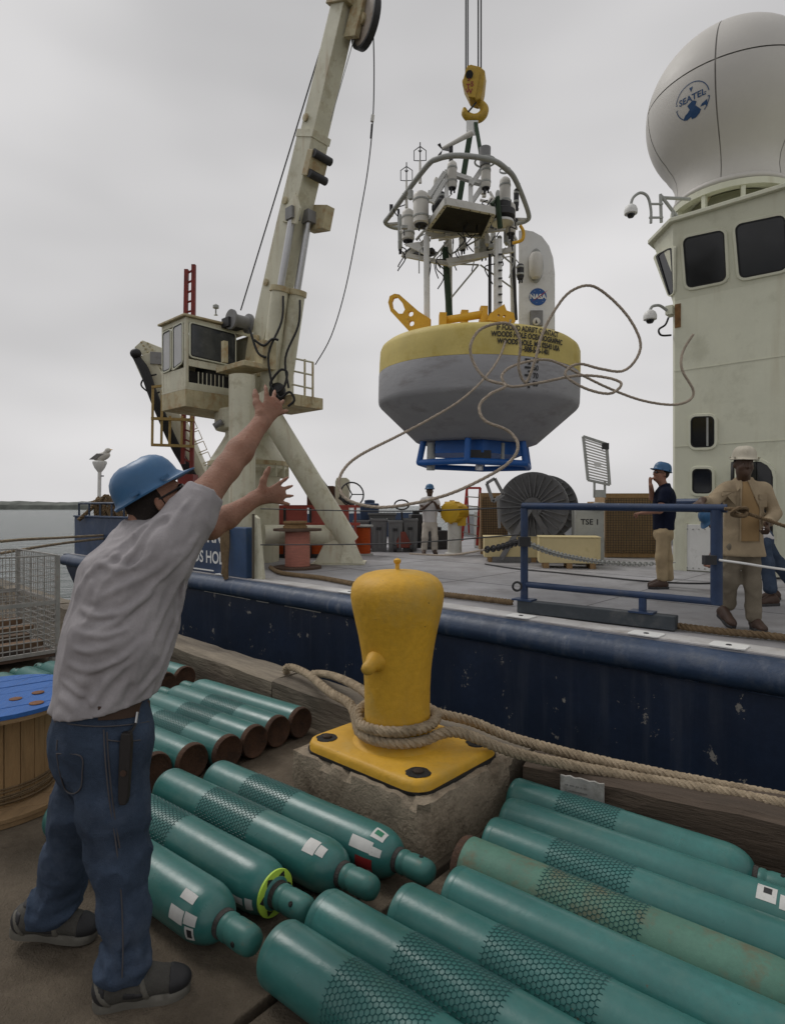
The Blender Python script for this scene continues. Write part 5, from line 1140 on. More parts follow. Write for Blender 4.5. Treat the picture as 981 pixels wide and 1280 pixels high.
for x in (-.2, .2): build(MB().tube([pt+V((x-.04, 0, .09)), pt+V((x+.04, 0, .09))], .09, 14), 'wheel', m_dark, pj)
# grey bins in a row
for i, (px, y0, y1, wpx, Y) in enumerate(((452, 650, 690, 20, 15.6), (474, 648, 688, 20, 15.5), (494, 650, 686, 18, 15.4), (512, 648, 685, 19, 15.5), (478, 641, 649, 34, 16.2))):
    c = W(px, y1, Y); c.z = DK if i < 4 else W(px, 652, Y).z; h = W(px, y0, Y).z-c.z; w = wpx/FPX*Y
    names = ['leftmost grey plastic bin beside the orange spool', 'grey plastic bin behind the pallet truck, second from the orange spool', 'grey plastic bin directly behind the pallet truck handle', 'grey plastic bin nearest to the man in white', 'low dark grey tray lying on top of the bins']
    t = thing('plastic_bin', names[i], 'bin', c, 'grey bins on deck')
    build(MB().loft([[c+V((x*w*.45, y*.28, 0)) for x, y in ((-1, -1), (1, -1), (1, 1), (-1, 1))], [c+V((x*w*.5, y*.32, h)) for x, y in ((-1, -1), (1, -1), (1, 1), (-1, 1))]], False), 'body', m_bin, t, bevel=.015)
    build(MB().box(c+ZUP*(h-.03), (w*1.04, .68, .06)), 'rim', m_bin, t, bevel=.01)
    if i < 4:
        for x in (-.3, 0, .3): build(MB().box(c+V((x*w, -.31, h*.45)), (.04, .05, h*.7)), 'rib', m_bin, t)
        build(MB().box(c+V((0, -.335, h*.70)), (w*.3, .03, .07)), 'handle', m_dark, t)
# orange and pink line spools
def spool(c, rf, rd, h, mat, label, fm=None, grp='line spools on deck'):
    t = thing('line_spool', label, 'spool', c, grp); fm = fm or m_brownw
    build(MB().lathe([(0, 0), (rf, 0), (rf, .04), (rd, .045)], c, n=32), 'bottom_flange', fm, t)
    pr = [(rd, .045)]
    for i in range(int((h-.09)/.03)):
        z = .045+i*.03; pr += [(rd-.004, z+.001), (rd+.006, z+.015), (rd-.004, z+.029)]
    build(MB().lathe(pr, c, n=32, cap=False), 'wound_line', mat, t, sharp=80)
    build(MB().lathe([(rd, h-.045), (rf, h-.04), (rf, h), (.05, h), (.05, h-.02)], c, n=32), 'top_flange', fm, t)
    return t
m_brownw = M('spool_flange_brown', (.11, .07, .05), .8, var=.3, vs=6)
c = W(372, 700, 11.15); c.z = DK; spool(c, .44, .225, .73, m_pink, 'spool of pink line with brown flanges at the foot of the crane frame')
spool(V((c.x-.05, c.y+.05, DK+.735)), .22, .20, .13, m_wood, 'low tan coil lying on top of the pink line spool', m_wood)
c = G(454, 694, DK); spool(c, .23, .17, .70, m_orng, 'upright spool of orange line beside the grey bins', m_lgrey)
for i, px in enumerate((349, 372, 396, 412)):
    c = W(px, 690, 13.6); c.z = DK+.04; spool(c, .26, .24, .55, m_orng, ['orange line spool in the red rack, leftmost', 'orange line spool in the red rack behind the pink spool', 'orange line spool in the red rack left of the slanting leg', 'orange line spool in the red rack, rightmost'][i], m_dark, 'orange spools in the red rack')
# red rack
rk0 = W(386, 690, 13.7); rk0.z = DK; rack = thing('spool_rack', 'red steel rack holding orange line spools under the crane', 'rack', rk0)
for px in (326, 356, 388, 420, 444): build(MB().beam(V((W(px, 640, 13.3).x, 13.3, DK)), W(px, 632, 13.3), .05, .05), 'upright', m_dark if px % 3 else m_redr, rack)
for y, m_ in ((633, m_redr), (655, m_redr)): build(MB().beam(W(322, y, 13.3), W(450, y, 13.3), .06, .06), 'rail', m_, rack)
for px0, px1 in ((326, 384), (388, 418), (421, 436)): build(MB().beam(W(px0, 644, 13.5), W(px1, 644, 13.5), .03, .33), 'panel', m_pinkp if 'm_pinkp' in globals() else M('rack_panel_red', (.42, .11, .09), .7, var=.15), rack)
build(MB().box(V((W(386, 640, 14).x, 14.0, DK+.02)), (2.2, 1.3, .04)), 'floor', m_dark, rack)
build(MB().tube(catmull([W(332+8*math.cos(a*1.0), 660+4*math.sin(a)-a*.3, 12.6) for a in np.linspace(0, 19, 60)], 2), .02, 6), 'wire_coil', m_lgrey, rack)
bb = thing('winch_housing', 'brown steel housing with levers behind the slanting crane leg', 'machine', W(402, 633, 14.0))
build(MB().box(W(402, 620, 14.2), (.62, .5, .46)), 'housing', m_brown, bb, bevel=.015)
for x0, x1 in ((405, 395), (412, 400)): build(MB().beam(W(x0, 612, 13.9), W(x1, 596, 13.9), .03, .03), 'lever', m_dark, bb)
build(MB().lathe([(.02, -.1), (.06, -.05), (.02, 0), (.06, .05), (.03, .1)], W(391, 597, 13.9), n=10), 'cap', m_dark, bb)
wh = thing('handwheel_stand', 'cream gearbox with a black handwheel near the crane leg', 'handwheel', W(430, 640, 13.8))
build(MB().prism([W(419, 640, 13.8), W(436, 640, 13.8), W(436, 600, 13.8), W(433, 597, 13.8), (W(421, 597, 13.8)), W(419, 602, 13.8)], V((0, .4, 0))), 'gearbox', m_crane, wh, bevel=.01)
hw_ = build(MB().torus(W(440, 618, 13.55), V((.35, -.9, .1)), .27, .018), 'wheel', m_dark, wh)
for a in (0, 2.1, 4.2):
    d_ = V((.9*math.cos(a), .35*math.cos(a), math.sin(a)))*.26; build(MB().tube([W(440, 618, 13.55), W(440, 618, 13.55)+d_], .014, 6), 'spoke', m_dark, hw_)
build(MB().tube([W(424, 622, 13.6), W(442, 632, 13.5)], .035, 8), 'lever', m_dark, wh)
# assorted distant deck gear
for i, (px, py, w, h, Y, mt, lab) in enumerate(((462, 636, .5, .3, 16.6, m_bulw, 'blue-grey machine housing behind the orange spool'), (520, 655, .35, .55, 16.8, m_dark, 'dark box behind the man in white'), (606, 655, .45, .7, 16.5, m_lgrey, 'light grey drum behind the stepladder'), (545, 672, .5, .4, 16.2, m_dark, 'dark machine part behind the yellow winch'))):
    c = W(px, py, Y); t = thing('deck_machine', lab, 'machine', V((c.x, c.y, DK)))
    build(MB().box(V((c.x, c.y, (DK+c.z+h/2)/2)), (w, .5, c.z+h/2-DK), rotax(8*i)), 'body', mt, t, bevel=.03)
    build(MB().lathe([(w*.2, -.04), (w*.28, 0), (w*.28, .08), (w*.1, .10)], V((c.x, c.y, c.z+h/2)), n=14), 'top_cover', mt, t)
    build(MB().box(V((c.x, c.y-.27, DK+.05)), (w*1.15, .1, .08), rotax(8*i)), 'foot', mt, t)
# ------------------------------------------------------------------ blue gate by the deck edge
g0, g1 = V((W(655, 700, 6.5).x, 6.5, 0)), V((W(895, 700, 5.36).x, 5.36, 0)); gd = (g1-g0).normalized()
gate = thing('gangway_gate', 'navy blue pipe gate standing along the deck edge', 'gate', V((g0.x, g0.y, DK)))
def gp_(k_, z): return g0.lerp(g1, k_)+ZUP*z
build(MB().tube([gp_(-.01, 1.545), gp_(1.045, 1.525)], .038, 14), 'top_rail', m_gate, gate)
build(MB().tube([gp_(0, .53), gp_(0, 1.52)], .040, 14), 'post', m_gate, gate); build(MB().tube([gp_(1, .68), gp_(1, 1.51)], .050, 14), 'post', m_gate, gate)
build(MB().tube([gp_(.01, .71), gp_(1.02, .70)], .033, 14), 'lower_rail', m_gate, gate)
build(MB().tube([gp_(.66, .52), gp_(.66, .68)], .036, 12), 'short_leg', m_gate, gate)
kx = (W(846, 780, 5.55).x-g0.x)/(g1.x-g0.x)
build(MB().beam(gp_(-.03, .475), gp_(kx, .475), .13, .13), 'base_beam', M('beam_grey_blue', (.045, .055, .065), .6, var=.3, vs=5, dirt=((.09, .09, .09), .4, 5)), gate, bevel=.008)
for k_ in (0, .66): build(MB().box(gp_(k_, .548), (.22, .16, .016), (gd, V((-gd.y, gd.x, 0)), ZUP)), 'flange', m_gate, gate)
build(MB().torus(W(646, 733, 6.42), V((0, 1, 0)), .045, .012), 'shackle', m_dark, gate)
build(MB().box(W(655, 677, 6.42), (.12, .08, .10)), 'chain_clip', m_dark, gate); build(MB().box(W(886, 700, 5.3), (.10, .06, .08)), 'chain_clip', m_dark, gate)
r2 = thing('blue_rail', 'short navy blue pipe rail behind the man in khaki', 'rail', V((W(860, 640, 9.2).x, 9.2, DK)))
build(MB().tube([W(824, 628, 9.6), W(915, 627.5, 8.6)], .055, 12), 'pipe', m_gate, r2)
for px, Y in ((829, 9.55), (912, 8.63)): build(MB().tube([W(px, 628, Y), V((W(px, 628, Y).x, Y, DK))], .04, 10), 'post', m_gate, r2)
# chains
def chain(pts, label, ln_=.085, r=.011):
    path = catmull(pts, 8); L_ = [0]
    for i in range(1, len(path)): L_.append(L_[-1]+(path[i]-path[i-1]).length)
    n_ = int(L_[-1]/(ln_*.72)); t = thing('chain', label, 'chain', path[-1], 'chains at the gate'); i = 0
    for q_ in range(n_):
        s_ = L_[-1]*(q_+.5)/n_
        while i < len(path)-2 and L_[i+1] < s_: i += 1
        d_ = (path[i+1]-path[i]).normalized(); a_ = d_.cross(ZUP).normalized() if q_ % 2 else d_.cross(ZUP).normalized().cross(d_); c_ = path[i].lerp(path[i+1], (s_-L_[i])/max(1e-6, L_[i+1]-L_[i]))
        pts_ = []
        for k_ in range(10):
            a = 2*PI*k_/10; pts_.append(c_+d_*(math.cos(a)*ln_*.5)+a_*(math.sin(a)*ln_*.28))
        build(MB().tube(pts_, r, 5, closed=True), 'link', m_lgrey if r < .012 else m_dark, t)
    return t
chain([W(607, 687, 7.6), W(625, 684, 7.2), W(648, 677, 6.5)], 'dark chain slung left from the gate post', .11, .016)
chain([W(661, 680, 6.5), W(690, 691, 7.2), W(722, 698, 8.0), W(757, 703, 8.8), W(800, 705, 9.4), W(842, 703, 9.8)], 'slack chain drooping right from the gate post past the pale boxes', .10, .011)
tag(build(MB().tube(catmull([W(512, 692, 9.5), W(560, 694, 8.8), W(607, 687, 7.6)], 6), .015, 6), 'rope', m_line), 'thin pale rope leading to the dark chain', 'rope')
# ropes and cables along the deck
def deckrope(pts, R, label, mat, z=.0, name='deck_rope'):
    o = build(strands(catmull([G(x, y, DK+R+.008) for x, y in pts], 6), R, .13), name, mat); tag(o, label, 'rope'); return o
deckrope([(338, 709), (352, 716), (400, 722), (452, 731), (520, 739), (590, 747), (640, 753)], .035, 'thick brown rope lying along the deck edge left of the gate', m_rope2)
deckrope([(843, 782), (900, 789), (981, 797), (1080, 812)], .032, 'thick brown rope lying on deck at the khaki man\'s feet', m_rope2)
tag(build(MB().tube(catmull([G(x, y, DK+.016) for x, y in ((606, 705), (646, 711), (700, 716), (760, 722), (815, 727), (889, 729), (981, 722))], 5), .013, 6), 'cable', m_hose), 'thin black cable running across the deck behind the gate', 'cable')
for k_, (y0, y1) in enumerate(((636, 634), (683, 668))): tag(build(MB().tube(catmull([W(326, y0-(0 if k_ == 0 else 2), 9.4), W(490, (y0+y1)/2+4, 8.0), W(652, y1, 6.55)], 6), .009, 6), 'lifeline_wire', m_dark), ('upper' if k_ == 0 else 'lower')+' lifeline wire from the bulwark to the gate', 'wire')
hp_ = MB()
tag(build(strands(catmull([W(1060, 690, 4.9), W(1010, 668, 5.05), W(981, 658, 5.1), W(958, 650, 5.12), W(940, 644, 5.15), W(920, 637, 5.2), W(905, 636, 5.25)], 6), .016, .06), 'hand_rope', m_rope2), 'rope knotted to the gate end and held by the man in khaki', 'rope')
kn_ = MB(); kc = W(923, 640, 5.15)
for ph in range(3): kn_.tube(catmull([kc+V((.055*math.cos(a)+.012*ph, .03*math.sin(2*a+ph), .035*math.sin(a))) for a in np.linspace(0, 2*PI, 9)[:-1]], 4, True), .016, 6, closed=True)
tag(build(kn_, 'rope_knot', m_rope2), 'bulky rope knot beside the khaki man\'s chest', 'knot')
tag(build(MB().tube(catmull([W(898, 700, 5.3), W(928, 704, 5.2), W(981, 712, 5.1), W(1080, 722, 4.9)], 5), .011, 6), 'white_line', m_white), 'thin white rope from the right gate post past the khaki trousers', 'rope')
kx_ = W(928, 705, 5.19)
# ------------------------------------------------------------------ stern: rope heap, light post, gull, mooring lines, hanging rope
rh = random.Random(9); c = W(130, 640, 15.4)
for k_, (lab) in enumerate(('coil of brown mooring rope heaped over the stern bulwark', 'loose brown rope bight hanging from the stern bulwark')):
    pts = []
    for i in range(26 if k_ == 0 else 12):
        pts.append(W(rh.uniform(112, 158) if i % 2 else rh.uniform(122, 150), rh.uniform(624, 640) if i % 3 else rh.uniform(645, 668), 14.5+rh.uniform(-.35, .1)))
    tag(build(strands(catmull(pts, 6), .05, .2, 5, step=.05), 'mooring_coil', m_rope2), lab, 'rope')
tag(build(strands(catmull([W(124, 622, 14.5), W(114, 636, 14.2), W(101, 648, 14.1), W(99, 650, 14.1)], 6), .05, .2, 5, step=.05), 'rope_end', m_rope2), 'thick rope end lying over the outer corner of the stern bulwark', 'rope')
tag(build(MB().tube([W(125, 588, 15.5), W(124, 640, 15.5)], .045, 10), 'light_post', m_white), 'thin white post standing at the ship\'s stern', 'post')
lt = thing('stern_light', 'white stern light on top of the thin post', 'light', W(125, 588, 15.5))
build(MB().lathe([(.05, 0), (.12, .10), (.17, .22), (.17, .26), (.15, .28), (.0, .28)], W(125, 590, 15.5), n=16), 'lamp_body', m_white, lt)
build(MB().beam(W(126, 595, 15.5), W(130, 595, 15.5), .03, .03), 'bracket', m_dark, lt)
gl = thing('gull', 'white and grey gull perched on the stern light', 'bird', W(127, 578, 15.5))
gc = W(128, 571, 15.5); gax = (V((.93, -.2, .28)).normalized(), V((.2, .98, 0)).normalized(), V((-.28, .06, .96)).normalized())
m_gull, m_gw = M('gull_white', (.62, .60, .55), .8, var=.12), M('gull_wing', (.22, .215, .21), .8, var=.3, vs=20)
gb = MB().ell(gc, (.24, .10, .11), gax); gb.ell(gc+gax[0]*.20+gax[2]*.10, (.085, .06, .07), gax); gb.tube([gc+gax[0]*.10+gax[2]*.03, gc+gax[0]*.19+gax[2]*.09], [.085, .06], 10)
bo2 = build(gb, 'body', m_gull, gl)
for s_ in (-1, 1): build(MB().loft([[gc+gax[0]*x+gax[1]*(s_*(.085+.02*w))+gax[2]*z for x, z, w in ((.12, .04, 0), (-.05, .10, 1), (-.32, .02, 0), (-.12, -.05, 0))], [gc+gax[0]*x+gax[1]*(s_*(.105+.02*w))+gax[2]*z for x, z, w in ((.10, .03, 0), (-.05, .08, 1), (-.30, .02, 0), (-.12, -.03, 0))]], True), 'wing', m_gw, gl)
build(MB().tube([gc+gax[0]*.27+gax[2]*.10, gc+gax[0]*.34+gax[2]*.085], [.018, .005], 8), 'beak', m_by2, gl)
for s_ in (-.03, .03): build(MB().tube([gc+gax[1]*s_-gax[2]*.09, gc+gax[1]*s_-V((0, 0, .19))], .009, 6), 'leg', m_by2, gl)
for k_, (y0, y1, yL) in enumerate(((668, 677, 700), (671, 692, 722))):
    tag(build(strands(catmull([W(150, y0, 14.0), W(80, y0+4+k_*4, 12.2), W(0, y1, 10.4), W(-160, yL, 8.2)], 8), .028, .12, 5, step=.03), 'mooring_line', m_rope), ['upper', 'lower'][k_]+' taut mooring line running left from the stern', 'rope')
for k_ in range(5): tag(build(MB().tube(catmull([W(279+k_*1.6, 655+k_, 9.9), W(277+k_*2.2, 680, 9.8), W(279+k_*1.3, 705, 9.75), W(278+k_*1.6, 718+k_*3, 9.7)], 5), .022, 6), 'hanging_rope', m_rope2), 'brown rope hanging over the bulwark beside the home port lettering', 'rope', 'ropes hanging on the bulwark')
# ================================================================== LEFT: WOODEN REEL AND WIRE CAGE
RX = V((-2.10, 3.22, 0)); RFr = .405
wr = thing('wooden_cable_drum', 'wooden cable drum with a blue painted top standing on its end', 'cable drum', RX)
def disc_planks(z, h, mat, rot, nm='plank', n_=6, parent=None):
    ax = rotax(rot); w = 2*RFr/n_
    for i in range(n_):
        y0, y1 = -RFr+i*w+.0025, -RFr+(i+1)*w-.0025; top = []; m_ = 7
        xs = lambda y: math.sqrt(max(0, RFr*RFr-y*y))
        pts = [(xs(y0+(y1-y0)*k_/m_), y0+(y1-y0)*k_/m_) for k_ in range(m_+1)]+[(-xs(y1-(y1-y0)*k_/m_), y1-(y1-y0)*k_/m_) for k_ in range(m_+1)]
        dz = random.uniform(-.002, .002)
        build(MB().prism([RX+ax[0]*x+ax[1]*y+ZUP*(z+dz) for x, y in pts], ZUP*h), nm, mat, parent or wr, bevel=.002)
tf = build(MB().lathe([(.0, .502), (RFr-.004, .502), (RFr-.004, .522), (0, .522)], RX, n=48), 'top_flange', m_woodh, wr); disc_planks(.5225, .022, m_bluew, 38, parent=tf)
bf = build(MB().lathe([(.0, .004), (RFr-.004, .004), (RFr-.004, .026), (0, .026)], RX, n=48), 'bottom_flange', m_woodh, wr); disc_planks(.0265, .022, m_woodh, 20, parent=bf)
for i in range(22):
    a0, a1 = 2*PI*i/22+.006, 2*PI*(i+1)/22-.006
    ring = lambda r, z: [RX+V((r*math.cos(a), r*math.sin(a), z)) for a in (a0, (a0+a1)/2, a1)]
    build(MB().loft([ring(.262, .05)+list(reversed(ring(.235, .05))), ring(.262, .50)+list(reversed(ring(.235, .50)))], False), 'stave', m_wood, wr, bevel=.002)
build(MB().lathe([(.234, .05), (.234, .50)], RX, n=24, cap=False), 'core', m_joint, wr)
for px, py, rr_ in ((48, 866, .030), (20, 874, .030), (46, 879, .034), (-10, 868, .03)):
    c = G(px, py, .5455); build(MB().lathe([(rr_*.3, .001), (rr_*.4, .003), (rr_*.62, .003), (rr_*.65, .001), (rr_, .001), (rr_, .004), (rr_*.72, .006)], c, n=18), 'bolt_washer', M('washer_rust', (.17, .075, .035), .8, var=.4, bump=.4), tf)
wcoil = MB()
for k_ in range(7): wcoil.torus(RX+V((.004*math.sin(k_), .003, .062+k_*.012)), V((.02*math.sin(k_*2), .02*math.cos(k_), 1)), .268+.004*(k_ % 2), .005, 40, 5)
build(wcoil, 'wire_wrap', m_rope2, wr)['kind'] = 'stuff'
# wire container
cg0 = G(72, 813, .12); cg0.z = 0
ca = (SN, -SF, ZUP)      # near face along SN (towards left-near is -SN); depth along -SF (far left)
wcage = thing('wire_container', 'galvanised wire mesh container standing on the quay at left', 'container', cg0)
def K(x, y, z): return cg0-SN*x-SF*y+ZUP*z
Lx, Ly, zA, zM, zT = 1.7, 1.25, .12, .60, 1.06
m_galv = M('galvanised_wire', (.34, .33, .31), .5, metal=.3, var=.25, vs=9, dirt=((.2, .13, .08), .3, 9))
for x, y in ((0, 0), (Lx, 0), (0, Ly), (Lx, Ly)):
    build(MB().box(K(x, y, (zT)/2+.03), (.04, .04, zT-.06), ca), 'corner_post', m_galv, wcage); build(MB().box(K(x, y, .03), (.12, .12, .06), ca), 'foot', m_galv, wcage)
def wirepanel(p0, p1, za, zb, cell, nm, r=.0045):
    g_ = MB(); L_ = (p1-p0).length; n_ = int(L_/cell); d_ = (p1-p0).normalized(); nn_ = V((-d_.y, d_.x, 0))
    for i in range(n_+1): g_.box(p0.lerp(p1, i/n_)+ZUP*((za+zb)/2), (2*r, 2*r, zb-za), (d_, nn_, ZUP))
    m_ = int((zb-za)/cell)
    for k_ in range(m_+1): g_.box((p0+p1)/2+nn_*r*2.1+ZUP*(za+(zb-za)*k_/m_), (L_, 2*r, 2*r), (d_, nn_, ZUP))
    o = build(g_, nm, m_galv, wcage); o['kind'] = 'stuff'; return o
for a, b in ((K(0, 0, 0), K(Lx, 0, 0)), (K(0, 0, 0), K(0, Ly, 0)), (K(Lx, 0, 0), K(Lx, Ly, 0)), (K(0, Ly, 0), K(Lx, Ly, 0))):
    wirepanel(a, b, zA, zM, .058, 'lower_mesh'); wirepanel(a, b, zM+.02, zT, .058, 'upper_mesh', .003)
    for z in (zA, zM): build(MB().beam(a+ZUP*z, b+ZUP*z, .03, .035), 'rail', m_galv, wcage)
    build(MB().beam(a+ZUP*zT, b+ZUP*zT, .014, .014), 'top_rail', m_galv, wcage)
build(MB().box(K(Lx/2, Ly/2, zA-.03), (Lx, Ly, .04), ca), 'floor', m_brownw, wcage)
rk = random.Random(8)
for i in range(7):
    z = zA+.05+.052*(i % 4); y = .15+.16*i
    tag(build(MB().box(K(Lx/2+rk.uniform(-.05, .05), y, z+.03), (1.45, .13, .05), ca), 'timber_offcut', M('old_timber_%d' % (i % 3), [(.16, .10, .06), (.11, .075, .05), (.2, .13, .08)][i % 3], .85, var=.35, vs=4, bump=.4), bevel=.004), 'weathered brown timber lying inside the wire container', 'timber', 'timbers in the wire container')
# ================================================================== HEAVING LINE IN THE AIR
hv = [(866, 418, 5.9), (853, 440, 5.9), (852, 462, 5.85), (866, 488, 5.85), (860, 501, 5.85), (838, 506, 5.8), (800, 500, 5.8), (760, 485, 5.75), (725, 468, 5.7), (690, 451, 5.6), (665, 451, 5.55), (640, 458, 5.5), (627, 470, 5.45), (637, 483, 5.4), (671, 479, 5.4), (718, 470, 5.4), (752, 471, 5.4), (776, 479, 5.35), (762, 492, 5.3), (730, 485, 5.28), (706, 468, 5.3), (722, 455, 5.35), (750, 461, 5.4), (777, 464, 5.42), (794, 450, 5.4), (800, 428, 5.4), (786, 398, 5.4), (761, 371, 5.4), (737, 357, 5.35), (712, 365, 5.3), (693, 388, 5.3), (677, 419, 5.25), (668, 452, 5.2), (657, 478, 5.2), (648, 460, 5.15), (650, 430, 5.1), (641, 408, 5.1), (624, 404, 5.1), (600, 412, 5.05), (588, 432, 5.0), (592, 454, 5.0), (608, 474, 4.95), (632, 482, 4.9), (612, 493, 4.8), (599, 508, 4.75), (606, 526, 4.7), (634, 538, 4.7), (647, 555, 4.65), (640, 574, 4.6), (612, 594, 4.55), (554, 620, 4.5), (482, 634, 4.6), (437, 626, 4.7), (424, 608, 4.8), (429, 588, 4.9), (450, 569, 5.1), (497, 545, 5.5), (535, 525, 5.8), (576, 500, 6.2), (608, 470, 6.5), (627, 440, 6.8), (638, 400, 7.35)]
tag(build(strands(catmull([W(*p) for p in hv], 7), .0135, .05, 5, step=.012), 'heaving_line', m_line), 'thin tan throwing line looping through the air in front of the buoy', 'rope')
# ================================================================== PEOPLE (implicit surfaces turned into meshes)
A_ = lambda p: np.array(p, dtype=np.float64)
def unit(v): v = A_(v); return v/np.linalg.norm(v)
def _hash(i, j, k): h = (i*374761393+j*668265263+k*2147483647) & 0xffffffff; h = ((h ^ (h >> 13))*1274126177) & 0xffffffff; return ((h ^ (h >> 16)) & 0xffff)/65535.0
def vnoise(P):
    F_ = np.floor(P).astype(np.int64); T = P-F_; T = T*T*(3-2*T); r = 0
    for dx in (0, 1):
        for dy in (0, 1):
            for dz in (0, 1):
                w = (T[:, 0] if dx else 1-T[:, 0])*(T[:, 1] if dy else 1-T[:, 1])*(T[:, 2] if dz else 1-T[:, 2])
                r = r+w*_hash(F_[:, 0]+dx, F_[:, 1]+dy, F_[:, 2]+dz)
    return r*2-1
class Field:
    def __init__(s): s.p = []; s.disp = None; s.cuts = []
    def cone(s, a, b, ra, rb=None, k=.02, flat=None, cut=None):
        s.p.append(('c', A_(a), A_(b), ra, ra if rb is None else rb, k, None if flat is None else (unit(flat[0]), flat[1]), cut)); return s
    def ell(s, c, r, ax, k=.02, cut=None): s.p.append(('e', A_(c), A_(r), [unit(x) for x in ax], None, k, None, cut)); return s
    def chain(s, pts, rs, k=.02, flat=None):
        for i in range(len(pts)-1): s.cone(pts[i], pts[i+1], rs[i], rs[i+1], k, flat)
        return s
    def _d(s, p, P):
        if p[0] == 'c':
            _, a, b, ra, rb, k, fl, cut = p; ab = b-a; t = np.clip(((P-a)@ab)/(ab@ab), 0, 1); q = P-a-t[:, None]*ab
            if fl is not None: q = q+np.outer((q@fl[0])*(1/fl[1]-1), fl[0])
            d = np.linalg.norm(q, axis=1)-(ra+(rb-ra)*t)
            if fl is not None: d = d*(.5+.5*fl[1])
        else:
            _, c, r, ax, _, k, _, cut = p; q = P-c; u = np.stack([(q@ax[i])/r[i] for i in range(3)], 1); l = np.linalg.norm(u, axis=1); d = (l-1)*r.min()
        if cut is not None: d = np.maximum(d, (P-A_(cut[0]))@unit(cut[1]))
        return d
    def bb(s, p):
        if p[0] == 'c': r = max(p[3], p[4]); return np.minimum(p[1], p[2])-r, np.maximum(p[1], p[2])+r
        r = p[2].max(); return p[1]-r, p[1]+r
    def mesh(s, res):
        lo = np.min([s.bb(p)[0] for p in s.p], 0)-4*res; hi = np.max([s.bb(p)[1] for p in s.p], 0)+4*res
        n = np.ceil((hi-lo)/res).astype(int)+1; D = np.full(n, 1.0)
        for p in s.p:
            b0_, b1_ = s.bb(p); m = p[5]+3*res; i0 = np.maximum(((b0_-m-lo)/res).astype(int), 0); i1 = np.minimum(((b1_+m-lo)/res).astype(int)+2, n)
            g = [lo[i]+res*np.arange(i0[i], i1[i]) for i in range(3)]; X = np.stack(np.meshgrid(*g, indexing='ij'), -1); sh = X.shape[:3]
            d = s._d(p, X.reshape(-1, 3)).reshape(sh); sl_ = tuple(slice(i0[i], i1[i]) for i in range(3)); o = D[sl_]; k = p[5]
            h = np.maximum(k-np.abs(o-d), 0)/k; D[sl_] = np.minimum(o, d)-h*h*k*.25
        idx = np.argwhere(np.abs(D) < .05); P = lo+idx*res; v = D[tuple(idx.T)]
        if s.disp is not None: v = v-s.disp(P)
        for c, nn in s.cuts: v = np.maximum(v, (P-A_(c))@unit(nn))
        D[tuple(idx.T)] = v
        if s.cuts:
            far = np.argwhere(D < -.049); P = lo+far*res; v = D[tuple(far.T)]
            for c, nn in s.cuts: v = np.maximum(v, (P-A_(c))@unit(nn))
            D[tuple(far.T)] = v
        return s._nets(D, lo, res)
    @staticmethod
    def _nets(D, lo, res):
        I = D < 0; n = D.shape; C = np.zeros((n[0]-1, n[1]-1, n[2]-1), int)
        for dx in (0, 1):
            for dy in (0, 1):
                for dz in (0, 1): C += I[dx:n[0]-1+dx, dy:n[1]-1+dy, dz:n[2]-1+dz]
        act = (C > 0) & (C < 8); cells = np.argwhere(act); vid = np.full(C.shape, -1); vid[act] = np.arange(len(cells))
        acc = np.zeros((len(cells), 3)); cnt = np.zeros(len(cells))
        cor = [(dx, dy, dz) for dx in (0, 1) for dy in (0, 1) for dz in (0, 1)]
        for a in cor:
            for ax in range(3):
                if a[ax]: continue
                b = list(a); b[ax] = 1; va = D[tuple((cells+A_(a).astype(int)).T)]; vb = D[tuple((cells+np.array(b)).T)]
                m = (va < 0) != (vb < 0); t = np.where(m, va/np.where(m, va-vb, 1), 0); pt = np.repeat(np.array([a], float), len(cells), 0); pt[:, ax] = t
                acc += pt*m[:, None]; cnt += m
        Vv = lo+(cells+acc/cnt[:, None])*res; F_ = []
        for ax in range(3):
            o = [(1, 2), (2, 0), (0, 1)][ax]; sl0 = [slice(None)]*3; sl1 = [slice(None)]*3; sl0[ax] = slice(0, -1); sl1[ax] = slice(1, None)
            a, b = I[tuple(sl0)], I[tuple(sl1)]; e = np.argwhere(a != b); e = e[(e[:, o[0]] > 0) & (e[:, o[1]] > 0) & (e[:, o[0]] < n[o[0]]-1) & (e[:, o[1]] < n[o[1]]-1)]
            def cid(d0, d1): q = e.copy(); q[:, o[0]] -= d0; q[:, o[1]] -= d1; return vid[tuple(q.T)]
            q = np.stack([cid(1, 1), cid(0, 1), cid(0, 0), cid(1, 0)], 1); fl = ~a[tuple(e.T)]; q[fl] = q[fl][:, ::-1]; F_.append(q)
        F_ = np.concatenate(F_); return Vv, F_[(F_ >= 0).all(1)]
def field_obj(F_, res, name, mat, parent, smooth=2):
    Vv, Fc = F_.mesh(res); base = np.array(ROOT[parent.name])
    me = bpy.data.meshes.new(name); me.from_pydata((Vv-base).tolist(), [], Fc.tolist()); me.polygons.foreach_set('use_smooth', [True]*len(Fc)); me.materials.append(mat); me.update()
    bm_ = bmesh.new(); bm_.from_mesh(me)
    for _ in range(smooth): bmesh.ops.smooth_vert(bm_, verts=bm_.verts, factor=.45, use_axis_x=True, use_axis_y=True, use_axis_z=True)
    bm_.to_mesh(me); bm_.free()
    o = bpy.data.objects.new(name, me); COL.objects.link(o); o.parent = parent; ROOT[o.name] = V(base); return o
def folds(sc, amp, stretch, seed=0, R=None, warp=.35):
    def f(P):
        Q = P@(np.eye(3) if R is None else R); Q = Q*np.array(stretch)*sc+seed*7.3
        w = vnoise(P*sc*.5+3.1); Q = Q+w[:, None]*warp
        a = vnoise(Q); b = vnoise(Q*2.1+11); return amp*((1-np.abs(a))**3*1.3-.55+.35*b)
    return f
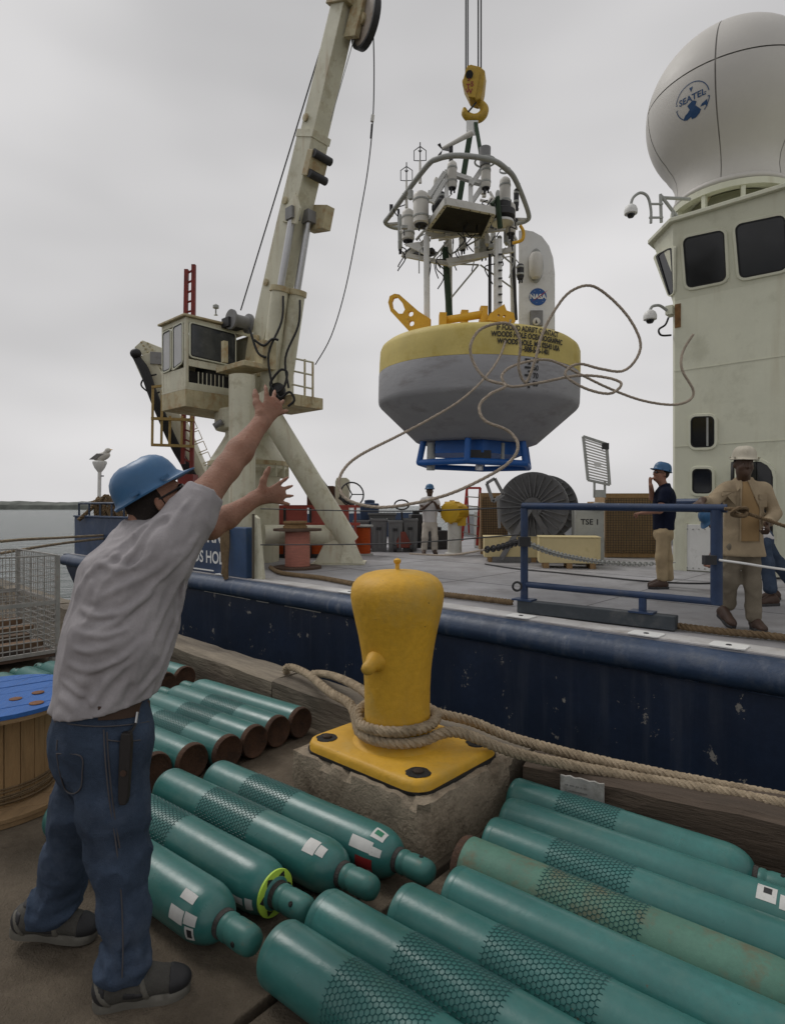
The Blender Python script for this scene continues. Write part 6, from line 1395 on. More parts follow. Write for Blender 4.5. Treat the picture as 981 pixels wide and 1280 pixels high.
def hand(F_, wrist, d, pn, sgn, spread=.12, curl=(.2, .3), sc=1.0, thumb=None, lens=(.072, .080, .075, .058)):
    w = A_(wrist); h = unit(d); pn = unit(A_(pn)-h*(A_(pn)@h)); s_ = np.cross(h, pn)*sgn
    pe = w+h*.085*sc
    F_.cone(w-h*.01, pe, .031*sc, .040*sc, .018*sc, (pn, .42))
    for i in range(4):
        b = pe-h*.012*sc+s_*(1.5-i)*.0205*sc; di = unit(h+s_*(1.5-i)*spread); L_ = lens[i]*sc
        c1 = unit(di*math.cos(curl[0])+pn*math.sin(curl[0])); c2 = unit(di*math.cos(curl[0]+curl[1])+pn*math.sin(curl[0]+curl[1])); c3 = unit(di*math.cos(curl[0]+curl[1]*1.8)+pn*math.sin(curl[0]+curl[1]*1.8))
        p1 = b+c1*L_*.52; p2 = p1+c2*L_*.34; p3 = p2+c3*L_*.26
        F_.chain([b, p1, p2, p3], [.0098*sc, .0090*sc, .0080*sc, .0062*sc], .005*sc)
    tb = w+h*.022*sc+s_*.026*sc; td = unit(thumb if thumb is not None else h*.75+s_*.85+pn*.3)
    t1 = tb+td*.045*sc; t2 = t1+unit(td+h*.25)*.036*sc; t3 = t2+unit(td+h*.35)*.024*sc
    F_.chain([tb, t1, t2, t3], [.019*sc, .0135*sc, .011*sc, .009*sc], .012*sc)
def headf(F_, c, f, u, sc=1.0):
    c, f, u = A_(c), unit(f), unit(u); u = unit(u-f*(u@f)); l = np.cross(u, f); ax = (f, l, u)
    p = lambda x, y, z: c+f*x*sc+l*y*sc+u*z*sc; R_ = lambda *r: [x*sc for x in r]
    F_.ell(p(-.008, 0, .025), R_(.098, .076, .098), ax, .03*sc); F_.ell(p(.030, 0, -.055), R_(.066, .058, .066), ax, .045*sc)
    F_.cone(p(.078, 0, -.082), p(.082, 0, -.088), .020*sc, .018*sc, .03*sc)
    F_.cone(p(.092, 0, .018), p(.112, 0, -.022), .009*sc, .0155*sc, .012*sc)
    F_.cone(p(.080, -.035, .03), p(.080, .035, .03), .014*sc, .014*sc, .02*sc)
    for s_ in (-1, 1):
        F_.cone(p(.075, s_*.036, -.018), p(.06, s_*.05, -.03), .016*sc, .016*sc, .02*sc)
        F_.ell(p(-.005, s_*.079, -.005), R_(.017, .010, .031), (unit(f-u*.15), unit(l+f*.3*s_), u), .008*sc)
    F_.cone(p(.092, -.018, -.060), p(.092, .018, -.060), .0075*sc, .0075*sc, .008*sc); F_.cone(p(.089, -.015, -.070), p(.089, .015, -.070), .008*sc, .008*sc, .008*sc)
    return p, ax
def face(p, sc, parent, skin_dark, glasses=False):
    for s_ in (-1, 1):
        e = build(MB().ell(V(p(.079, s_*.031, .008)), (.011*sc, .012*sc, .0075*sc)), 'eye', M('eye_white', (.5, .48, .45), .3), parent)
        build(MB().ell(V(p(.086, s_*.031, .008)), (.0055*sc, .006*sc, .0062*sc)), 'iris', m_ink, e)
        build(MB().tube([V(p(.088, s_*.016, .028)), V(p(.090, s_*.032, .033)), V(p(.080, s_*.048, .027))], .004*sc, 6), 'eyebrow', skin_dark, parent)
        if glasses: build(MB().ell(V(p(.094, s_*.032, .008)), (.010*sc, .028*sc, .020*sc)), 'sunglass_lens', m_glass, parent)
    if glasses:
        for s_ in (-1, 1): build(MB().tube([V(p(.092, s_*.055, .012)), V(p(.0, s_*.082, .012))], .0035*sc, 6), 'sunglass_arm', m_ink, parent)
def hard_hat(p, sc, parent, mat, peak=.05, tilt=0.0):
    """p maps head-local metres to world"""
    N_ = 40
    def out(a, rx, ry, pk): x, y = math.cos(a)*rx, math.sin(a)*ry; x += pk*max(0, math.cos(a))**2.2; return x, y
    rings = []
    def ring(k, z, pk=0, off=0):
        r = []
        for i in range(N_):
            a = 2*PI*i/N_; x, y = out(a, .128*k+off, .104*k+off, pk); zz = z+tilt*x
            rb = .006*(k > .2)*(math.exp(-(y/.012)**2)+.7*math.exp(-((abs(y)-.045)/.010)**2))*(x < .14); r.append(V(p(x-.004, y, zz+.052+rb)))
        return r
    # inner lip -> brim -> dome
    rings = [ring(.93, .008), ring(1.0, -.004), ring(1.0, -.006, peak, .012), ring(1.0, .000, peak, .013), ring(1.0, .006, peak*.25, .004), ring(.995, .02), ring(.975, .042), ring(.93, .066), ring(.85, .087), ring(.72, .104), ring(.55, .116), ring(.34, .123), ring(.12, .126), ring(.02, .1265)]
    h = build(MB().loft(rings, True), 'hard_hat', mat, parent, sharp=60)
    inn = build(MB().loft([ring(.93, .008), ring(.90, .05), ring(.5, .09)], True), 'hat_liner', m_seal, h)
    for s_ in (-1, 1):
        for x in (.06, -.06): build(MB().box(V(p(x, s_*.1065, .068)), (.03*sc, .012*sc, .012*sc), (V(p(1, 0, 0))-V(p(0, 0, 0)), V(p(0, 1, 0))-V(p(0, 0, 0)), V(p(0, 0, 1))-V(p(0, 0, 0)))), 'accessory_slot', mat, h)
    return h
def shoe(parent, heel, toe, mat, solem, h=0.0, up=(0, 0, 1), sc=1.0, fine=False):
    heel, toe = A_(heel), A_(toe); d = unit(toe-heel); u = unit(A_(up)-d*(A_(up)@d)); l = np.cross(u, d); L_ = np.linalg.norm(toe-heel)
    p = lambda x, y, z: heel+d*x*L_+l*y*sc+u*z*sc
    F_ = Field(); F_.cone(p(.16, 0, .058), p(.48, 0, .055), .042*sc, .044*sc, .03).cone(p(.48, 0, .055), p(.82, .004, .046), .044*sc, .041*sc, .03, (u, .8)).cone(p(.82, .004, .044), p(.90, .004, .042), .041*sc, .034*sc, .02, (u, .75))
    F_.cone(p(.2, 0, .06), p(.25, 0, .088), .042*sc, .044*sc, .03); F_.cone(p(.45, 0, .09), p(.7, 0, .06), .03*sc, .03*sc, .03)
    F_.cuts.append((p(0, 0, .018), -u))
    so = field_obj(F_, .006 if fine else .010, 'shoe', mat, parent)
    if fine:
        def panel(nm, cuts, m_, gr=.0028):
            G_ = Field(); G_.p = [(q[0], q[1], q[2], q[3]+gr, q[4]+gr)+q[5:] for q in F_.p]; G_.cuts = [(p(0, 0, .018), -u)]+cuts; field_obj(G_, .005, nm, m_, so, 1)
        panel('toe_bumper', [(p(.80, 0, 0), -d), (p(0, 0, .062), u-d*.25)], m_ink)
        panel('heel_counter', [(p(.15, 0, 0), d), (p(0, 0, .095), u)], m_ink)
        for s_ in (-1, 1):
            panel('mesh_panel', [(p(.33, 0, 0), -d), (p(.56, 0, 0), d), (p(0, 0, .078), u+d*.15), (p(0, 0, .040), -u), (p(0, s_*.012, 0), -l*s_)], m_ink)
            panel('overlay', [(p(.20, 0, 0), -d-u*.6), (p(.27, 0, 0), d+u*.6), (p(0, s_*.012, 0), -l*s_)], solem, .004)
            panel('overlay', [(p(.58, 0, 0), -d-u*.3), (p(.64, 0, 0), d+u*.3), (p(0, s_*.014, 0), -l*s_)], solem, .004)
        panel('collar', [(p(0, 0, .112), -u), (p(.5, 0, 0), d)], m_ink)
    pr = []
    for x, y in ((.02, .018), (.08, .034), (.2, .038), (.42, .036), (.62, .044), (.8, .046), (.92, .036), (1.0, .012)): pr.append((x, y))
    out = [V(p(x, y+.003, 0)) for x, y in pr]+[V(p(x, -y+.003, 0)) for x, y in reversed(pr)]
    out = catmull(out, 3, True); c = sum(out, V())/len(out)
    wave = lambda q, a: V(u)*(a+.006*math.sin((q-V(heel)).dot(V(d))*70))
    build(MB().loft([[q for q in out], [q+(q-c)*.02+V(u)*.012*sc for q in out], [q+(q-c)*.02+wave(q, .030*sc) for q in out], [q-(q-c)*.08+V(u)*.033*sc for q in out]], True), 'sole', solem, so, sharp=70)
    return so, p
m_jean = M('denim', (.044, .064, .102), .85, var=.3, vs=6, bump=.4, bs=240, dirt=((.070, .092, .135), .5, 5), spec=.15)
m_stitch = M('denim_stitch', (.075, .07, .075), .85)
m_tee = M('grey_marl_tshirt', (.345, .325, .335), .9, var=.17, vs=12, bump=.25, bs=300, spec=.1)
m_skin = M('skin_tan', (.33, .175, .12), .62, var=.2, vs=14, bump=.4, bs=110, dirt=((.27, .115, .075), .45, 18), spots=((.19, .085, .05), .3, 70), spec=.3)
m_skin2 = M('skin_dark', (.080, .045, .030), .5, var=.15, vs=12, bump=.1, bs=130, spec=.4)
m_hair = M('dark_hair', (.025, .018, .014), .8, var=.3, vs=60, bump=.8, bs=200)
m_hatb = M('hat_blue', (.036, .122, .255), .42, var=.10, vs=7, bump=.05, bs=30, dirt=((.06, .15, .26), .3, 8), spec=.45)
m_hatw = M('hat_cream', (.50, .46, .37), .55, var=.12, vs=6, dirt=((.33, .29, .22), .35, 7))
m_khaki = M('khaki_cotton', (.36, .285, .19), .9, var=.15, vs=6, bump=.3, bs=200, spec=.1)
m_khaki2 = M('khaki_trousers', (.20, .172, .13), .9, var=.18, vs=6, bump=.3, bs=200, spec=.1)
m_tan = M('tan_shirt', (.30, .20, .10), .9, var=.12, vs=6, spec=.1)
m_navy = M('navy_tshirt', (.010, .013, .028), .9, var=.2, vs=6, spec=.1)
m_chino = M('tan_chinos', (.40, .31, .19), .9, var=.16, vs=6, bump=.3, bs=200, spec=.1)
m_leath = M('brown_leather', (.055, .030, .020), .6, var=.25, vs=12)
m_wht = M('white_cloth', (.60, .58, .58), .9, var=.10, vs=6, spec=.1)
m_shoeg = M('shoe_grey', (.060, .057, .050), .8, var=.3, vs=12, bump=.3, bs=120)
m_shoes = M('shoe_sole', (.125, .118, .10), .75, var=.2, vs=12)
# ------------------------------------------------------------------ the man throwing the line
mp_ = thing('person', 'man in grey t-shirt, jeans and blue hard hat flinging both arms up on the quay', 'person', V((-.95, 2.0, 0)))
P = lambda px, py, Y: A_(W(px, py, Y))
hf, hu = unit((.76, .36, .52)), unit((-.48, -.16, .86)); hcn = P(199, 629, 2.20)
body = Field()
hp_m, hax = headf(body, hcn, hf, hu, .96)
body.cone(P(174, 676, 2.16), P(188, 645, 2.19), .064, .058, .03)
shR, elR, wrR = P(216, 668, 2.08), P(284, 585, 2.27), P(328, 527, 2.42)
body.chain([shR, (shR+elR)/2, elR], [.060, .058, .047], .03); body.cone(elR, elR+(wrR-elR)*.35, .048, .050, .02).cone(elR+(wrR-elR)*.35, wrR, .050, .031, .02)
tipR = P(352, 494, 2.50); dR = unit(tipR-wrR); hand(body, wrR, dR, (-.45, .85, .15), 1, spread=.36, curl=(.12, .20), sc=1.05, thumb=unit(dR*.5+A_((-.55, .1, .45))))
shL, elL, wrL = P(222, 655, 2.42), P(264, 660, 2.53), P(322, 622, 2.66)
body.chain([shL, elL], [.055, .046], .03); body.cone(elL, elL+(wrL-elL)*.35, .047, .048, .02).cone(elL+(wrL-elL)*.35, wrL, .048, .030, .02)
tipL = P(376, 612, 2.72); dL = unit(tipL-wrL); hand(body, wrL, dL, (-.35, .9, .05), 1, spread=.28, curl=(.05, .22), sc=1.02, thumb=unit(A_((.18, .05, 1.0))))
body.cone(P(150, 780, 2.08), P(178, 710, 2.16), .12, .11, .04); body.cone(P(187, 690, 2.12), P(207, 680, 2.36), .06, .06, .04)
bodyo = field_obj(body, .0052, 'body', m_skin, mp_, 2)
# hair under the hat, and hat
hairF = Field(); hairF.ell(hp_m(-.018, 0, .022), [.092, .080, .090], hax, .02); hairF.cone(hp_m(-.07, -.04, -.04), hp_m(-.07, .04, -.04), .035, .035, .03); hairF.cuts.append((hp_m(.015, 0, 0), hax[0]+hax[2]*.0)); hairF.cuts.append((hp_m(0, 0, -.075), -hax[2]))
for s_ in (-1, 1): hairF.cone(hp_m(.005, s_*.068, .03), hp_m(.012, s_*.068, -.01), .012, .010, .012)
field_obj(hairF, .005, 'hair', m_hair, mp_)
hard_hat(hp_m, 1, mp_, m_hatb, .045)
for s_ in (-1, 1): build(MB().tube([V(hp_m(.09, s_*.058, .012)), V(hp_m(.0, s_*.083, .010))], .0035, 6), 'glasses_arm', m_ink, bodyo)
for s_ in (-1, 1): build(MB().ell(V(hp_m(.094, s_*.033, .006)), (.012, .026, .018)), 'glasses_lens', m_glass, bodyo)
def surf0(F_, px, py, Y0, lift=.0): return surf(F_, px, py, Y0, lift)
# ray-march helper to lay seams, pocket and belt on the cloth surface
def surf(F_, px, py, Y0, lift=.002):
    o = A_((0, 0, CH)); d = unit(((px-CX)/FPX, 1, -(py-CY)/FPX)); t = Y0/d[1]
    for _ in range(60):
        Pq = (o+d*t)[None]; v = 1.0
        for p in F_.p:
            dd = F_._d(p, Pq)[0]; k = p[5]; h = max(k-abs(v-dd), 0)/k; v = min(v, dd)-h*h*k*.25
        if F_.disp is not None: v -= F_.disp(Pq)[0]
        if abs(v) < .0008: break
        t += v*.8
        if t > 12: t = Y0*1.35/d[1]; break
    return V(o+d*(t-lift))
# t-shirt
sh = Field()
b0s, b1s, b2s, b3s = P(131, 892, 2.02), P(150, 800, 2.05), P(166, 735, 2.10), P(180, 704, 2.17)
fl = (unit((.75, .35, .1)), .93)
sh.cone(b0s, b1s, .166, .176, .05, fl).cone(b1s, b2s, .176, .174, .05, fl).cone(b2s, b3s, .182, .138, .06, fl)
sh.cone(P(198, 686, 2.12), P(210, 680, 2.36), .090, .088, .06)
eR = shR+(elR-shR)*.56; sh.cone(shR-(elR-shR)*.15, eR+(elR-shR)*.3, .082, .077, .06, None, (eR, elR-shR))
sh.cone(shR-(elR-shR)*.1-A_((0, 0, .07)), shR+(elR-shR)*.30-A_((0, 0, .05)), .085, .06, .06)
eL = shL+(elL-shL)*.75; sh.cone(shL, eL+(elL-shL)*.4, .082, .076, .05, None, (eL, elL-shL))
sh.cone(P(170, 682, 2.17), P(180, 660, 2.19), .084, .073, .05, None, (P(179, 660, 2.19), P(187, 640, 2.19)-P(176, 668, 2.16)))
sh.cone(P(114, 845, 2.05), P(102, 880, 2.06), .100, .088, .06)
Rz = np.array([unit((.55, .2, .8)), unit((.8, -.1, -.55)), unit((.1, -1, .1))]).T
f1 = folds(7.5, .0105, (.34, 1.45, 1.0), 1, Rz, .5); f2 = folds(19, .0055, (.4, 1.3, 1.0), 4, np.array([unit((.2, .1, 1)), unit((1, 0, -.2)), unit((0, -1, .1))]).T, .5)
CRE = [((255, 664), (228, 690), (190, 715), (150, 735), (110, 755)), ((250, 675), (222, 705), (185, 740), (150, 775), (100, 800)), ((245, 690), (222, 735), (200, 780), (170, 820), (135, 850)), ((238, 700), (226, 760), (212, 810), (190, 850), (165, 876)), ((232, 715), (224, 780), (212, 830), (196, 866)),
       ((150, 690), (125, 705), (105, 722)), ((95, 790), (130, 795), (160, 785)), ((85, 830), (115, 838), (150, 825), (185, 795)), ((78, 850), (100, 868), (118, 880)), ((138, 845), (124, 866), (112, 886)), ((215, 640), (190, 655), (165, 690), (140, 720)), ((238, 622), (218, 648), (208, 680)), ((92, 810), (112, 815), (140, 808)), ((100, 760), (125, 770), (160, 762), (200, 735)), ((75, 870), (88, 880), (96, 890)), ((160, 850), (150, 868), (146, 880)), ((120, 700), (150, 712), (175, 705))]
rcr = random.Random(21); CR3 = []
for cr in CRE:
    q = [surf0(sh, x, y, 1.5) for x, y in cr]; q = np.array([list(v) for v in catmull(q, 6)]); CR3.append((q, rcr.uniform(.0055, .0100), rcr.uniform(.0075, .0125)))
def hemwave(Pq):
    d = f1(Pq)*.45+f2(Pq)
    for q, a, w in CR3:
        best = np.full(len(Pq), 9.0); tt = np.zeros(len(Pq))
        sel = np.all((Pq > q.min(0)-.08) & (Pq < q.max(0)+.08), 1); Ps = Pq[sel]; bs2 = np.full(len(Ps), 9.0); t2_ = np.zeros(len(Ps))
        for i in range(len(q)-1):
            ab = q[i+1]-q[i]; t = np.clip(((Ps-q[i])@ab)/(ab@ab), 0, 1); dd = np.linalg.norm(Ps-q[i]-t[:, None]*ab, axis=1); m = dd < bs2; bs2[m] = dd[m]; t2_[m] = (i+t[m])/(len(q)-1)
        env = np.clip(np.minimum(t2_, 1-t2_)*5+.15, 0, 1); d[sel] += env*(a*np.exp(-(bs2/w)**2)-.55*a*np.exp(-((bs2-2.2*w)/(1.3*w))**2))
    return d
sh.disp = hemwave
sh.cuts.append((P(131, 877, 2.02), (.16, .05, -1)))
field_obj(sh, .0055, 'tshirt', m_tee, mp_, 2)
# jeans
jn = Field(); hipc = P(130, 915, 2.01)
jn.cone(P(129, 880, 2.01), hipc, .146, .155, .04, (unit((.4, 1, 0)), .95)); jn.cone(P(104, 925, 2.03), P(108, 950, 2.03), .095, .10, .07)
jn.chain([P(140, 940, 1.98), P(144, 1010, 1.96), P(150, 1075, 1.94), P(155, 1140, 1.92), P(156, 1205, 1.91), P(155, 1232, 1.91)], [.116, .100, .083, .069, .065, .067], .05)
jn.chain([P(122, 940, 2.10), P(105, 1010, 2.14), P(86, 1075, 2.17), P(67, 1130, 2.17), P(58, 1153, 2.17)], [.116, .100, .080, .069, .070], .05)
j1 = folds(10, .0105, (1.2, 1.2, .75), 2, None, .6)
j2 = folds(24, .0028, (1.0, 1.0, 1.3), 6, None, .5)
def jf(Pq):
    z = Pq[:, 2]; w = np.exp(-((z-.47)/.12)**2)*.8+np.exp(-((z-.13)/.10)**2)*1.5+.30; return j1(Pq)*w+j2(Pq)+.003*np.sin(z*120+np.sin(Pq[:, 0]*20)*1.5)*np.exp(-((z-.12)/.08)**2)
jn.disp = jf
jn.cuts += [(P(129, 878, 2.01), (-.10, .05, 1)), ((0, 0, .078), (0, 0, -1))]
jo = field_obj(jn, .0072, 'jeans', m_jean, mp_, 2)
for pts in ([(72, 925), (71, 938)], [(71, 942), (101, 945), (103, 968), (101, 985), (92, 992), (82, 987), (75, 965), (71, 942)], [(130, 912), (132, 950), (137, 1000), (146, 1060), (152, 1120), (154, 1180), (153, 1222)], [(134, 915), (136, 950), (141, 1000), (150, 1060)], [(68, 902), (95, 906), (128, 908), (160, 906), (186, 902)], [(135, 925), (155, 927), (176, 925)]):
    build(MB().tube(catmull([surf(jn, x, y, 1.5, .0025) for x, y in pts], 5), .0022, 5), 'seam', m_stitch, jo)
bpts = [surf(jn, x, y, 1.5, .004) for x, y in ((124, 891), (130, 891), (150, 890), (170, 887), (188, 883))]
bt = MB(); rings = []
for q in catmull(bpts, 4): rings.append([q+ZUP*.021, q+ZUP*.021+V((0, -.006, 0)), q-ZUP*.021+V((0, -.006, 0)), q-ZUP*.021])
bt.loft(rings, False); build(bt, 'belt', m_leath, mp_)
k0_, k1__ = surf(jn, 159, 915, 1.5, .018), surf(jn, 155, 1005, 1.5, .016)
sheath = build(MB().loft([[k0_.lerp(k1__, t)+V((x*w, y*.012, 0)) for x, y in ((-1, -1), (1, -1), (1, 1), (-1, 1))] for t, w in ((0, .014), (.15, .018), (.5, .017), (.9, .015), (1.0, .010))], False), 'knife_sheath', M('sheath_black', (.014, .011, .010), .6), mp_, bevel=.004)
build(MB().lathe([(.0, 0), (.010, 0), (.010, .003)], k0_.lerp(k1__, .55)+V((0, -.013, 0)), V((0, -1, 0)), n=10), 'stud', m_leath, sheath)
build(MB().tube([surf(jn, 172, 890, 1.5, .010), surf(jn, 170, 904, 1.5, .012)], .004, 6), 'key_clip', m_steel, mp_)
build(MB().tube(catmull([surf(jn, 170, 904, 1.5, .012), surf(jn, 166, 912, 1.5, .015), surf(jn, 160, 916, 1.5, .016)], 4), .005, 6), 'lanyard', m_ink, mp_)
# shoes
sR, pR = shoe(mp_, (-.925, 1.875, .0), (-.650, 1.945, .0), m_shoeg, m_shoes, fine=True)
sL, pL = shoe(mp_, (-1.345, 2.14, .045), (-1.06, 2.17, .004), m_shoeg, m_shoes, fine=True)
for so_, pp in ((sR, pR), (sL, pL)):
    for i in range(5):
        a = V(pp(.47+.055*i, -.030, .104-.010*i)); b = V(pp(.47+.055*i, .030, .104-.010*i)); build(MB().tube([a, (a+b)/2+ZUP*.022, b], .0032, 5), 'lace', M('lace_grey', (.35, .34, .32), .8), so_)
# ------------------------------------------------------------------ generic deck hands
def deckhand(label, J, col, res=.011, hat=None, glasses=False, shirt_len=0, jacket=False, girth=1.0, sleeve=.55, skin=None, seed=1, hatpeak=.05, hem=0.0):
    base = V((J['pelvis'][0], J['pelvis'][1], DK)); t = thing('person', label, 'person', base); sk = skin or m_skin
    b = Field(); hp2, ax = headf(b, J['head'], J['hf'], J['hu'], .98); nk = A_(J['neck']); b.cone(nk-A_((0, 0, .04)), A_(J['head'])-unit(J['hu'])*.07, .062, .056, .03)
    for s_ in 'LR':
        sh_, el, wr = A_(J['sh'+s_]), A_(J['el'+s_]), A_(J['wr'+s_]); b.chain([sh_, el, wr], [.052, .043, .030], .03); dh = unit(wr-el) if 'hd'+s_ not in J else unit(J['hd'+s_])
        hand(b, wr, dh, J.get('pn'+s_, (0, 0, -1)), 1 if s_ == 'R' else -1, spread=.06, curl=J.get('curl', (.6, .8)))
    pv, ch = A_(J['pelvis']), A_(J['chest']); b.cone(pv, ch, .11, .12, .05)
    bo = field_obj(b, min(res, .009), 'body', sk, t); face(hp2, 1.0, bo, m_hair, glasses)
    fr = unit(J['front']); s = Field(); g = girth
    s.cone(pv+A_((0, 0, .0+hem)), pv+(ch-pv)*.5, .165*g, .165*g, .05, (fr, .80)).cone(pv+(ch-pv)*.5, ch, .165*g, .178*g, .05, (fr, .78))
    s.cone(A_(J['shL'])*.85+A_(J['shR'])*.15, A_(J['shL'])*.15+A_(J['shR'])*.85, .085*g, .085*g, .06); s.cone(ch+A_((0, 0, .08)), nk, .10, .072, .05)
    for s_ in 'LR':
        sh_, el, wr = A_(J['sh'+s_]), A_(J['el'+s_]), A_(J['wr'+s_])
        if sleeve <= 1: e_ = sh_+(el-sh_)*sleeve; s.cone(sh_, e_+(el-sh_)*.15, .078*g, .068*g, .04, None, (e_, el-sh_))
        else: s.cone(sh_, el, .070*g, .060*g, .035); e_ = el+(wr-el)*(sleeve-1); s.cone(el, e_+(wr-el)*.1, .060*g, .048*g, .03, None, (e_, wr-el))
    s.disp = folds(9, .0075, (1.1, 1.1, .5), seed, None, .6); s.cuts.append((nk+A_((0, 0, .035)), (0, 0, 1))); s.cuts.append((pv+A_((0, 0, -.02-shirt_len)), (0, 0, -1)))
    if shirt_len > .05: s.cone(pv-A_((0, 0, shirt_len)), pv, .208*g, .186*g, .04, (fr, .88))
    so = field_obj(s, res, 'jacket' if jacket else 'shirt', col['shirt'], t)
    j = Field(); j.cone(pv-A_((0, 0, .06)), pv+A_((0, 0, .02)), .158*g, .150*g, .04, (fr, .8))
    for s_ in 'LR': hp_, kn, an = A_(J['hip'+s_]), A_(J['kn'+s_]), A_(J['an'+s_]); j.chain([hp_, kn, an+(kn-an)*.08], [.086*g, .076*g, .072*g], .04)
    j.disp = folds(9, .009, (1.1, 1.1, .7), seed+3, None, .6)
    field_obj(j, res, 'trousers', col['trousers'], t)
    for s_ in 'LR':
        toe = A_(J['toe'+s_]); heel = A_(J['heel'+s_]); shoe(t, heel, toe, col['shoes'], col.get('sole', m_dark))
    hf_ = Field(); hf_.ell(hp2(-.018, 0, .022), [.092, .079, .088], ax, .02); hf_.cuts += [(hp2(.02, 0, 0), ax[0]), (hp2(0, 0, -.06), -ax[2])]; field_obj(hf_, .008, 'hair', m_hair, t)
    hard_hat(hp2, 1, t, hat, hatpeak); return t, hp2, so, s
# man in khaki at the rail
Yk = 5.68
J = dict(head=P(929, 581, Yk-.06), hf=(-.18, -1, -.06), hu=(.03, -.05, 1), neck=P(929, 601, Yk), chest=P(929, 625, Yk), pelvis=P(927, 676, Yk+.02), front=(-.15, -1, 0),
         shL=P(955, 613, Yk), elL=P(968, 642, Yk-.05), wrL=P(958, 655, Yk-.30), shR=P(905, 612, Yk), elR=P(887, 631, Yk-.10), wrR=P(877, 625, Yk-.19), pnR=(0, .2, -1), hdR=(-.5, -.1, -.35), hdL=(-.3, -.6, -.5), pnL=(-.8, .3, 0),
         hipL=P(938, 685, Yk), hipR=P(914, 685, Yk), knL=P(940, 730, Yk-.04), knR=P(912, 726, Yk+.02), anL=P(941, 774, Yk-.06), anR=P(909, 757, Yk+.10),
         heelL=A_((P(941, 780, Yk)[0], Yk+.02, DK)), toeL=A_((P(936, 780, Yk)[0]-.02, Yk-.26, DK)), heelR=A_((P(909, 760, Yk)[0], Yk+.16, DK+.10)), toeR=A_((P(908, 760, Yk)[0], Yk-.10, DK+.015)))
t1_, hpk, so_, sf = deckhand('man in khaki jacket and cream helmet standing at the blue gate', J, dict(shirt=m_khaki, trousers=m_khaki2, shoes=m_leath), .010, m_hatw, jacket=True, sleeve=1.88, skin=m_skin2, seed=5, girth=.96, shirt_len=.12, hatpeak=.012)
# open front with tan shirt, pocket flaps, collar
ug = []
for k_ in range(10):
    y = 602+k_*8.3; xl, xr = 926-1.5*min(1, k_/5), 935+14*min(1, k_/4)
    ug += [surf(sf, xl+(xr-xl)*c_/4, y, 4.9, .012+.006*math.sin(PI*c_/4)) for c_ in range(5)]
build(MB().add(ug, [(r_*5+c_, r_*5+c_+1, r_*5+c_+6, r_*5+c_+5) for r_ in range(9) for c_ in range(4)], True), 'undershirt', m_tan, t1_)
for xs_ in (0, 4):
    build(MB().tube(catmull([ug[r_*5+xs_]+V((0, -.004, 0)) for r_ in range(10)], 3), .007, 6), 'jacket_edge', m_khaki, so_)
for x0, x1, y0, y1 in ((903, 919, 614, 632), (949, 958, 618, 634)):
    q = [surf(sf, x, y, 4.9, .008) for x, y in ((x0, y0), (x1, y0), (x1, y1), (x0, y1))]; pk_ = build(MB().prism(q, V((0, .012, 0))), 'pocket', m_khaki, so_)
    q = [surf(sf, x, y, 4.9, .014) for x, y in ((x0-.5, y0), (x1+.5, y0), (x1+.5, y0+6), ((x0+x1)/2, y0+7.5), (x0-.5, y0+6))]; build(MB().prism(q, V((0, .008, 0))), 'flap', m_khaki, pk_)
for xs in ((926, 600, 918, 603, 921, 614, 928, 607), (935, 600, 944, 603, 942, 614, 934, 607)):
    build(MB().prism([surf(sf, xs[i], xs[i+1], 4.9, .012) for i in (0, 2, 4, 6)], V((0, .012, 0))), 'collar', m_khaki, so_)
# man in navy shirt
Yn = 8.5
J = dict(head=P(826, 593, Yn), hf=(-1, -.15, .22), hu=(.2, 0, 1), neck=P(831, 607, Yn), chest=P(830, 624, Yn), pelvis=P(829, 661, Yn), front=(-1, -.1, 0),
         shL=P(831, 617, Yn-.17), elL=P(824, 638, Yn-.22), wrL=P(803, 641, Yn-.22), shR=P(829, 617, Yn+.17), elR=P(815, 622, Yn+.12), wrR=P(813, 607, Yn-.02), hdR=(-.1, 0, 1), pnR=(.9, 0, 0), pnL=(0, 0, -1), curl=(.7, .9),
         hipL=P(828, 668, Yn-.09), hipR=P(830, 668, Yn+.09), knL=P(826, 697, Yn-.1), knR=P(833, 697, Yn+.1), anL=P(828, 724, Yn-.1), anR=P(835, 723, Yn+.12),
         heelL=A_((P(831, 724, Yn)[0], Yn-.1, DK)), toeL=A_((P(831, 724, Yn)[0]-.29, Yn-.13, DK)), heelR=A_((P(838, 724, Yn)[0], Yn+.12, DK)), toeR=A_((P(838, 724, Yn)[0]-.28, Yn+.10, DK)))
deckhand('man in navy t-shirt, tan trousers and blue helmet with a hand at his mouth', J, dict(shirt=m_navy, trousers=m_chino, shoes=m_leath), .013, m_hatb, glasses=True, seed=8, sleeve=.6, hatpeak=.04)
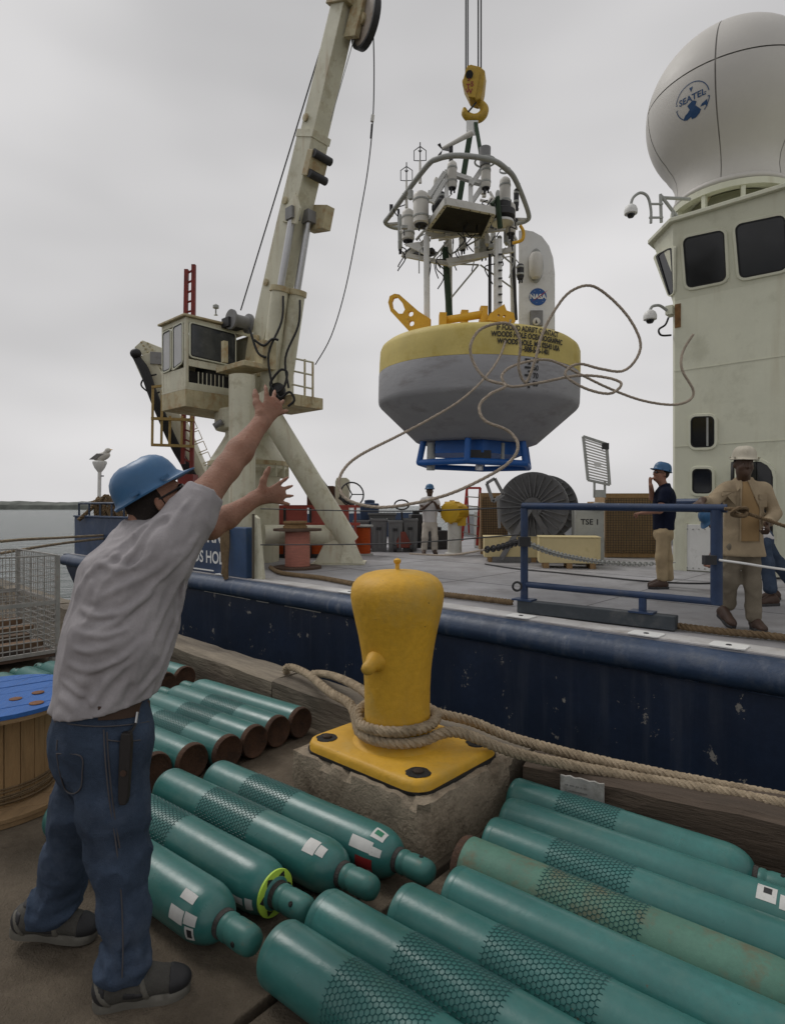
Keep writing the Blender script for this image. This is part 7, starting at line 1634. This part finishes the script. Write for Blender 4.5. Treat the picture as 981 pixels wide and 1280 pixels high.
# man in white far behind
Yw = 14.3
J = dict(head=P(537, 614, Yw), hf=(.05, -1, .05), hu=(0, 0, 1), neck=P(537, 622, Yw), chest=P(537, 632, Yw), pelvis=P(537, 652, Yw), front=(0, -1, 0),
         shL=P(545, 626, Yw), elL=P(549, 638, Yw-.1), wrL=P(543, 628, Yw-.3), shR=P(529, 626, Yw), elR=P(526, 638, Yw-.1), wrR=P(536, 630, Yw-.3), hdL=(-.7, 0, .5), hdR=(.7, 0, .5),
         hipL=P(542, 656, Yw), hipR=P(532, 656, Yw), knL=P(543, 672, Yw-.05), knR=P(531, 672, Yw-.05), anL=P(543, 688, Yw), anR=P(530, 688, Yw),
         heelL=A_((P(543, 690, Yw)[0], Yw+.05, DK)), toeL=A_((P(544, 690, Yw)[0], Yw-.22, DK)), heelR=A_((P(530, 690, Yw)[0], Yw+.05, DK)), toeR=A_((P(529, 690, Yw)[0], Yw-.22, DK)))
deckhand('distant man in white clothes and blue helmet standing below the buoy', J, dict(shirt=m_wht, trousers=M('pale_trousers', (.48, .44, .39), .9), shoes=m_leath), .016, m_hatb, seed=3, skin=m_skin2)
# man bending behind the gate
Yb = 7.1
J = dict(head=P(891, 648, Yb-.05), hf=(-.55, -.2, -.8), hu=(-.75, -.1, .6), neck=P(903, 650, Yb), chest=P(913, 655, Yb), pelvis=P(948, 672, Yb+.1), front=(-.4, 0, -.9),
         shL=P(906, 658, Yb-.17), elL=P(897, 680, Yb-.15), wrL=P(888, 697, Yb-.1), shR=P(908, 656, Yb+.17), elR=P(898, 678, Yb+.2), wrR=P(890, 695, Yb+.2), hdL=(-.2, 0, -1), hdR=(-.2, 0, -1), pnL=(-1, 0, 0), pnR=(-1, 0, 0),
         hipL=P(950, 676, Yb), hipR=P(954, 676, Yb+.2), knL=P(958, 704, Yb-.05), knR=P(972, 705, Yb+.25), anL=P(962, 738, Yb-.1), anR=P(990, 730, Yb+.3),
         heelL=A_((P(966, 740, Yb)[0], Yb-.1, DK)), toeL=A_((P(966, 740, Yb)[0]-.27, Yb-.15, DK)), heelR=A_((P(996, 740, Yb)[0], Yb+.32, DK)), toeR=A_((P(996, 740, Yb)[0]-.26, Yb+.28, DK)))
deckhand('man in blue helmet and jeans bending down behind the man in khaki', J, dict(shirt=m_wht, trousers=m_jean, shoes=m_leath), .014, m_hatb, seed=6)
